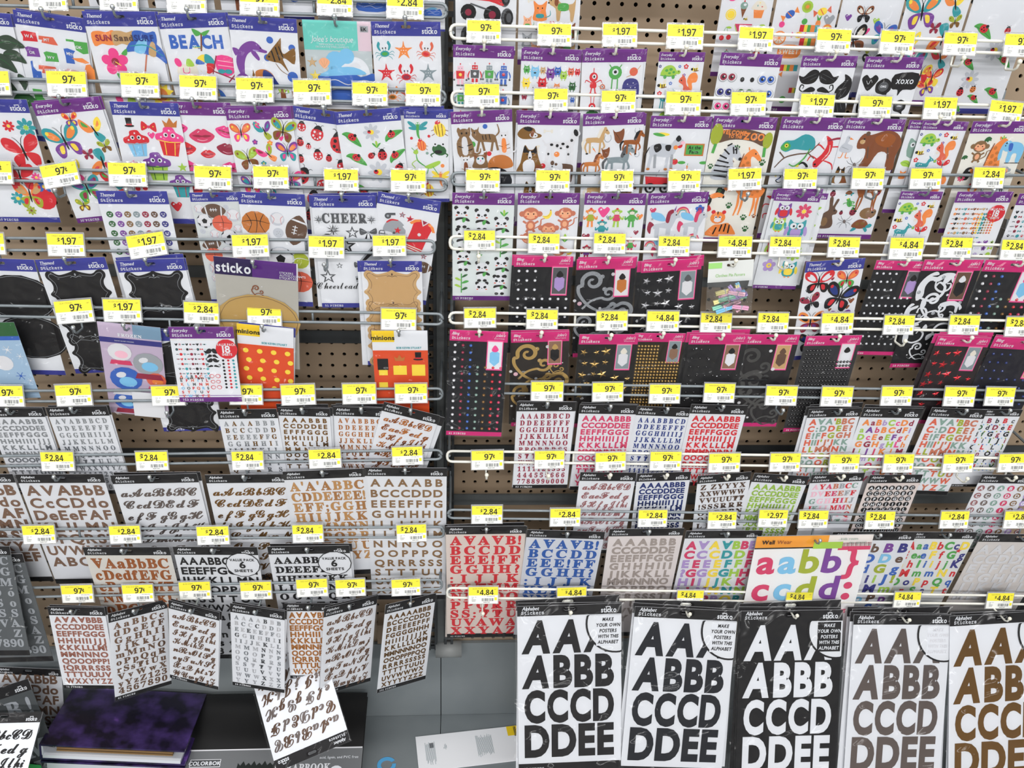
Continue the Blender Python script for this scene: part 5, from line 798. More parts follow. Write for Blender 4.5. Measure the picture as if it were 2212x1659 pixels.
VP = '|circ .8 .3 .185 0 K,circ .8 .3 .175 0 W|" bold .04 .8 .23 1 K VALUE_PACK .8|" bold .11 .8 .35 1 K 6|" bold .045 .8 .42 1 K SHEETS'
card('fat black capitals, value pack of six', 'A', 373, 1181, 555, 1182, A1('bold', 'K', 'p', 'AAABBCCDD/EEEFFGGHH/IIJKKLLMN/NOOPPQR/RSSTTUU/VWWXXYY/ZZabcdd/eeffhhk/mmnnopp/rrsttuv/1234567', h=.12, y0=.24, dy=.17, x0=.04, x1=.96)+VP, 'L8', dz=4, wide=True, ratio=2.1)
card('curly black capitals, value pack of six', 'A', 577, 1181, 754, 1178, A1('serif', 'K', 'p', 'AAABBCCD/DEEEFFGG/HHIIIJJKK/LLMMNN/OOPPQR/RSSTTU/UVVWXY', h=.11, y0=.24, dy=.165, x0=.05, x1=.95)+VP, 'L8', dz=3, stack=1, **WB)
SM = dict(ratio=1.98, tilt=3, depth=YB-.026)
card('rosy brown capitals with turned letters', 'A', 102, 1310, 225, 1312, A1('sans', 'x', 'p', AVA, h=.12, dy=.165), 'L9', dz=2, pieces='78 PIECES', stack=1, **SM)
card('brown serif capitals and numbers', 'A', 233, 1326, 361, 1294, A1('serif', 'e', 'f', 'AaBbCc/dDeEfF/GgHhIi/JjKkLl/mMnNO/oPpQqR/rSsTtUu/VvWwX/yYzZ123/4567890', h=.13, dy=.165), 'L9', dz=6, pieces='61 PIECES', twist=30, **SM)
card('rose script letters', 'A', 364, 1296, 474, 1323, A1('script', 'e', 'f', ABS, h=.17, dy=.21, y0=.32), 'L9', dz=6, pieces='62 PIECES', twist=-12, stack=1, **SM)
card('slim silver and white capitals', 'A', 497, 1303, 615, 1321, A1('serif', 'SiSiZi', 'f', 'AAAABBB/BCCCDDD/EEEEEFFG/GGHHHII/IIJJKKLL/MMMNNN/OOOPPP/QQRRRS/SSTTTU/UUUVVV/WWWXXX/YYYZZZ', h=.09, dy=.138, cond=.9), 'L9', dz=5, pieces='88 PIECES', twist=-8, stack=1, **SM)
card('amber capitals with turned letters', 'A', 614, 1303, 724, 1303, A1('sans', 'y', 'p', AVA, h=.13, dy=.165), 'L9', dz=0, pieces='78 PIECES', **SM)
card('pinkish silver script letters', 'A', 700, 1314, 814, 1286, A1('script', 'e', 'f', ABS, h=.17, dy=.21, y0=.32), 'L9', dz=12, pieces='62 PIECES', twist=28, stack=1, **SM)
card('small copper capitals', 'A', 833, 1307, 942, 1281, A1('sans', 'k', 'f', 'AAAAABBB/BCCCCDDD/DEEEEEFFF/FGGGGHHH/HIIIIJJJJK/KKLLLLMM/MMNNNNOO/OOOPPPPQQ/RRRRSSSSS/TTTTTUUU/UVVWWWX/XYYYYZZZ', h=.095, dy=.138), 'L9', dz=3, pieces='101 PIECES', twist=28, **SM)
# ------------------------------------------------------------------ RIGHT RACK
card('a red monster truck', 'E', 982, -155, 1120, -152, 'truck .45 1.12 .3 0,tire .85 1.3 .13 0,tire .8 1.0 .12 0,tire .2 1.6 .15 0,truck .6 1.75 .2 0', 'R1', hook=0, ratio=1.9)
card('pets in green sweaters', 'E', 1124, -150, 1263, -148, 'petdog .7 1.12 .22 0,petcat .35 1.15 .16 0 OT,petcat .85 1.45 .13 0 NG,petcat .15 1.32 .1 0 FG,petdog .45 1.5 .16 0,petcat .15 1.6 .12 0 Si,petcat .3 1.75 .12 0 FR,petdog .8 1.75 .15 0,bone .2 1.0 .06 20,heart .55 1.35 .04 0 R', 'R1', hook=0, ratio=2.0)
card('purple bottom band, left of the ice creams', 'E', 1330, -265, 1446, -262, 'heart .5 1 .1', None, ratio=2.0, pieces='58 PIECES')
card('purple bottom band, nearest the ice creams', 'E', 1450, -262, 1560, -259, 'heart .5 1 .1', None, ratio=2.05, pieces='58 PIECES')
card('ice creams, melon and cherries', 'E', 1571, -75, 1685, -72, 'tub .75 .75 .15 0,icecream .45 .75 .14 0,lemon .22 .85 .09 0,melon .5 1.1 .15 0,cherry .17 1.2 .12 0,cherry .82 1.15 .12 0,bee .52 .92 .05 0,icecream .25 1.6 .1 0,tub .6 1.7 .1 0,circ .85 1.6 .08 0 R,circ .2 .5 .1 0 P', 'R1', hook=0, ratio=2.0, depth=YB+.03)
card('wrapped sweets and lollipops', 'E', 1692, -70, 1832, -66, ','.join('%s %.2f %.2f %.2f %d %s' % (n, x, y, s, r, c) for n, x, y, s, r, c in (('candy', .25, .65, .12, 30, 'OB'), ('lolly', .5, .6, .14, 0, 'LgO'), ('candy', .75, .6, .12, 15, 'fY'), ('heart', .88, .72, .08, 0, 'S'), ('slice', .15, 1.0, .1, 0, 'O'), ('candy', .45, .95, .1, 0, 'PY'), ('roll', .6, .85, .15, 0, 'R'), ('lolly', .88, .92, .13, 0, 'OYR'), ('roll', .65, 1.05, .16, 0, 'R'), ('sweet', .35, 1.2, .15, 0, 'O'), ('pine', .72, .75, .09, 0, 'O'), ('circ', .15, .8, .04, 0, 'P'), ('circ', .5, .75, .04, 0, 'G'), ('candy', .2, 1.55, .1, 0, 'OR'), ('roll', .4, 1.45, .14, 0, 'R'), ('candy', .7, 1.6, .1, 0, 'PG'), ('slice', .85, 1.4, .08, 0, 'c'), ('pine', .2, 1.85, .09, 0, 'O'), ('roll', .6, 1.8, .12, 0, 'R'), ('slice', .8, 1.95, .08, 0, 'R'), ('circ', .4, 1.95, .05, 0, 'G'))), 'R1', hook=0, ratio=2.15, pieces='60 PIECES', depth=YB+.03)
card('dark swallowtail butterflies', 'T', 1838, -75, 1974, -72, 'butterfly .32 1.1 .2 15 KNEb,butterfly .78 1.0 .17 -10 BTVB,heart .5 .95 .05 0 P,heart .62 .8 .05 0 L,heart .6 1.25 .05 0 g,heart .85 1.2 .05 0 c,butterfly .7 1.45 .14 0 KEKE,butterfly .3 1.6 .16 0 KBPB,heart .15 .75 .05 0 V,butterfly .4 .7 .12 0 NKEK', 'R1', hook=0, ratio=2.0, depth=YB+.03)
card('rainbow butterflies, on the right rack', 'E', 1980, -70, 2118, -66, BF+',butterfly .55 1.55 .14 0 YROR,butterfly .7 1.75 .13 20 OVRY', 'R1', hook=0, ratio=2.05, pieces='30 PIECES', dz=2, depth=YB+.03)
card('ladybirds and daisies, at the right edge', 'T', 2124, -66, 2262, -62, 'leafbug .3 .85 .15 0,ladybug .2 1.1 .1 0 RK,leafbug .22 1.35 .12 0,daisy .6 1.15 .14 0,ladybug .7 .85 .06 0 RK,leafbug .8 1.3 .12 0,daisy .35 1.6 .13 0,ladybug .25 1.8 .07 0 RK,ladybug .45 1.75 .06 0 OK,leafbug .5 1.9 .1 0,leafbug .78 1.8 .13 0,leafbug .2 2.0 .13 0', 'R1', hook=0, ratio=2.15, pieces='28 PIECES', depth=YB+.03)
card('retro toy robots', 'E', 979, 96, 1111, 100, '~urobot .12 .5 .15 0 IRY,robot .36 .48 .15 0 RZW,robot .6 .48 .15 0 aGS,robot .84 .48 .15 0 BBR,robot .13 .88 .13 0 TGS,robot .36 .88 .13 0 OBW,robot .6 .88 .13 0 PTS,robot .84 .9 .15 0 aBR,robot .13 1.25 .13 0 RZW,robot .4 1.25 .13 0 aGS,robot .7 1.25 .13 0 IRY', 'R1', dz=2)
card('mini monsters', 'E', 1127, 104, 1258, 108, ','.join('monster %.2f %.2f %.2f 0 %s' % (x, y, s, c) for x, y, s, c in ((.1, .34, .07, 'G'), (.24, .38, .1, 'C'), (.37, .35, .06, 'A'), (.5, .4, .1, 'V'), (.62, .36, .08, 'B'), (.72, .42, .08, 'L'), (.84, .36, .07, 'f'), (.95, .36, .06, 'R'), (.1, .56, .09, 'Y'), (.22, .62, .06, 'i'), (.37, .56, .1, 'R'), (.5, .65, .06, 'i'), (.62, .62, .07, 'O'), (.88, .6, .08, 'D'), (.08, .78, .06, 'M'), (.3, .8, .08, 'T'), (.5, .85, .08, 'P'), (.75, .82, .08, 'J'), (.9, .82, .05, 'B'), (.1, 1.0, .06, 'R'), (.4, 1.0, .07, 'V'), (.75, 1.02, .07, 'U'), (.88, 1.02, .06, 'Z'))), 'R1', dz=1, stack=1)
card('one-eyed aliens and a planet', 'E', 1259, 107, 1393, 106, '~uredalien .2 .52 .17 0,alien .55 .46 .19 0 G,planet .85 .35 .12 20,ghost .82 .62 .16 0,alien .38 .62 .08 40 H,alien .2 .85 .1 180 R,leafy .2 1.05 .12 0,alien .75 1.0 .1 0 G,redalien .6 1.2 .15 0,ghost .25 1.35 .13 0', 'R1', dz=3, stack=1, so=(.05, .015))
WL = '~uturtle .27 .42 .2 0 L,flower .05 .3 .03 0 UW,flower .48 .3 .03 0 BW,flower .62 .3 .05 0 RW,bee .82 .35 .1 0,flower .6 .48 .03 0 VW,squirrel .68 .65 .2 0,bee .14 .7 .12 0,flower .32 .66 .035 0 BW,flower .1 .88 .05 0 RW,deer .3 1.0 .2 0,butterfly .75 1.0 .13 0 RWRW,flower .55 .9 .035 0 GY,flower .55 1.2 .04 0 PW,turtle .3 1.4 .18 0 L,squirrel .75 1.45 .18 0'
card('turtle, squirrel and bees, topmost of three', 'E', 1425, 112, 1524, 113, WL, 'R1', dz=1, ratio=2.3)
card('pairs of googly eyes', 'E', 1559, 113, 1691, 118, '~ueyes .17 .38 .13 0 M,eyesm .5 .41 .16 0,eyes .82 .4 .13 0 B,eyes .16 .62 .13 0 U,eyes .5 .62 .13 0 D,eyes .83 .63 .13 0 B,eyes .16 .85 .13 0 P,eyes .5 .86 .13 0 K,eyesm .83 .88 .15 0,eyesm .15 1.08 .15 0,eyes .83 1.08 .13 0 U,eyes .5 1.08 .13 0 B,eyes .2 1.35 .13 0 D,eyes .6 1.35 .13 0 M', 'R1', dz=2)
card('black moustaches', 'E', 1734, 120, 1854, 121, 'mous .37 .38 .32 0,mous2 .37 .6 .28 0,mous3 .35 .8 .18 0,mous .88 .75 .35 90 K 1.1,mous2 .4 1.0 .2 0,mous .35 1.3 .25 0', 'R1', dz=2, ratio=2.0)
card('chalkboard speech bubbles', 'E', 1871, 122, 1997, 124, 'hbub .17 .42 .13 0,bubble2 .43 .5 .15 0 KN,bubble .78 .42 .2 0 KK,bubble2 .2 .85 .17 0 KK,hbub .55 .85 .1 0,bubble2 .8 .82 .12 0 KK,bubble .65 1.15 .2 0 KK,bubble2 .25 1.3 .15 0 KK', 'R1', dz=2, ratio=2.0)
card('sitting and walking cats', 'E', 973, 242, 1106, 236, 'cat .2 .52 .23 0 niK,catwalk .55 .48 .22 0 nnK,cat .85 .55 .18 0 iOk,circ .55 .26 .035 0 B,circ .33 .55 .045 0 G,circ .6 .72 .035 0 R,kitten .45 .82 .13 0 n,catloaf .78 .88 .19 0 Q,cat .2 .92 .16 0 iNk,catloaf .65 1.15 .28 0 X,catwalk .4 1.4 .22 0 niK,catloaf .7 1.6 .2 0 Q', 'R2', dz=2)
card('a collie, a dalmatian and a bulldog', 'E', 1119, 242, 1254, 244, 'pup .2 .35 .17 -8,bone .5 .3 .08 0,dog .72 .55 .27 0 iK,collie .22 .78 .22 0,bone .35 .6 .07 90,dot2 .66 .68 .04 0 O,dot2 .44 .88 .04 0 R,bulldog .75 .95 .18 0,collie .25 1.35 .18 0,pup .7 1.35 .2 0,bone .5 1.6 .1 0,dog .3 1.7 .17 0 NK', 'R2', dz=1, stack=1, so=(-.02, .02))
card('horses and tack', 'E', 1260, 246, 1393, 242, 'horse .22 .45 .2 0 AE,saddle .58 .38 .12 0,shoe .42 .42 .07 0,horse .83 .5 .18 0 oK,shoe .9 .3 .05 0,carrot .2 .6 .06 30,saddle .38 .65 .09 0,horse .18 .85 .17 0 QN,horse .62 .8 .24 0 aZ,carrot .8 .68 .06 40,shoe .92 .7 .05 0,horse .25 1.3 .18 0 AE,saddle .4 1.1 .13 0,horse .75 1.4 .18 0 NK', 'R2', dz=3, stack=1, so=(.04, -.01))
card('a cow and a farm sign', 'E', 1407, 250, 1540, 252, 'corn .2 .3 .12 0,cow .28 .6 .27 0,barn .78 .58 .2 0,tomato .53 .48 .05 0,tomato .48 .75 .06 0,carrot .7 .85 .07 0,wagon .25 1.12 .2 0,shoe .7 1.1 .1 0,cow .7 1.5 .22 0,tomato .2 1.5 .07 0', 'R2', dz=1)
card('a zoo sign with zebra and giraffe', 'E', 1543, 250, 1681, 254, 'zoosign .5 .34 .33 -3,zebra .28 .72 .24 0,giraffe .62 .75 .22 0,paw .45 .5 .06 20 D,paw .42 .72 .03 0 N,paw .9 .72 .06 0 D,paw .9 .92 .05 0 k,paw .08 .8 .05 0 D,toco .35 1.2 .12 0,giraffelegs .8 1.38 .22 0,toucan .2 1.4 .17 0,paw .3 1.2 .04 0 D,paw .5 1.45 .06 0 D,paw .08 1.25 .05 0 D,paw .1 1.65 .06 0 N,tiger .42 1.75 .22 0,paw .78 1.65 .06 0 D,paw .95 1.62 .04 0 N,paw .85 1.85 .06 0 D', 'R2', dz=2, ratio=2.1, sheet='eceae2')
card('a chameleon, lizard and snake', 'E', 1690, 252, 1832, 255, 'chameleon .35 .5 .27 0,lizard .83 .55 .24 -10,snake .5 .82 .14 0,snake .15 .95 .07 0,frog .5 1.15 .15 0,frog2 .8 1.2 .12 0,lizard .2 1.4 .2 20,tortoise .7 1.5 .16 0', 'R2', dz=1, pieces='22 PIECES')
card('a brown bear and a duck', 'E', 1828, 254, 1958, 258, 'duck .12 .48 .17 0,bear .65 .5 .34 0,spider .35 .78 .13 0,hamster .15 .98 .0001,collie .14 .95 .13 0,circ .8 1.1 .12 0 a,circ .8 1.12 .08 0 S,ladybug .12 1.28 .06 0 MK,tortoise .4 1.27 .07 0,deerlegs .75 1.38 .2 0,rabbit .15 1.62 .25 0,frog2 .45 1.45 .1 0,ladybug .55 1.6 .07 0 MK,spider .45 1.78 .11 0,hamster .82 1.62 .14 0,ladybug .35 1.62 .04 0 MK,ladybug .9 1.25 .04 0 MK,tortoise .75 1.85 .17 0'.replace('hamster .15 .98 .0001,', ''), 'R2', dz=2, ratio=2.1, pieces='25 PIECES')
card('owls, leaves and a fox, peeking out behind', 'E', 1966, 259, 2064, 262, 'owlg .3 .6 .2 0,leaf .2 .95 .12 0 L,petcat .2 1.2 .1 0 O,frog2 .8 .8 .12 0,petdog .7 1.5 .2 0,leaf .9 1.5 .1 0 G,owlg .5 1.75 .2 0,petcat .9 1.7 .2 0 OW', 'R2', dz=0, ratio=2.1)
card('turtle, squirrel and deer, middle of three', 'E', 1995, 261, 2090, 263, WL, 'R2', dz=3, ratio=2.3, stack=1, so=(.06, .01))
card('safari monkey, giraffe and blue elephant', 'E', 2103, 262, 2232, 262, 'petcat .3 .45 .0001,monkey .25 .5 .17 0 n,leafy .35 .3 .06 0,giraffe .52 .55 .24 0,elephant .82 .5 .19 0,sprig .6 .28 .05 0,toco .2 .88 .12 0,leafy .05 .6 .05 0,monkey .8 .88 .12 0 S,flower8 .1 .95 .06 0 cD,tiger .4 1.2 .15 0,zebra .75 1.3 .18 0'.replace('petcat .3 .45 .0001,', ''), 'R2', dz=2, sheet='eceae2')
card('baby pandas and bamboo', 'E', 977, 416, 1112, 418, '~upanda .15 .42 .17 0,panda .48 .46 .17 0,sprig .84 .35 .07 0,panda .8 .6 .17 0,panda .17 .8 .17 0,panda .5 .85 .15 0,bamboo .8 .93 .17 0,panda .18 1.2 .17 0,panda .5 1.4 .17 0,panda .82 1.32 .17 0,bamboo .15 1.62 .16 0,pandahead .5 1.7 .12 0,panda .8 1.65 .17 0,sprig .15 1.02 .06 0,sprig .45 1.1 .05 0', 'R3', dz=3, sheet='dfe6e6', pieces='15 PIECES')
card('baby monkeys and bananas', 'E', 1119, 417, 1253, 417, '~umonkey .22 .46 .2 0 H,banana .5 .38 .09 0,monkey .78 .44 .18 0 H,monkeyface .52 .62 .15 0 H,monkeyface .2 .78 .14 0 H,sprig .8 .8 .09 0,monkey .2 1.15 .18 0 N,monkey .7 1.1 .17 0 H,banana .45 1.0 .07 0,banana .9 1.05 .06 0', 'R3', dz=1, ratio=1.3)
card('rainbow sock monkeys and hearts', 'E', 1264, 417, 1397, 418, '~usock .12 .43 .16 0 Og,heart .33 .32 .09 0 P,sock .55 .43 .16 0 Lc,sock .8 .43 .16 0 GG,heart .93 .4 .05 0 O,heart .42 .42 .04 0 a,sock .32 .62 .15 0 TT,heart .07 .76 .06 0 M,heart .9 .68 .04 0 M,sock .5 .95 .13 0 OO,sock .83 .92 .14 0 cG,sock .1 1.05 .13 0 MV,heart .65 .72 .04 0 P', 'R3', dz=2, ratio=1.4)
card('winged unicorns and rainbows', 'E', 1401, 418, 1532, 414, 'heart .1 .3 .05 0 c,unicorn .3 .55 .24 0 M,rainbow .6 .32 .13 0,unicorn .78 .55 .22 0 c,flower .88 .3 .07 0 BM,star .1 .45 .03 0 S,rainbow .82 .8 .12 0,unicorn .35 1.0 .2 0 c,heart .85 1.1 .05 0 c,rainbow .1 .9 .1 0,petcat .7 1.2 .0001'.replace(',petcat .7 1.2 .0001', ''), 'R3', dz=1, ratio=1.5)
OW = '~uowl .28 .42 .17 0 VR,flower8 .72 .42 .16 0 cY,owl .24 .74 .16 0 LT,owl .65 .85 .23 0 TJ,flower .25 1.1 .1 0 VY,owl .25 1.3 .17 0 RL,flower8 .75 1.4 .17 0 Lc,flower .25 1.72 .14 0 JY,owl .72 1.8 .19 0 TY'
card('puffy owls and flowers', 'E', 1676, 414, 1775, 418, OW, 'R3', dz=4, ratio=2.3, pieces='10 PIECES', sheet='dfe2e6', stack=2, so=(-.05, .03))
card('dragons, beside the owls', 'E', 1722, 416, 1790, 418, 'mantis .6 .5 .25 0,mantis .5 1.1 .3 0,bug .6 1.7 .25 0 Lg', 'R3', dz=-6, ratio=2.4)
card('turtle, squirrel and deer, lowest of three', 'E', 1947, 413, 2038, 414, WL, 'R3', dz=3, ratio=2.3)
card('eighteen sheets of tiny animals', 'E', 2069, 414, 2190, 414, '= 0 .2 1 .215 W .003|= 0 .215 1 .225 E|# tiny p OKATfnN 11 7 .08 .32 .055 .09 .028|# dome p OYTnAf 7 8 .52 .42 .05 .05 .018|circ .82 .4 .14 0 R|" bold .04 .82 .34 1 W VALUE_PACK .8|" bold .11 .82 .45 1 W 18|" bold .04 .82 .5 1 W SHEETS .8|# tiny p VLKPgJ 8 3 .1 .95 .12 .12 .045', 'R3', ratio=1.45, dz=4, noun='value pack', pieces='745 PIECES')
card('eighteen sheets of tiny music icons', 'E', 2203, 418, 2330, 420, '# tiny p KMTRSX 11 9 .08 .32 .08 .085 .03', 'R3', ratio=1.45, dz=2, noun='value pack')
# bling packs
BK = dict(sheet='1a1a1e')
def photo(x, y, s, c): return 'photo %g %g %g 0 %s .62' % (x, y, s, c)
PRL = '# dome r W 7 12 .09 .28 .14 .178 .027 .75'
card('white pearls and a gift box', 'B', 1111, 553, 1239, 554, PRL+'|'+photo(.79, .46, .2, 'ZJK'), 'R4', dz=1, stack=1, so=(-.03, .01), **BK)
SWL = 'scroll .35 .6 .33 0 S,dot2 .45 .34 .035 0 S,dot2 .5 .58 .035 0 S,dot2 .08 .85 .035 0 I,acan .2 1.1 .0001,scroll .75 1.15 .3 -60 S,scroll .25 1.35 .25 10 S,dot2 .6 1.0 .03 0 S,scroll .6 1.65 .2 0 S'.replace('acan .2 1.1 .0001,', '')
card('silver glitter swirls', 'B', 1246, 560, 1374, 556, '~g'+SWL+'|'+photo(.79, .47, .19, 'iQK'), 'R4', dz=2, stack=1, so=(.03, .02), **BK)
def STR(c): return '%% %s .1 .36 .07 .32 .36 .055 .48 .34 .09 .13 .58 .06 .3 .6 .09 .48 .56 .06 .1 .82 .08 .3 .8 .055 .45 .8 .09 .68 .88 .08 .9 .9 .055 .2 1.0 .06 .08 1.04 .08 .4 1.0 .06 .1 1.25 .08 .4 1.25 .07 .7 1.2 .08 .85 1.1 .08 .2 1.5 .07 .55 1.45 .08 .8 1.5 .06' % c
card('silver stars', 'B', 1386, 566, 1517, 558, STR('i')+'|'+photo(.79, .47, .2, 'aiZ'), 'R4', dz=3, stack=2, so=(-.06, .0), **BK)
card('dark-winged butterflies and hearts', 'T', 1742, 566, 1870, 557, 'butterfly .27 .4 .2 0 RKWR 1.1,butterfly .75 .38 .16 0 fGOR,butterfly .2 .78 .15 20 MXMK,butterfly .68 .72 .25 -15 KXdR,heart .5 .35 .03 0 M,heart .4 .45 .03 0 N,heart .1 .55 .03 0 Z,heart .1 .7 .03 0 Z,heart .24 .65 .03 0 N,heart .9 .8 .05 0 N,heart .85 .92 .04 0 N,butterfly .25 1.18 .2 0 OMKV,butterfly .75 1.15 .16 0 VUKB,heart .5 1.1 .03 0 D,heart .55 .95 .03 0 N,butterfly .3 1.6 .18 0 KXdN,butterfly .75 1.6 .15 0 KRXM', 'R4', dz=2, stack=0)
card('white pearls, second pack', 'B', 1894, 562, 2002, 565, PRL.replace('.14 .178', '.13 .178')+'|'+photo(.85, .5, .22, 'ZJK'), 'R4', dz=0, ratio=2.15, pieces='61 PIECES', sheet='212124')
card('white leafy scrollwork', 'B', 1998, 561, 2126, 561, '~uacan .3 .5 .25 0 W,acan .5 .42 .18 -60 W,acan .15 1.0 .2 30 W,scroll .4 .85 .22 0 W,acan .72 .95 .18 -80 W,dot2 .42 .32 .03 0 S,dot2 .08 .6 .03 0 S,dot2 .85 .8 .03 0 S,dot2 .22 1.05 .03 0 S,dot2 .45 1.0 .03 0 S,acan .25 1.4 .18 0 W,acan .7 1.4 .2 160 W,scroll .4 1.75 .15 0 W|'+photo(.75, .48, .2, 'bKW'), 'R4', dz=3, ratio=2.1, pieces='18 PIECES', **BK)
GEM = '# mix r iMBhkRc 7 12 .1 .28 .135 .135 .028 .68'.replace('mix', 'dome')
card('rainbow gems on black, upper row', 'B', 2130, 561, 2262, 565, GEM+'|'+photo(.8, .45, .2, 'WCP'), 'R4', dz=1, stack=0, sheet='202024')
card('rainbow gems in a long pack', 'B', 972, 712, 1098, 717, GEM.replace('12 .1', '14 .1')+'|'+photo(.79, .45, .2, 'WCP'), 'R5', dz=14, ratio=2.05, tilt=3, pieces='61 PIECES', sheet='15161c')
card('gold swirls', 'B', 1104, 719, 1230, 715, '~f'+SWL.replace(' S', ' l')+',acan .35 1.15 .15 0 l,scroll .8 .75 .12 0 l|'+photo(.76, .42, .18, 'eKl'), 'R5', dz=2, ratio=2.0, sheet='2b2420', stack=1, so=(.0, .03), pieces='24 PIECES')
card('gold stars', 'B', 1252, 722, 1380, 722, STR('l')+'|'+photo(.78, .45, .19, 'aiE'), 'R5', dz=3, sheet='1f1c1b')
card('rows of gold studs', 'B', 1372, 719, 1482, 720, '# dome f l 15 20 .05 .3 .064 .075 .028 .62|'+photo(.82, .42, .19, 'aeK'), 'R5', dz=0, sheet='2a2214')
card('black gems and a white box', 'B', 1491, 722, 1617, 722, '# dome r K 7 12 .1 .3 .14 .178 .026 .75|dot2 .15 .28 .012 0 W,dot2 .4 .5 .01 0 W,dot2 .6 .85 .01 0 W|'+photo(.77, .45, .19, 'eWK'), 'R5', dz=3, sheet='201f21', stack=2, so=(-.05, .02))
card('black glossy scrollwork', 'B', 1604, 722, 1729, 723, '~rscroll .3 .6 .3 0 K,scroll .5 1.1 .35 20 K,acan .2 1.3 .2 0 K,scroll .7 1.6 .25 0 K,dot2 .1 .6 .02 0 i|'+photo(.77, .45, .19, 'Abb'), 'R5', dz=1, sheet='262325', pieces='30 PIECES')
card('rows of black dots', 'B', 1742, 726, 1863, 724, '# dome r K 15 22 .08 .3 .06 .082 .029 .5|'+photo(.8, .42, .19, 'iWK'), 'R5', dz=2, sheet='333335', ratio=2.1, pieces='24 PIECES')
card('red stars', 'B', 2027, 726, 2142, 730, STR('R')+'|'+photo(.78, .45, .19, 'aiE'), 'R5', dz=3, sheet='2a2023', stack=2, so=(-.06, .03))
card('dark blue gems at the right edge', 'B', 2150, 727, 2285, 735, '# dome r d 7 12 .1 .3 .135 .15 .022 .7|'+photo(.85, .45, .19, 'AiE'), 'R5', dz=2, sheet='1c1a26', stack=1)
# alphabets, right rack
card('maroon western capitals and numbers', 'A', 1117, 868, 1243, 868, A1('serif', 'M', 'p', AB2, cond=.75, h=.105, dy=.148), 'R6', dz=4, pieces='92 PIECES', stack=1, so=(.03, .0))
card('bright pink capitals', 'A', 1253, 873, 1377, 875, A1('sans', 'c', 'p', h=.11), 'R6', dz=1, stack=1)
card('navy western capitals', 'A', 1377, 877, 1496, 882, A1('serif', 'd', 'p', AB2, cond=.75, h=.105), 'R6', dz=1)
card('bright red capitals', 'A', 1494, 873, 1616, 876, A1('sans', 'R', 'p', h=.11), 'R6', dz=3, ratio=1.85)
PS = A1('sans', 'fhhfgHH', 'p', "A^A'BBC/C:DDEE?/E!FFGGH/HIII'J'JKK/LLMMNN/NOOOPP/PQQRRS/STTTUU/VVWWW/XYYZZ", h=.125, dy=.165)
card('muted pastel capitals, left one', 'A', 1748, 884, 1862, 881, PS, 'R6', dz=2, stack=2, so=(-.04, .03))
card('jumbled orange and purple letters', 'A', 1866, 880, 1995, 882, A1('sans', 'OMOJLPOMLVcO', 'p', 'AaBbCcDd/aAbBCdFi/DcEeEFgf/GGHgHLh/IiJJKlM/MmNnOo/PpQqRr/SsTtUu/VvWwXx', h=.11, dy=.15), 'R6', dz=2, stack=1, so=(.03, .03))
card('muted pastel capitals, right one', 'A', 2014, 880, 2134, 885, PS, 'R6', dz=3, pieces='70 PIECES')
card('dark patterned letters with dots', 'A', 2122, 884, 2210, 885, A1('sans', 'XMXRZD', 'p', 'aBbBc/DdDeE/dfGgG/HiIJi/KLLl/MnOo/PQrR/TUuV', h=.13, dy=.2, y0=.33)+'|# x p BCg 9 8 .1 .45 .1 .2 .018', 'R6', dz=1, ratio=2.4, pieces='110 PIECES')
card('mauve script letters', 'A', 1254, 1020, 1375, 1021, A1('script', 'm', 'p', ABS, h=.17, dy=.21, y0=.32), 'R7', dz=2, ratio=2.0)
card('royal blue capitals', 'A', 1377, 1023, 1493, 1019, A1('sans', 'd', 'f', h=.115), 'R7', dz=1)
card('upside-down bronze capitals', 'A', 1508, 1028, 1623, 1019, A1('serif', 'b', 'f', 'Z_ZYYYX/XXWWWW/VVUUUTT/!SSSRRR/OOPPPN/OMMNN/LLLKK', h=.12, dy=.165), 'R7', dz=3)
card('lime green capitals', 'A', 1630, 1022, 1749, 1029, A1('sans', 'L', 'g', h=.115), 'R7', dz=2, ratio=2.0)
card('red and grey patterned capitals', 'A', 1754, 1026, 1869, 1021, A1('serif', 'IRcHSRhI', 'p', 'AYABBCC/D^EEEFF/GGHHIIJ/JKLLMMN/NOOPPQ/RRSSTT', h=.12, dy=.18), 'R7', dz=1)
card('letters on black discs', 'A', 1880, 1026, 1994, 1025, '# disc p K 7 12 .11 .32 .13 .135 .06', 'R7', dz=3, sheet='e3d6d2')
card('letters on colourful discs', 'A', 2122, 1025, 2236, 1027, '# disc p mjhcnJmfah 7 9 .1 .32 .19 .18 .07', 'R7', dz=2)
R8 = dict(wide=True, tilt=13)
SLAB = 'A^A^B!/BCCDD/EEE!FF/GGHH?/:IJJK/KLTMM/NNOOO/PPQRR/SS:TTU/UVAWA/XXYAZ'
card('big red slab capitals', 'A', 963, 1138, 1136, 1136, A1('serif', 'R', 'u', SLAB, h=.148, y0=.245, dy=.175, x0=.05, x1=.95), 'R8', dz=2, pieces='62 PIECES', ratio=2.15, sheet='e2d6ce', stack=2, so=(.02, -.02), **R8)
card('big blue slab capitals', 'A', 1139, 1144, 1307, 1149, A1('serif', 'w', 'u', SLAB, h=.148, y0=.245, dy=.175, x0=.05, x1=.95), 'R8', dz=2, ratio=2.15, sheet='d9dce4', **R8)
card('pale silver glitter capitals', 'A', 1317, 1143, 1478, 1141, A1('sans', 'r', 'g', 'AAABBB/CCCDDDE/EEEFFFGG/GHHHIII/JJKKKLL/MMMNNNO/OOPPPQ/RRRSSST/TTUUV/VWWXX/YYZZ', h=.12, y0=.25, dy=.155), 'R8', dz=1, ratio=2.2, sheet='e6dedd', pieces='80 PIECES', **R8)
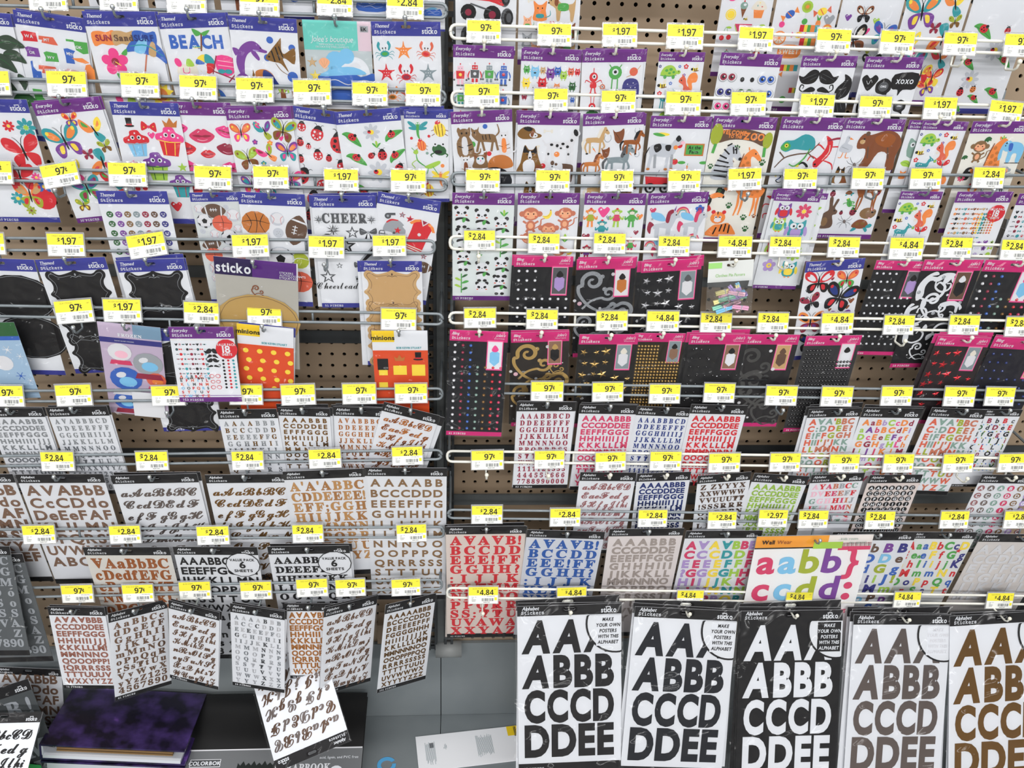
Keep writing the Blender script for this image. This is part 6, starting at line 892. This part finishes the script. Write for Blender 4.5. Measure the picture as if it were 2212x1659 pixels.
card('rainbow capitals with turned letters', 'A', 1483, 1147, 1648, 1146, A1('sans', 'cJYTLcJ', 'p', 'A^A^BBB/CCCDDE/EEEEFFF/?GGGGHH/HIIJJKK/LLMMNN/OOPPQR', h=.135, y0=.26, dy=.175, x0=.04, x1=.98), 'R8', dz=1, ratio=2.1, **R8)
card('huge lower-case letters', 'A', 1635, 1159, 1888, 1154, '= 0 0 .62 .12 f0a23c .0025|= .62 0 1 .12 e8e0dc .003|= .5 .07 .75 .14 L .0035|= .72 .08 1 .16 c .003|" bold .04 .05 .075 0 K Wall .9|" thin .04 .18 .075 0 N Wear .9|" thin .025 .7 .045 0 h ...kids_room|" thin .025 .78 .085 0 h ...my_space!|@sans .25 .27 .3 .05 .93 p cCgVc 1 aabb}/ccdd:/eessg/fghij/klmno', 'R8', dz=6, ratio=1.5, sheet='f2f2f2', wide=True, tilt=6, plain=True, label='orange and white topped pack with huge colourful lower-case letters')
card('green, blue and maroon letters', 'A', 1800, 1149, 1982, 1149, A1('sans', 'gBCbVULB', 'p', 'aBBbBB/dcdDDe/ddfdGg/HHHiiJ!/KkLlMm/NnOoPp/QqRrSs', h=.135, y0=.26, dy=.175, x0=.04, x1=.97), 'R8', dz=3, ratio=2.05, **R8)
card('primary coloured letters and stars', 'A', 1966, 1149, 2112, 1150, A1('sans', 'RGBYRGUY', 'u', 'AaaBbCcD/EeeFfGg/hhIiijjK/lMmmNn/OoPpQq/RrSsTt', h=.145, y0=.27, dy=.19, x0=.04, x1=.98, cond=.85)+'|star .85 .37 .04 0 RR,star .3 .5 .04 0 GG', 'R8', dz=1, ratio=2.2, sheet='e4e6e6', **R8)
card('clear embossed capitals', 'A', 2122, 1153, 2292, 1155, A1('sans', 'i', 'r', 'AAAABB/CCDDDE/EEFFGG/GGHHII/JJKKLL/MMNNO', h=.14, y0=.26, dy=.17, x0=.05, x1=.95), 'R8', dz=1, ratio=2.1, sheet='d8d2cf', **R8)
# posters
def PO(c, pc='K', pb='W', mk='p', k=1):
    return A1('sans', c, mk, 'AA%/ABBB/CCCD/DDEE', h=.298*k, y0=.305+.01*(k > 1), dy=.347*k, x0=.06, x1=.93, cond=.8).replace('AA%', 'AAA')+'|* .95 .19 .295 e4e6ea|= .755 .115 .985 .41 %s .01 poster_note|%s' % (pb, '|'.join('" bold .033 .87 %.3f 1 %s %s .8 .15' % (.165+.056*i, pc, t) for i, t in enumerate(('MAKE', 'YOUR_OWN', 'POSTERS', 'WITH_THIS', 'ALPHABET'))))
PB = dict(wide=True, hh=.1, tilt=-17, ratio=1.66, noun='poster alphabet pack', depth=YB-.03)
card('black letters, nearest the rack divider', 'A', 1117, 1310, 1342, 1303, PO('K'), 'R9', dz=2, pieces='97 PIECES', stack=2, so=(.01, .02), **PB)
card('glossy black letters, second from the divider', 'A', 1372, 1310, 1594, 1320, PO('X'), 'R9', dz=2, pieces='97 PIECES', stack=2, so=(-.01, .025), **PB)
card('white letters on black', 'A', 1601, 1320, 1821, 1317, PO('W', 'W', 'K', k=1.07), 'R9', dz=3, sheet='141214', pieces='97 PIECES', stack=2, so=(-.01, .03), **dict(PB, ratio=1.8))
card('rose-grey metallic letters', 'A', 1845, 1328, 2056, 1328, PO('j', 'i', 'W', 'f', 1.07), 'R9', dz=2, pieces='97 PIECES', stack=3, so=(-.02, .02), **dict(PB, ratio=1.8))
card('dark gold metallic letters', 'A', 2052, 1331, 2275, 1318, PO('k', 'l', 'W', 'f', 1.07), 'R9', dz=5, pieces='97 PIECES', stack=1, **dict(PB, ratio=1.8))
# bag of clothes pins
def clothespin_bag():
    M, W = frame_of((1531, 566), (1629, 560), YB-.018, 0, math.radians(4)); r = bpy.data.objects.new('clothespin_bag', None); SC.collection.objects.link(r); r.matrix_basis = M; r.empty_display_size = .02
    tag(r, 'clear bag of pastel mini clothes pins with a grey paper header', 'craft bag', 'sticker packs on the wire hooks')
    mb = MB(); ring(mb, 0, 0, 1, -.48, .5, -.1, .09, .03, .015, 0, 'd9dbd8'); link('header', mb.mesh('header', PRINT), r)
    mb = MB(); mb.face([(0, -.16), (.3, -.16), (.3, -.03), (0, -.03)], '9fd67c', .004); text(mb, 'Clothes Pin Favors', .5, -.36, .065, '9fc48a', 'bold', .82, al=1, z=.005); link('header_lettering', mb.mesh('header_lettering', PRINT), r)
    rnd = random.Random(5)
    for i in range(20):
        mb = MB(); c = 'J,I,C,E6A8C8,F0E6A0,9ADCC4'.split(',')[i % 6]; c = {'E6A8C8': 'e6a8c8', 'F0E6A0': 'f0e6a0', '9ADCC4': '9adcc4'}.get(c, c)
        for s in (-1, 1): mb.box(-.19, s*.004-(.038 if s < 0 else 0), -.03, .19, s*.004+(.038 if s > 0 else 0), .03, c)
        mb.tube([(.03, -.05, 0), (.03, .05, 0)], .035, 6, 'S')
        o = link('clothespin', mb.mesh('clothespin', PUFFY), r); o.location = (.3+.45*rnd.random(), -.68-.42*rnd.random(), .03+.012*i/2); o.rotation_euler = (0, 0, rnd.choice((.1, .3, -.2, 1.9, 2.3, -.9, .2)))
    mb = MB(); nx, ny = 8, 10
    V = [[(i/nx*1.04-.02, -.46-.78*j/ny, .06+.16*math.sin(math.pi*i/nx)*math.sin(math.pi*min(1, j/ny*1.1)**.7)+.012*math.sin(i*2.3+j*1.7)) for i in range(nx+1)] for j in range(ny+1)]
    for j in range(ny):
        for i in range(nx): mb.face([V[j+1][i], V[j+1][i+1], V[j][i+1], V[j][i]])
    link('clear_bag', mb.mesh('clear_bag', BAGM, True), r); CARDS.append(('clothes pins', 'R4', 1580, 560, 'E')); make_hook('R4', M@Vector((.5, -.1, 0)), 'bag of pastel clothes pins')
clothespin_bag()
# empty hooks
for row, x, y, w in (('L3', 124, 410, 'left of the round-face pack'), ('L5', 163, 705, 'in front of the chalk frames'), ('R1', 2075, 126, 'before the rainbow butterflies on the right'), ('R1', 2195, 134, 'before the right-edge ladybirds'),
                     ('R3', 1612, 418, 'before the giraffe legs'), ('R3', 1886, 415, 'before the rabbit and frog'), ('R4', 1034, 552, 'in front of the pandas'), ('R4', 1694, 568, 'before the lower owls'), ('R5', 1950, 734, 'before the lower pearls'),
                     ('R6', 1688, 883, 'in front of the black scrollwork'), ('R7', 1051, 1022, 'below the long gem pack'), ('R7', 1184, 1024, 'over the maroon numbers'), ('R7', 2084, 1030, 'over the right pastel capitals'), ('R9', 1043, 1320, 'over the big red capitals'),
                     ('L4', 702, 570, 'over the cheerleading stickers'), ('L6', 364, 888, 'over the half hidden chalk frames')):
    try: empty_hook(row, x, y, w)
    except Exception as e: print('hook', e)
# ------------------------------------------------------------------ price tags (x, y, width, tilt, price, caption)
TG = {
'L1': [(102, -5, 80, 0, '97', 'BEACH TOYS'), (255, -4, 80, -1, '97', 'STICKO BEACH'), (402, 0, 82, -1, '97', 'SUMMER FUN'), (560, 5, 82, -2, '97', 'SEA LIFE'), (723, 9, 74, -2, '$2.84', 'WAVES'), (875, 14, 77, -2, '$2.84', 'CRABS')],
'L2': [(-20, 179, 80, 0, '97', 'STICKERS'), (144, 181, 84, -1, '97', 'COLOR BUTTERFLIES'), (302, 184, 80, -1, '97', 'PURE BUTTERFLIES STK'), (428, 189, 78, -2, '97', 'SPICY BUTTERFLY STK'), (550, 194, 78, -1, '97', 'PUFFY BUTTERFLY STIK'), (674, 199, 79, 0, '97', 'PUFFY LADY BUGS STKR'), (799, 203, 74, -1, '97', 'LADYBUGS STICKO'), (914, 204, 73, -1, '97', 'PUFFY BUGS STICK')],
'L3': [(-14, 372, 78, -1, '97', 'STICKERS'), (130, 378, 78, 9, '97', 'JELLY STICKERS'), (275, 377, 80, -1, '97', 'SMILEY FACES'), (460, 384, 78, -2, '97', 'PUFFY SPORTS BALLS'), (585, 383, 74, -1, '97', 'STICKO SPORTS BALLS'), (737, 389, 72, -1, '$1.97', 'CHEERLEADING'), (882, 391, 74, -1, '97', 'STICKO FOOTBALL GEAR')],
'L4': [(-28, 527, 74, 0, '$1.97', 'OVALS'), (142, 529, 78, -1, '$1.97', 'STICKO SCROLL FRAMES'), (317, 530, 80, 8, '$1.97', 'CHALK TAGS PLUS'), (541, 531, 77, 1, '$1.97', 'STK LRG BURLAP OVALS'), (705, 534, 75, -2, '$1.97', 'STICKO BURLAP LABELS'), (841, 531, 70, 0, '$1.97', 'STK BURLAP SCRL LABEL')],
'L5': [(160, 673, 80, 4, '97', 'OLAF STICKERS'), (264, 671, 80, -1, '$1.97', 'FROZEN SNOW GLOBE'), (435, 676, 74, -3, '$2.84', 'FROZEN STICKER PAD'), (571, 682, 72, -1, '97', 'MINI MINIONS STICKER'), (861, 690, 74, -2, '97', 'MINIONS BRITISH BIG')],
'L6': [(12, 856, 76, -1, '97', 'SILVER ALPHA'), (159, 854, 76, 1, '97', 'ALPHA DECADE SILVER'), (363, 855, 70, 0, '97', 'ALPHA SCRIPT SILVER'), (531, 853, 70, -1, '97', 'ALPHA'), (644, 853, 72, 1, '97', 'GOLD GLITTER ALPHA'), (776, 851, 71, 0, '97', 'ALPHA DECADE GOLD'), (888, 850, 68, 0, '97', 'ALPHA SCRIPT GOLD')],
'L7': [(124, 997, 70, -1, '$2.84', 'SILVER GLITTER', 'b'), (328, 996, 68, 0, '$2.84', 'SCRIPT SILVER', 'b'), (535, 995, 67, 0, '$2.84', 'SCRIPT GOLD', 'b'), (702, 991, 68, 1, '$2.84', 'WOODGRAIN ALPHA LG'), (880, 985, 65, 1, '$2.84', 'KRAFT FUTURA ALPHA')],
'L8': [(84, 1155, 69, 0, '$2.84', 'SILVER GLITTER ALPHA'), (270, 1155, 66, 0, '$2.84', 'GOLD GLITTER ALPHA'), (460, 1157, 68, 0, '$2.84', 'BLACK BLOCK ALPHA'), (665, 1153, 65, 0, '$2.84', 'SCRIPT BLACK', 'b'), (889, 1152, 63, 1, '$2.84', 'ALPHA MEDIEVAL', 'b')],
'L9': [(4, 1282, 68, 0, '97', 'ALPHA'), (167, 1283, 67, 0, '97', 'ROSE GOLD ALPHA'), (298, 1282, 66, 0, '97', 'ROSE GOLD SERIF'), (421, 1276, 67, 0, '97', 'BLUSH SCRIPT'), (553, 1276, 66, 0, '97', 'SILVER FOIL ALPHA'), (674, 1270, 66, 1, '97', 'GOLD GLITTER ALPHA'), (757, 1270, 63, 1, '97', 'SCRIPT ALPHA'), (877, 1269, 61, 1, '97', 'GOLD FOIL ALPHA SM')],
'R1': [(1045, 68, 71, -1, '97', 'MINI ROBOTS'), (1198, 75, 70, -1, '97', 'MINI MONSTERS'), (1339, 76, 72, 0, '$1.97', 'ALIEN CHARACTER STKS'), (1480, 79, 76, -1, '$1.97', 'GLASSES SHADES'), (1633, 84, 72, -2, '$1.97', 'GOOGLY MONSTERS'), (1801, 88, 72, -2, '97', 'STICKO MOUSTACHE'), (1938, 92, 72, -2, '97', 'CHALK QUOTES'), (2074, 95, 70, -1, '97', 'RAINBOW BUTTERFLIES'), (2205, 98, 70, -1, '97', 'FLAT BUTTERFLIES')],
'R2': [(1041, 206, 74, 0, '97', 'ADDL TAGS STICK'), (1190, 215, 71, 0, '97', 'STICKO DOG DAZE'), (1336, 220, 72, 0, '97', 'STICKO PONIES'), (1476, 223, 74, -1, '97', 'FARM RABBIT COW'), (1617, 224, 74, 0, '97', 'THE ZOO STICKO'), (1765, 228, 72, -2, '$1.97', 'SNAKES LIZARDS'), (1891, 231, 68, -1, '97', 'STICK FOREST ANIMALS'), (2031, 234, 70, -1, '$1.97', 'WOODLAND ANIMALS'), (2172, 243, 70, -5, '$1.97', 'LARGE ANIMALS 2')],
'R3': [(1043, 390, 71, -1, '97', 'STICKO FOLK PANDA'), (1194, 391, 71, -1, '97', 'STIK SMIRKING MONKEYS'), (1333, 391, 68, 0, '97', 'STICKO SOCK MONKEY'), (1478, 391, 68, 0, '97', 'UNICORNS'), (1609, 387, 70, 2, '$1.97', 'SPARKLE OWL'), (1729, 388, 70, 0, '97', 'PUFFY FLOWER AND OWL'), (1875, 386, 68, -1, '97', 'PUFFY LADYBUG STIX'), (2000, 386, 66, 0, '97', 'PUFFY ANIMALS STICK'), (2136, 384, 66, -1, '$2.84', 'CUTE CRITTERS')],
'R4': [(1036, 519, 66, 0, '$2.84', 'BLING CLEAR ROUNDS', 'b'), (1175, 526, 66, -1, '$2.84', 'BLING SILVER LARGE', 'b'), (1317, 526, 67, -1, '$2.84', 'CLEAR BLING', 'b'), (1456, 532, 66, -1, '$2.84', 'BLING SILVER STARS', 'b'), (1588, 533, 71, -1, '$4.84', 'CLEAR BLING SHEET'), (1696, 533, 66, -1, '$2.84', 'BLING PEARL WHITE', 'b'), (1823, 534, 66, -1, '$2.84', 'PEARL LARGE WHITE', 'b'), (1958, 537, 71, -1, '$4.84', 'PEARL BLING SHEET'), (2066, 535, 66, -1, '$2.84', 'WHITE FLOURISH', 'b'), (2196, 540, 66, -1, '$2.84', 'MULTI LARGE', 'b')],
'R5': [(1037, 687, 67, 0, '$2.84', 'BLING ROUND MULTI', 'b'), (1171, 690, 66, -1, '$2.84', 'GOLD FLOURISH', 'b'), (1322, 693, 66, 0, '$2.84', 'GOLD STARS', 'b'), (1432, 694, 68, -1, '$4.84', 'GOLD BLING SHEET'), (1547, 697, 66, -1, '$2.84', 'BLACK ROUND GEMS', 'b'), (1670, 697, 65, -1, '$2.84', 'BLACK FLOURISH', 'b'), (1809, 698, 67, 0, '$4.84', 'BLACK BLING SHEET'), (1942, 702, 64, -1, '$2.84', 'RED ROUND GEMS', 'b'), (2083, 702, 64, -1, '$2.84', 'RED STARS', 'b'), (2205, 706, 64, -1, '$2.84', 'BLUE GEMS', 'b')],
'R6': [(1182, 846, 68, -1, '97', 'ALPHA CURB HOT PINK'), (1313, 847, 65, 0, '97', 'PINK FUTURA ALPHA SM'), (1436, 851, 65, -1, '97', 'ALPHA DECADE BLUE'), (1554, 849, 65, -2, '97', 'MONOGRAMS GLITTER'), (1688, 855, 66, -2, '97', 'DESSERT ALPHA SM'), (1808, 857, 66, -2, '97', 'FOIL STRIPE ALPHA SM'), (1937, 856, 65, -1, '97', 'ALPHA MULTI COLOR'), (2073, 857, 65, -2, '97', 'ALPHA PASTEL'), (2160, 857, 62, -2, '97', 'ALPHA DARK MULTI')],
'R7': [(1053, 994, 68, 0, '97', 'ALPHA SCRIPT RED'), (1187, 993, 63, 0, '97', 'RED GLITTER ALPHA'), (1319, 997, 64, 1, '97', 'PINK GLITTER ALPHA'), (1438, 996, 66, -1, '97', 'BLUE FUTURA ALPHA SM'), (1565, 1000, 66, 0, '97', 'BLACK SCRIPT ALPHA'), (1696, 999, 64, -1, '97', 'NEON GLITTER ALPHA'), (1824, 1001, 63, -1, '97', 'COTTAGE CHIC ALPHA'), (1941, 1001, 64, -1, '97', 'SMALL CIRCLE ALPHA'), (2070, 1001, 64, 0, '97', 'MUTED ALPHA'), (2189, 1000, 62, 0, '97', 'CIRCLE ALPHA')],
'R8': [(1052, 1112, 65, -1, '$2.84', 'RED COMBO FOAM ALPHA'), (1221, 1118, 64, -1, '$2.84', 'BLUE FOAM ALPHA'), (1410, 1120, 61, -1, '$2.84', 'SPRINKLES ALPHA'), (1560, 1124, 60, -1, '$2.84', 'BRIGHT BOLD ALPHA'), (1670, 1120, 61, -2, '$2.97', 'ALPHA LARGE GLITTER'), (1757, 1122, 62, -1, '$2.84', 'MULTI ALPHA', 'b'), (1901, 1124, 62, -1, '$2.84', 'KIDS ALPHA', 'b'), (2062, 1123, 60, -1, '$2.84', 'EMBOSSED ALPHA'), (2200, 1123, 60, -1, '$2.84', 'CLEAR ALPHA')],
'R9': [(1044, 1286, 63, -1, '$4.84', 'BLACK POSTER ALPHA'), (1235, 1287, 62, 0, '$4.84', 'BLK SCRIPT POSTER LG'), (1491, 1292, 56, -2, '$4.84', 'BLACK FOIL POSTER', 'b'), (1726, 1296, 56, -2, '$4.84', 'WHITE POSTER', 'b'), (1960, 1296, 56, -2, '$4.84', 'ROSE GOLD POSTER', 'b'), (2160, 1298, 56, -2, '$4.84', 'GOLD POSTER')]}
for row, L_ in TG.items():
    for t in L_: price_tag(row, *t)
RK = {}; used = {}
for r, row, cx, price, what in sorted(TAGN, key=lambda t: (t[1], t[2])):
    RK[row] = RK.get(row, 0)+1
    lab = 'yellow %s price tag %s' % (PW[price], what) if what else None
    if lab is None or lab in used or len(lab.replace('.', ' ').split()) > 16:
        lab = 'yellow %s price tag, %s from left on the %s %s-rack crossbar' % (PW[price], (ORD+['tenth'])[RK[row]-1], ORD[int(row[1])-1], 'left' if row[0] == 'L' else 'right')
    used[lab] = 1; tag(r, lab, 'price tag', 'price tags on the wire crossbars')

# ------------------------------------------------------------------ things on the bottom shelf
def quad_frame(o, mx, my):
    "matrix with origin o, local x towards mx, local y towards my (both world points)"
    x = (mx-o).normalized(); y = (my-o); y = (y-x*y.dot(x)).normalized(); z = x.cross(y)
    return Matrix(((x.x, y.x, z.x, o.x), (x.y, y.y, z.y, o.y), (x.z, y.z, z.z, o.z), (0, 0, 0, 1)))
def rootat(name, M, lab, cat):
    r = bpy.data.objects.new(name, None); SC.collection.objects.link(r); r.matrix_basis = M; r.empty_display_size = .02; tag(r, lab, cat); return r
GALAXY = mat('purple_cloud_cover', rough=.35, coat=.3); noisy(GALAXY, 17, '120c22', '43306a', 9)
cr = [x for x in GALAXY.node_tree.nodes if x.type == 'VALTORGB'][0].color_ramp; cr.elements[0].position = .42; cr.elements[1].position = .66; e = cr.elements.new(.78); e.color = hexc('8a5cc0')
BLK = mat('black_cover', '151516', .45); GRB = mat('grey_band', '6e7072', .5); WPAPER = mat('white_page', 'd9dce2', .5); KRAFT = mat('kraft_page', '8f7048', .8)
# ring binder lying on the deck
yb_, yf = -.035, -.215
TLb, TRb, BLb = U(128, 1484, yb_), U(432, 1500, yb_), U(84, 1608, yf); M = quad_frame(BLb, BLb+(TRb-TLb), TLb); w = (TRb-TLb).length*.95; d = (TLb-BLb).length
bn = rootat('ring_binder', M, 'dark purple cloud-patterned album binder lying on the bottom shelf', 'binder')
th = .042
mb = MB(); mb.box(0, 0, -.004, w, d, 0); link('front_cover', mb.mesh('front_cover', GALAXY), bn)
mb = MB(); mb.box(0, .0, -th, w, d, -th+.004); link('back_cover', mb.mesh('back_cover', GALAXY), bn)
mb = MB(); mb.box(0, 0, -th+.004, .004, d, -.004); link('spine', mb.mesh('spine', GALAXY), bn)
mb = MB(); mb.box(.005, .001, -th+.004, w-.01, d, -th+.012); mb.box(.004, 0.001, -th+.012, .007, d, -.004); link('inner_lining', mb.mesh('inner_lining', WPAPER), bn)
for k in range(5):
    mb = MB(); mb.box(.03, .012+.002*k, -th+.014+.005*k, w-.03, d-.01, -th+.017+.005*k); link('page', mb.mesh('page', KRAFT), bn)
mb = MB(); mb.tube([(.03, .03, -th+.012), (.03, .03, -.012), (.05, .03, -.008)], .0025, 6); link('ring', mb.mesh('ring', STEEL), bn)
M0 = M.copy()
# black scrapbook
def scrap(tl, tr, bl, lab, z_off, words):
    TL_, TR_, BL_ = U(*tl, yb_), U(*tr, yb_), U(*bl, yf-.03); M = quad_frame(BL_, BL_+(TR_-TL_), TL_); w = (TR_-TL_).length; d = (TL_-BL_).length
    r = rootat('scrapbook', M, lab, 'scrapbook'); th = max(.012, min(.05, BL_.z-ZD-.004))
    mb = MB(); mb.box(0, 0, -.003, w, d, 0); link('cover', mb.mesh('cover', BLK), r)
    mb = MB(); mb.box(.004, .004, -th+.003, w-.004, d-.004, -.003); link('page_block', mb.mesh('page_block', KRAFT), r)
    mb = MB(); mb.box(0, 0, -th, w, d, -th+.003); link('back_cover', mb.mesh('back_cover', BLK), r)
    b = .082; mb = MB(); mb.box(-.001, -.001, .0, w+.001, b, .0012); link('paper_band', mb.mesh('paper_band', GRB), r)
    mb = MB(); mb.face([(0, b), (w, b), (w, b+.003), (0, b+.003)], 'i', .0014); words(mb, w, b); link('band_lettering', mb.mesh('band_lettering', PRINT), r)
def w1(mb, w, b):
    x = .018; mb.face([(x, b-.038), (x+.068, b-.038), (x+.068, b-.02), (x, b-.02)], 'i', .0015); mb.face([(x+.0015, b-.0365), (x+.0665, b-.0365), (x+.0665, b-.0215), (x+.0015, b-.0215)], '4a4c4e', .0018)
    text(mb, 'COLORBOK', x+.034, b-.0335, .0085, 'W', 'bold', 1, al=1, z=.0022)
    P = [(.12, b-.085)]
    for i in range(9): P += [(.125+.012*i, b-.03+.004*(i % 2)), (.131+.012*i, b-.036)]
    mb.face(P+[(.24, b-.085)], '262a28', .0016)
    pass
def w2(mb, w, b):
    text(mb, 'acid, lignin, and PVC free', w-.095, b-.024, .006, 'W', 'thin', 1, z=.002); text(mb, 'SCRAPBOOK', w-.13, b-.052, .017, 'i', 'serif', .75, al=1, z=.002)
    mb.ball((w-.055, b-.056, .001), .02, 'W', 14, 1, .05, True); text(mb, '10', w-.055, b-.062, .012, 'K', 'bold', .8, al=1, z=.004)
def w3(mb, w, b): w1(mb, w, b); w2(mb, w, b)
scrap((428, 1502), (792, 1496), (380, 1702), 'wide black scrapbook with a grey paper band, under the fallen script stickers', 0, w3)
# a second album carries the purple binder
M2 = M0; mb = MB(); u2 = rootat('photo_album', M2@Matrix.Translation((0, 0, -.047)), 'dark album lying under the purple cloud binder', 'photo album'); t2 = max(.02, BLb.z-.047-ZD-.004)
mb = MB(); mb.box(0, 0, -.004, w, d, 0); link('cover', mb.mesh('cover', GALAXY), u2); mb = MB(); mb.box(.01, .006, -t2+.004, w-.01, d-.01, -.004); link('page_block', mb.mesh('page_block', WPAPER), u2); mb = MB(); mb.box(0, 0, -t2, w, d, -t2+.004); link('back_cover', mb.mesh('back_cover', GALAXY), u2)
# fallen packs
def lying(short, tl, tr, bl, dts, art, hd='A', ratio=None, sheet='W', label=None, wide=False, noun=None):
    TL_, TR_, BL_ = U(*tl, dts[0]), U(*tr, dts[1]), U(*bl, dts[2]); W = (TR_-TL_).length; x = (TR_-TL_).normalized(); dn = BL_-TL_; ra = dn.length/W if ratio is None else ratio; dn = (dn-x*dn.dot(x)).normalized(); n = x.cross(-dn); ra = round(ra, 2)
    M = Matrix(((x.x*W, -dn.x*W, n.x*W, TL_.x), (x.y*W, -dn.y*W, n.y*W, TL_.y), (x.z*W, -dn.z*W, n.z*W, TL_.z), (0, 0, 0, 1)))
    r = rootat('sticker_pack', M, label, 'sticker pack'); hh = .135 if wide else .2
    link('backing_card', back_mesh(hh, ra, sheet), r); h, b, t = head_mesh(hd, hh, ra, wide)
    link('header', h, r); link('header_lettering', t, r); link('bottom_band', b, r); link('clear_sleeve', sleeve_mesh(hh, ra), r); draw_art(r, art, hh, ra, W)
lying('x', (757, 1600), (598, 1668), (690, 1440), (-.30, -.31, -.19), A1('script', 'jb', 'f', ABW, h=.15, y0=.27, dy=.19, x0=.05, x1=.95), ratio=1.75, wide=True, label='fallen black-topped pack of dark script letters, lying upside down over the scrapbooks')
lying('x', (-70, 1542), (92, 1538), (-150, 1700), (-.20, -.20, -.32), A1('script', 'K', 'p', ABS, h=.14, y0=.28, dy=.18), ratio=1.9, wide=True, label='fallen black-topped pack of black script letters, at the bottom left corner')
lying('x', (-110, 1520), (60, 1466), (-80, 1700), (-.14, -.14, -.2), A1('serif', 'S', 'p', 'ECB!/BHGO/CKLM/HIJK', h=.2, y0=.3, dy=.25), ratio=1.3, wide=True, sheet='4e5254', label='fallen smoky pack of grey capitals under the black script pack')
lying('x', (-10, 1440), (132, 1446), (-10, 1660), (-.06, -.06, -.08), A1('bold', 'e', 'g', GLB, h=.16, y0=.2, dy=.2), ratio=1.8, wide=True, label='brown glitter letter pack standing behind the fallen packs')
lying('x', (-20, 1560), (110, 1570), (-30, 1720), (-.12, -.12, -.16), A1('bold', 'i', 'p', 'WSOU/SWUC/UEHV/WSTA', h=.2, y0=.2, dy=.24), ratio=1.4, wide=True, sheet='5a5e60', label='grey pack with white capitals between fallen packs and the binder')
g = UZ(50, 1652, ZD+.01)
def flat(name, P, z0, z1, m, lab, cat):
    mb = MB(); n = len(P); b = [(p.x, p.y, z0) for p in P]; t = [(p.x, p.y, z1) for p in P]; mb.v = b+t; mb.f = [list(range(n))[::-1], list(range(n, 2*n))]+[[i, (i+1) % n, n+(i+1) % n, n+i] for i in range(n)]; mb.c = [None]*len(mb.f)
    return tag(link(name, mb.mesh(name, m)), lab, cat)
zg = .375; flat('green_sheet', [UZ(20, 1645, zg), UZ(88, 1652, zg), UZ(110, 1720, zg), UZ(10, 1720, zg)], zg-.075, zg-.001, mat('green_paper', '3fae5a', .5), 'bright green box under the binder corner at bottom left', 'box')
# blue cut-out ring
mb = MB(); c0 = UZ(835, 1652, ZD+.001); n = 28
for i in range(n-2):
    a, b = 2*math.pi*i/n+.6, 2*math.pi*(i+1)/n+.6
    for r0, r1 in ((.013, .022),): mb.add([(c0.x+r*math.cos(t), c0.y+r*1.05*math.sin(t), ZD+z) for t in (a, b) for r in (r0, r1) for z in (.0003, .0015)], [(1, 3, 7, 5), (0, 4, 6, 2), (2, 6, 7, 3), (0, 1, 5, 4)])
tag(link('blue_ring_tag', mb.mesh('blue_ring_tag', mat('sky_blue_plastic', '5aa9dc', .4))), 'light blue open ring lying on the grey shelf', 'plastic ring')
# white leaflet lying on the shelf
A_, B_, C_ = UZ(898, 1592, ZD+.002), UZ(1122, 1567, ZD+.002), UZ(905, 1668, ZD+.002)
M = quad_frame(C_, C_+(B_-A_), A_); w = (B_-A_).length; d = (A_-C_).length
lf = rootat('leaflet', M, 'white printed leaflet with a yellow logo corner, lying on the shelf', 'leaflet')
mb = MB(); mb.box(0, 0, -.001, w, d, .0006, 'f1f2f5'); link('sheet', mb.mesh('sheet', PRINT), lf)
mb = MB(); mb.face([(w*.87, d*.72), (w, d*.72), (w, d), (w*.87, d)], 'f2cf2a', .001); text(mb, 'minions', w*.935, d*.97, .008, 'K', 'bold', .8, al=0, ang=-math.pi/2, z=.0014); link('logo_patch', mb.mesh('logo_patch', PRINT), lf)
mb = MB(); rnd = random.Random(1)
for gx, gw, y0_, y1_ in ((.08, .09, .15, .8), (.25, .03, .5, .7), (.56, .15, .2, .85)):
    k = 0
    while k < gw*w/.0022:
        x = w*gx+k*.0022; q = d*(y1_-rnd.random()*.1); p = d*(y0_+rnd.random()*.15); mb.face([(x, p), (x+.0009, p), (x+.0009, q), (x, q)], 'a', .001); k += 1
for k in range(12): mb.face([(w*.12, d*(.62+.012*k)), (w*.16, d*(.62+.012*k)), (w*.16, d*(.627+.012*k)), (w*.12, d*(.627+.012*k))], 'Z', .0012)
tag(link('fine_print', mb.mesh('fine_print', PRINT), lf), kind='stuff')
# rolled white end piece at the rack divider
p0 = U(952, 1402, -.03); mb = MB(); mb.tube([(p0.x-.012, p0.y, p0.z), (p0.x+.05, p0.y, p0.z)], .020, 14); tag(link('paper_roll', mb.mesh('paper_roll', mat('dull_white', '8c8e8d', .5), True)), 'short white cylinder fixed at the foot of the rack divider', 'tube')
# wooden block and boxes seen under the left rack
a, b = U(815, 1345, -.05), U(862, 1384, -.05); mb = MB(); mb.box(a.x, -.06, b.z, b.x, -.012, a.z); tag(link('cardboard_box', mb.mesh('cardboard_box', mat('cardboard', '8d7a66', .8))), 'small brown cardboard box behind the copper capitals pack', 'box')
print('objects', len(SC.objects))
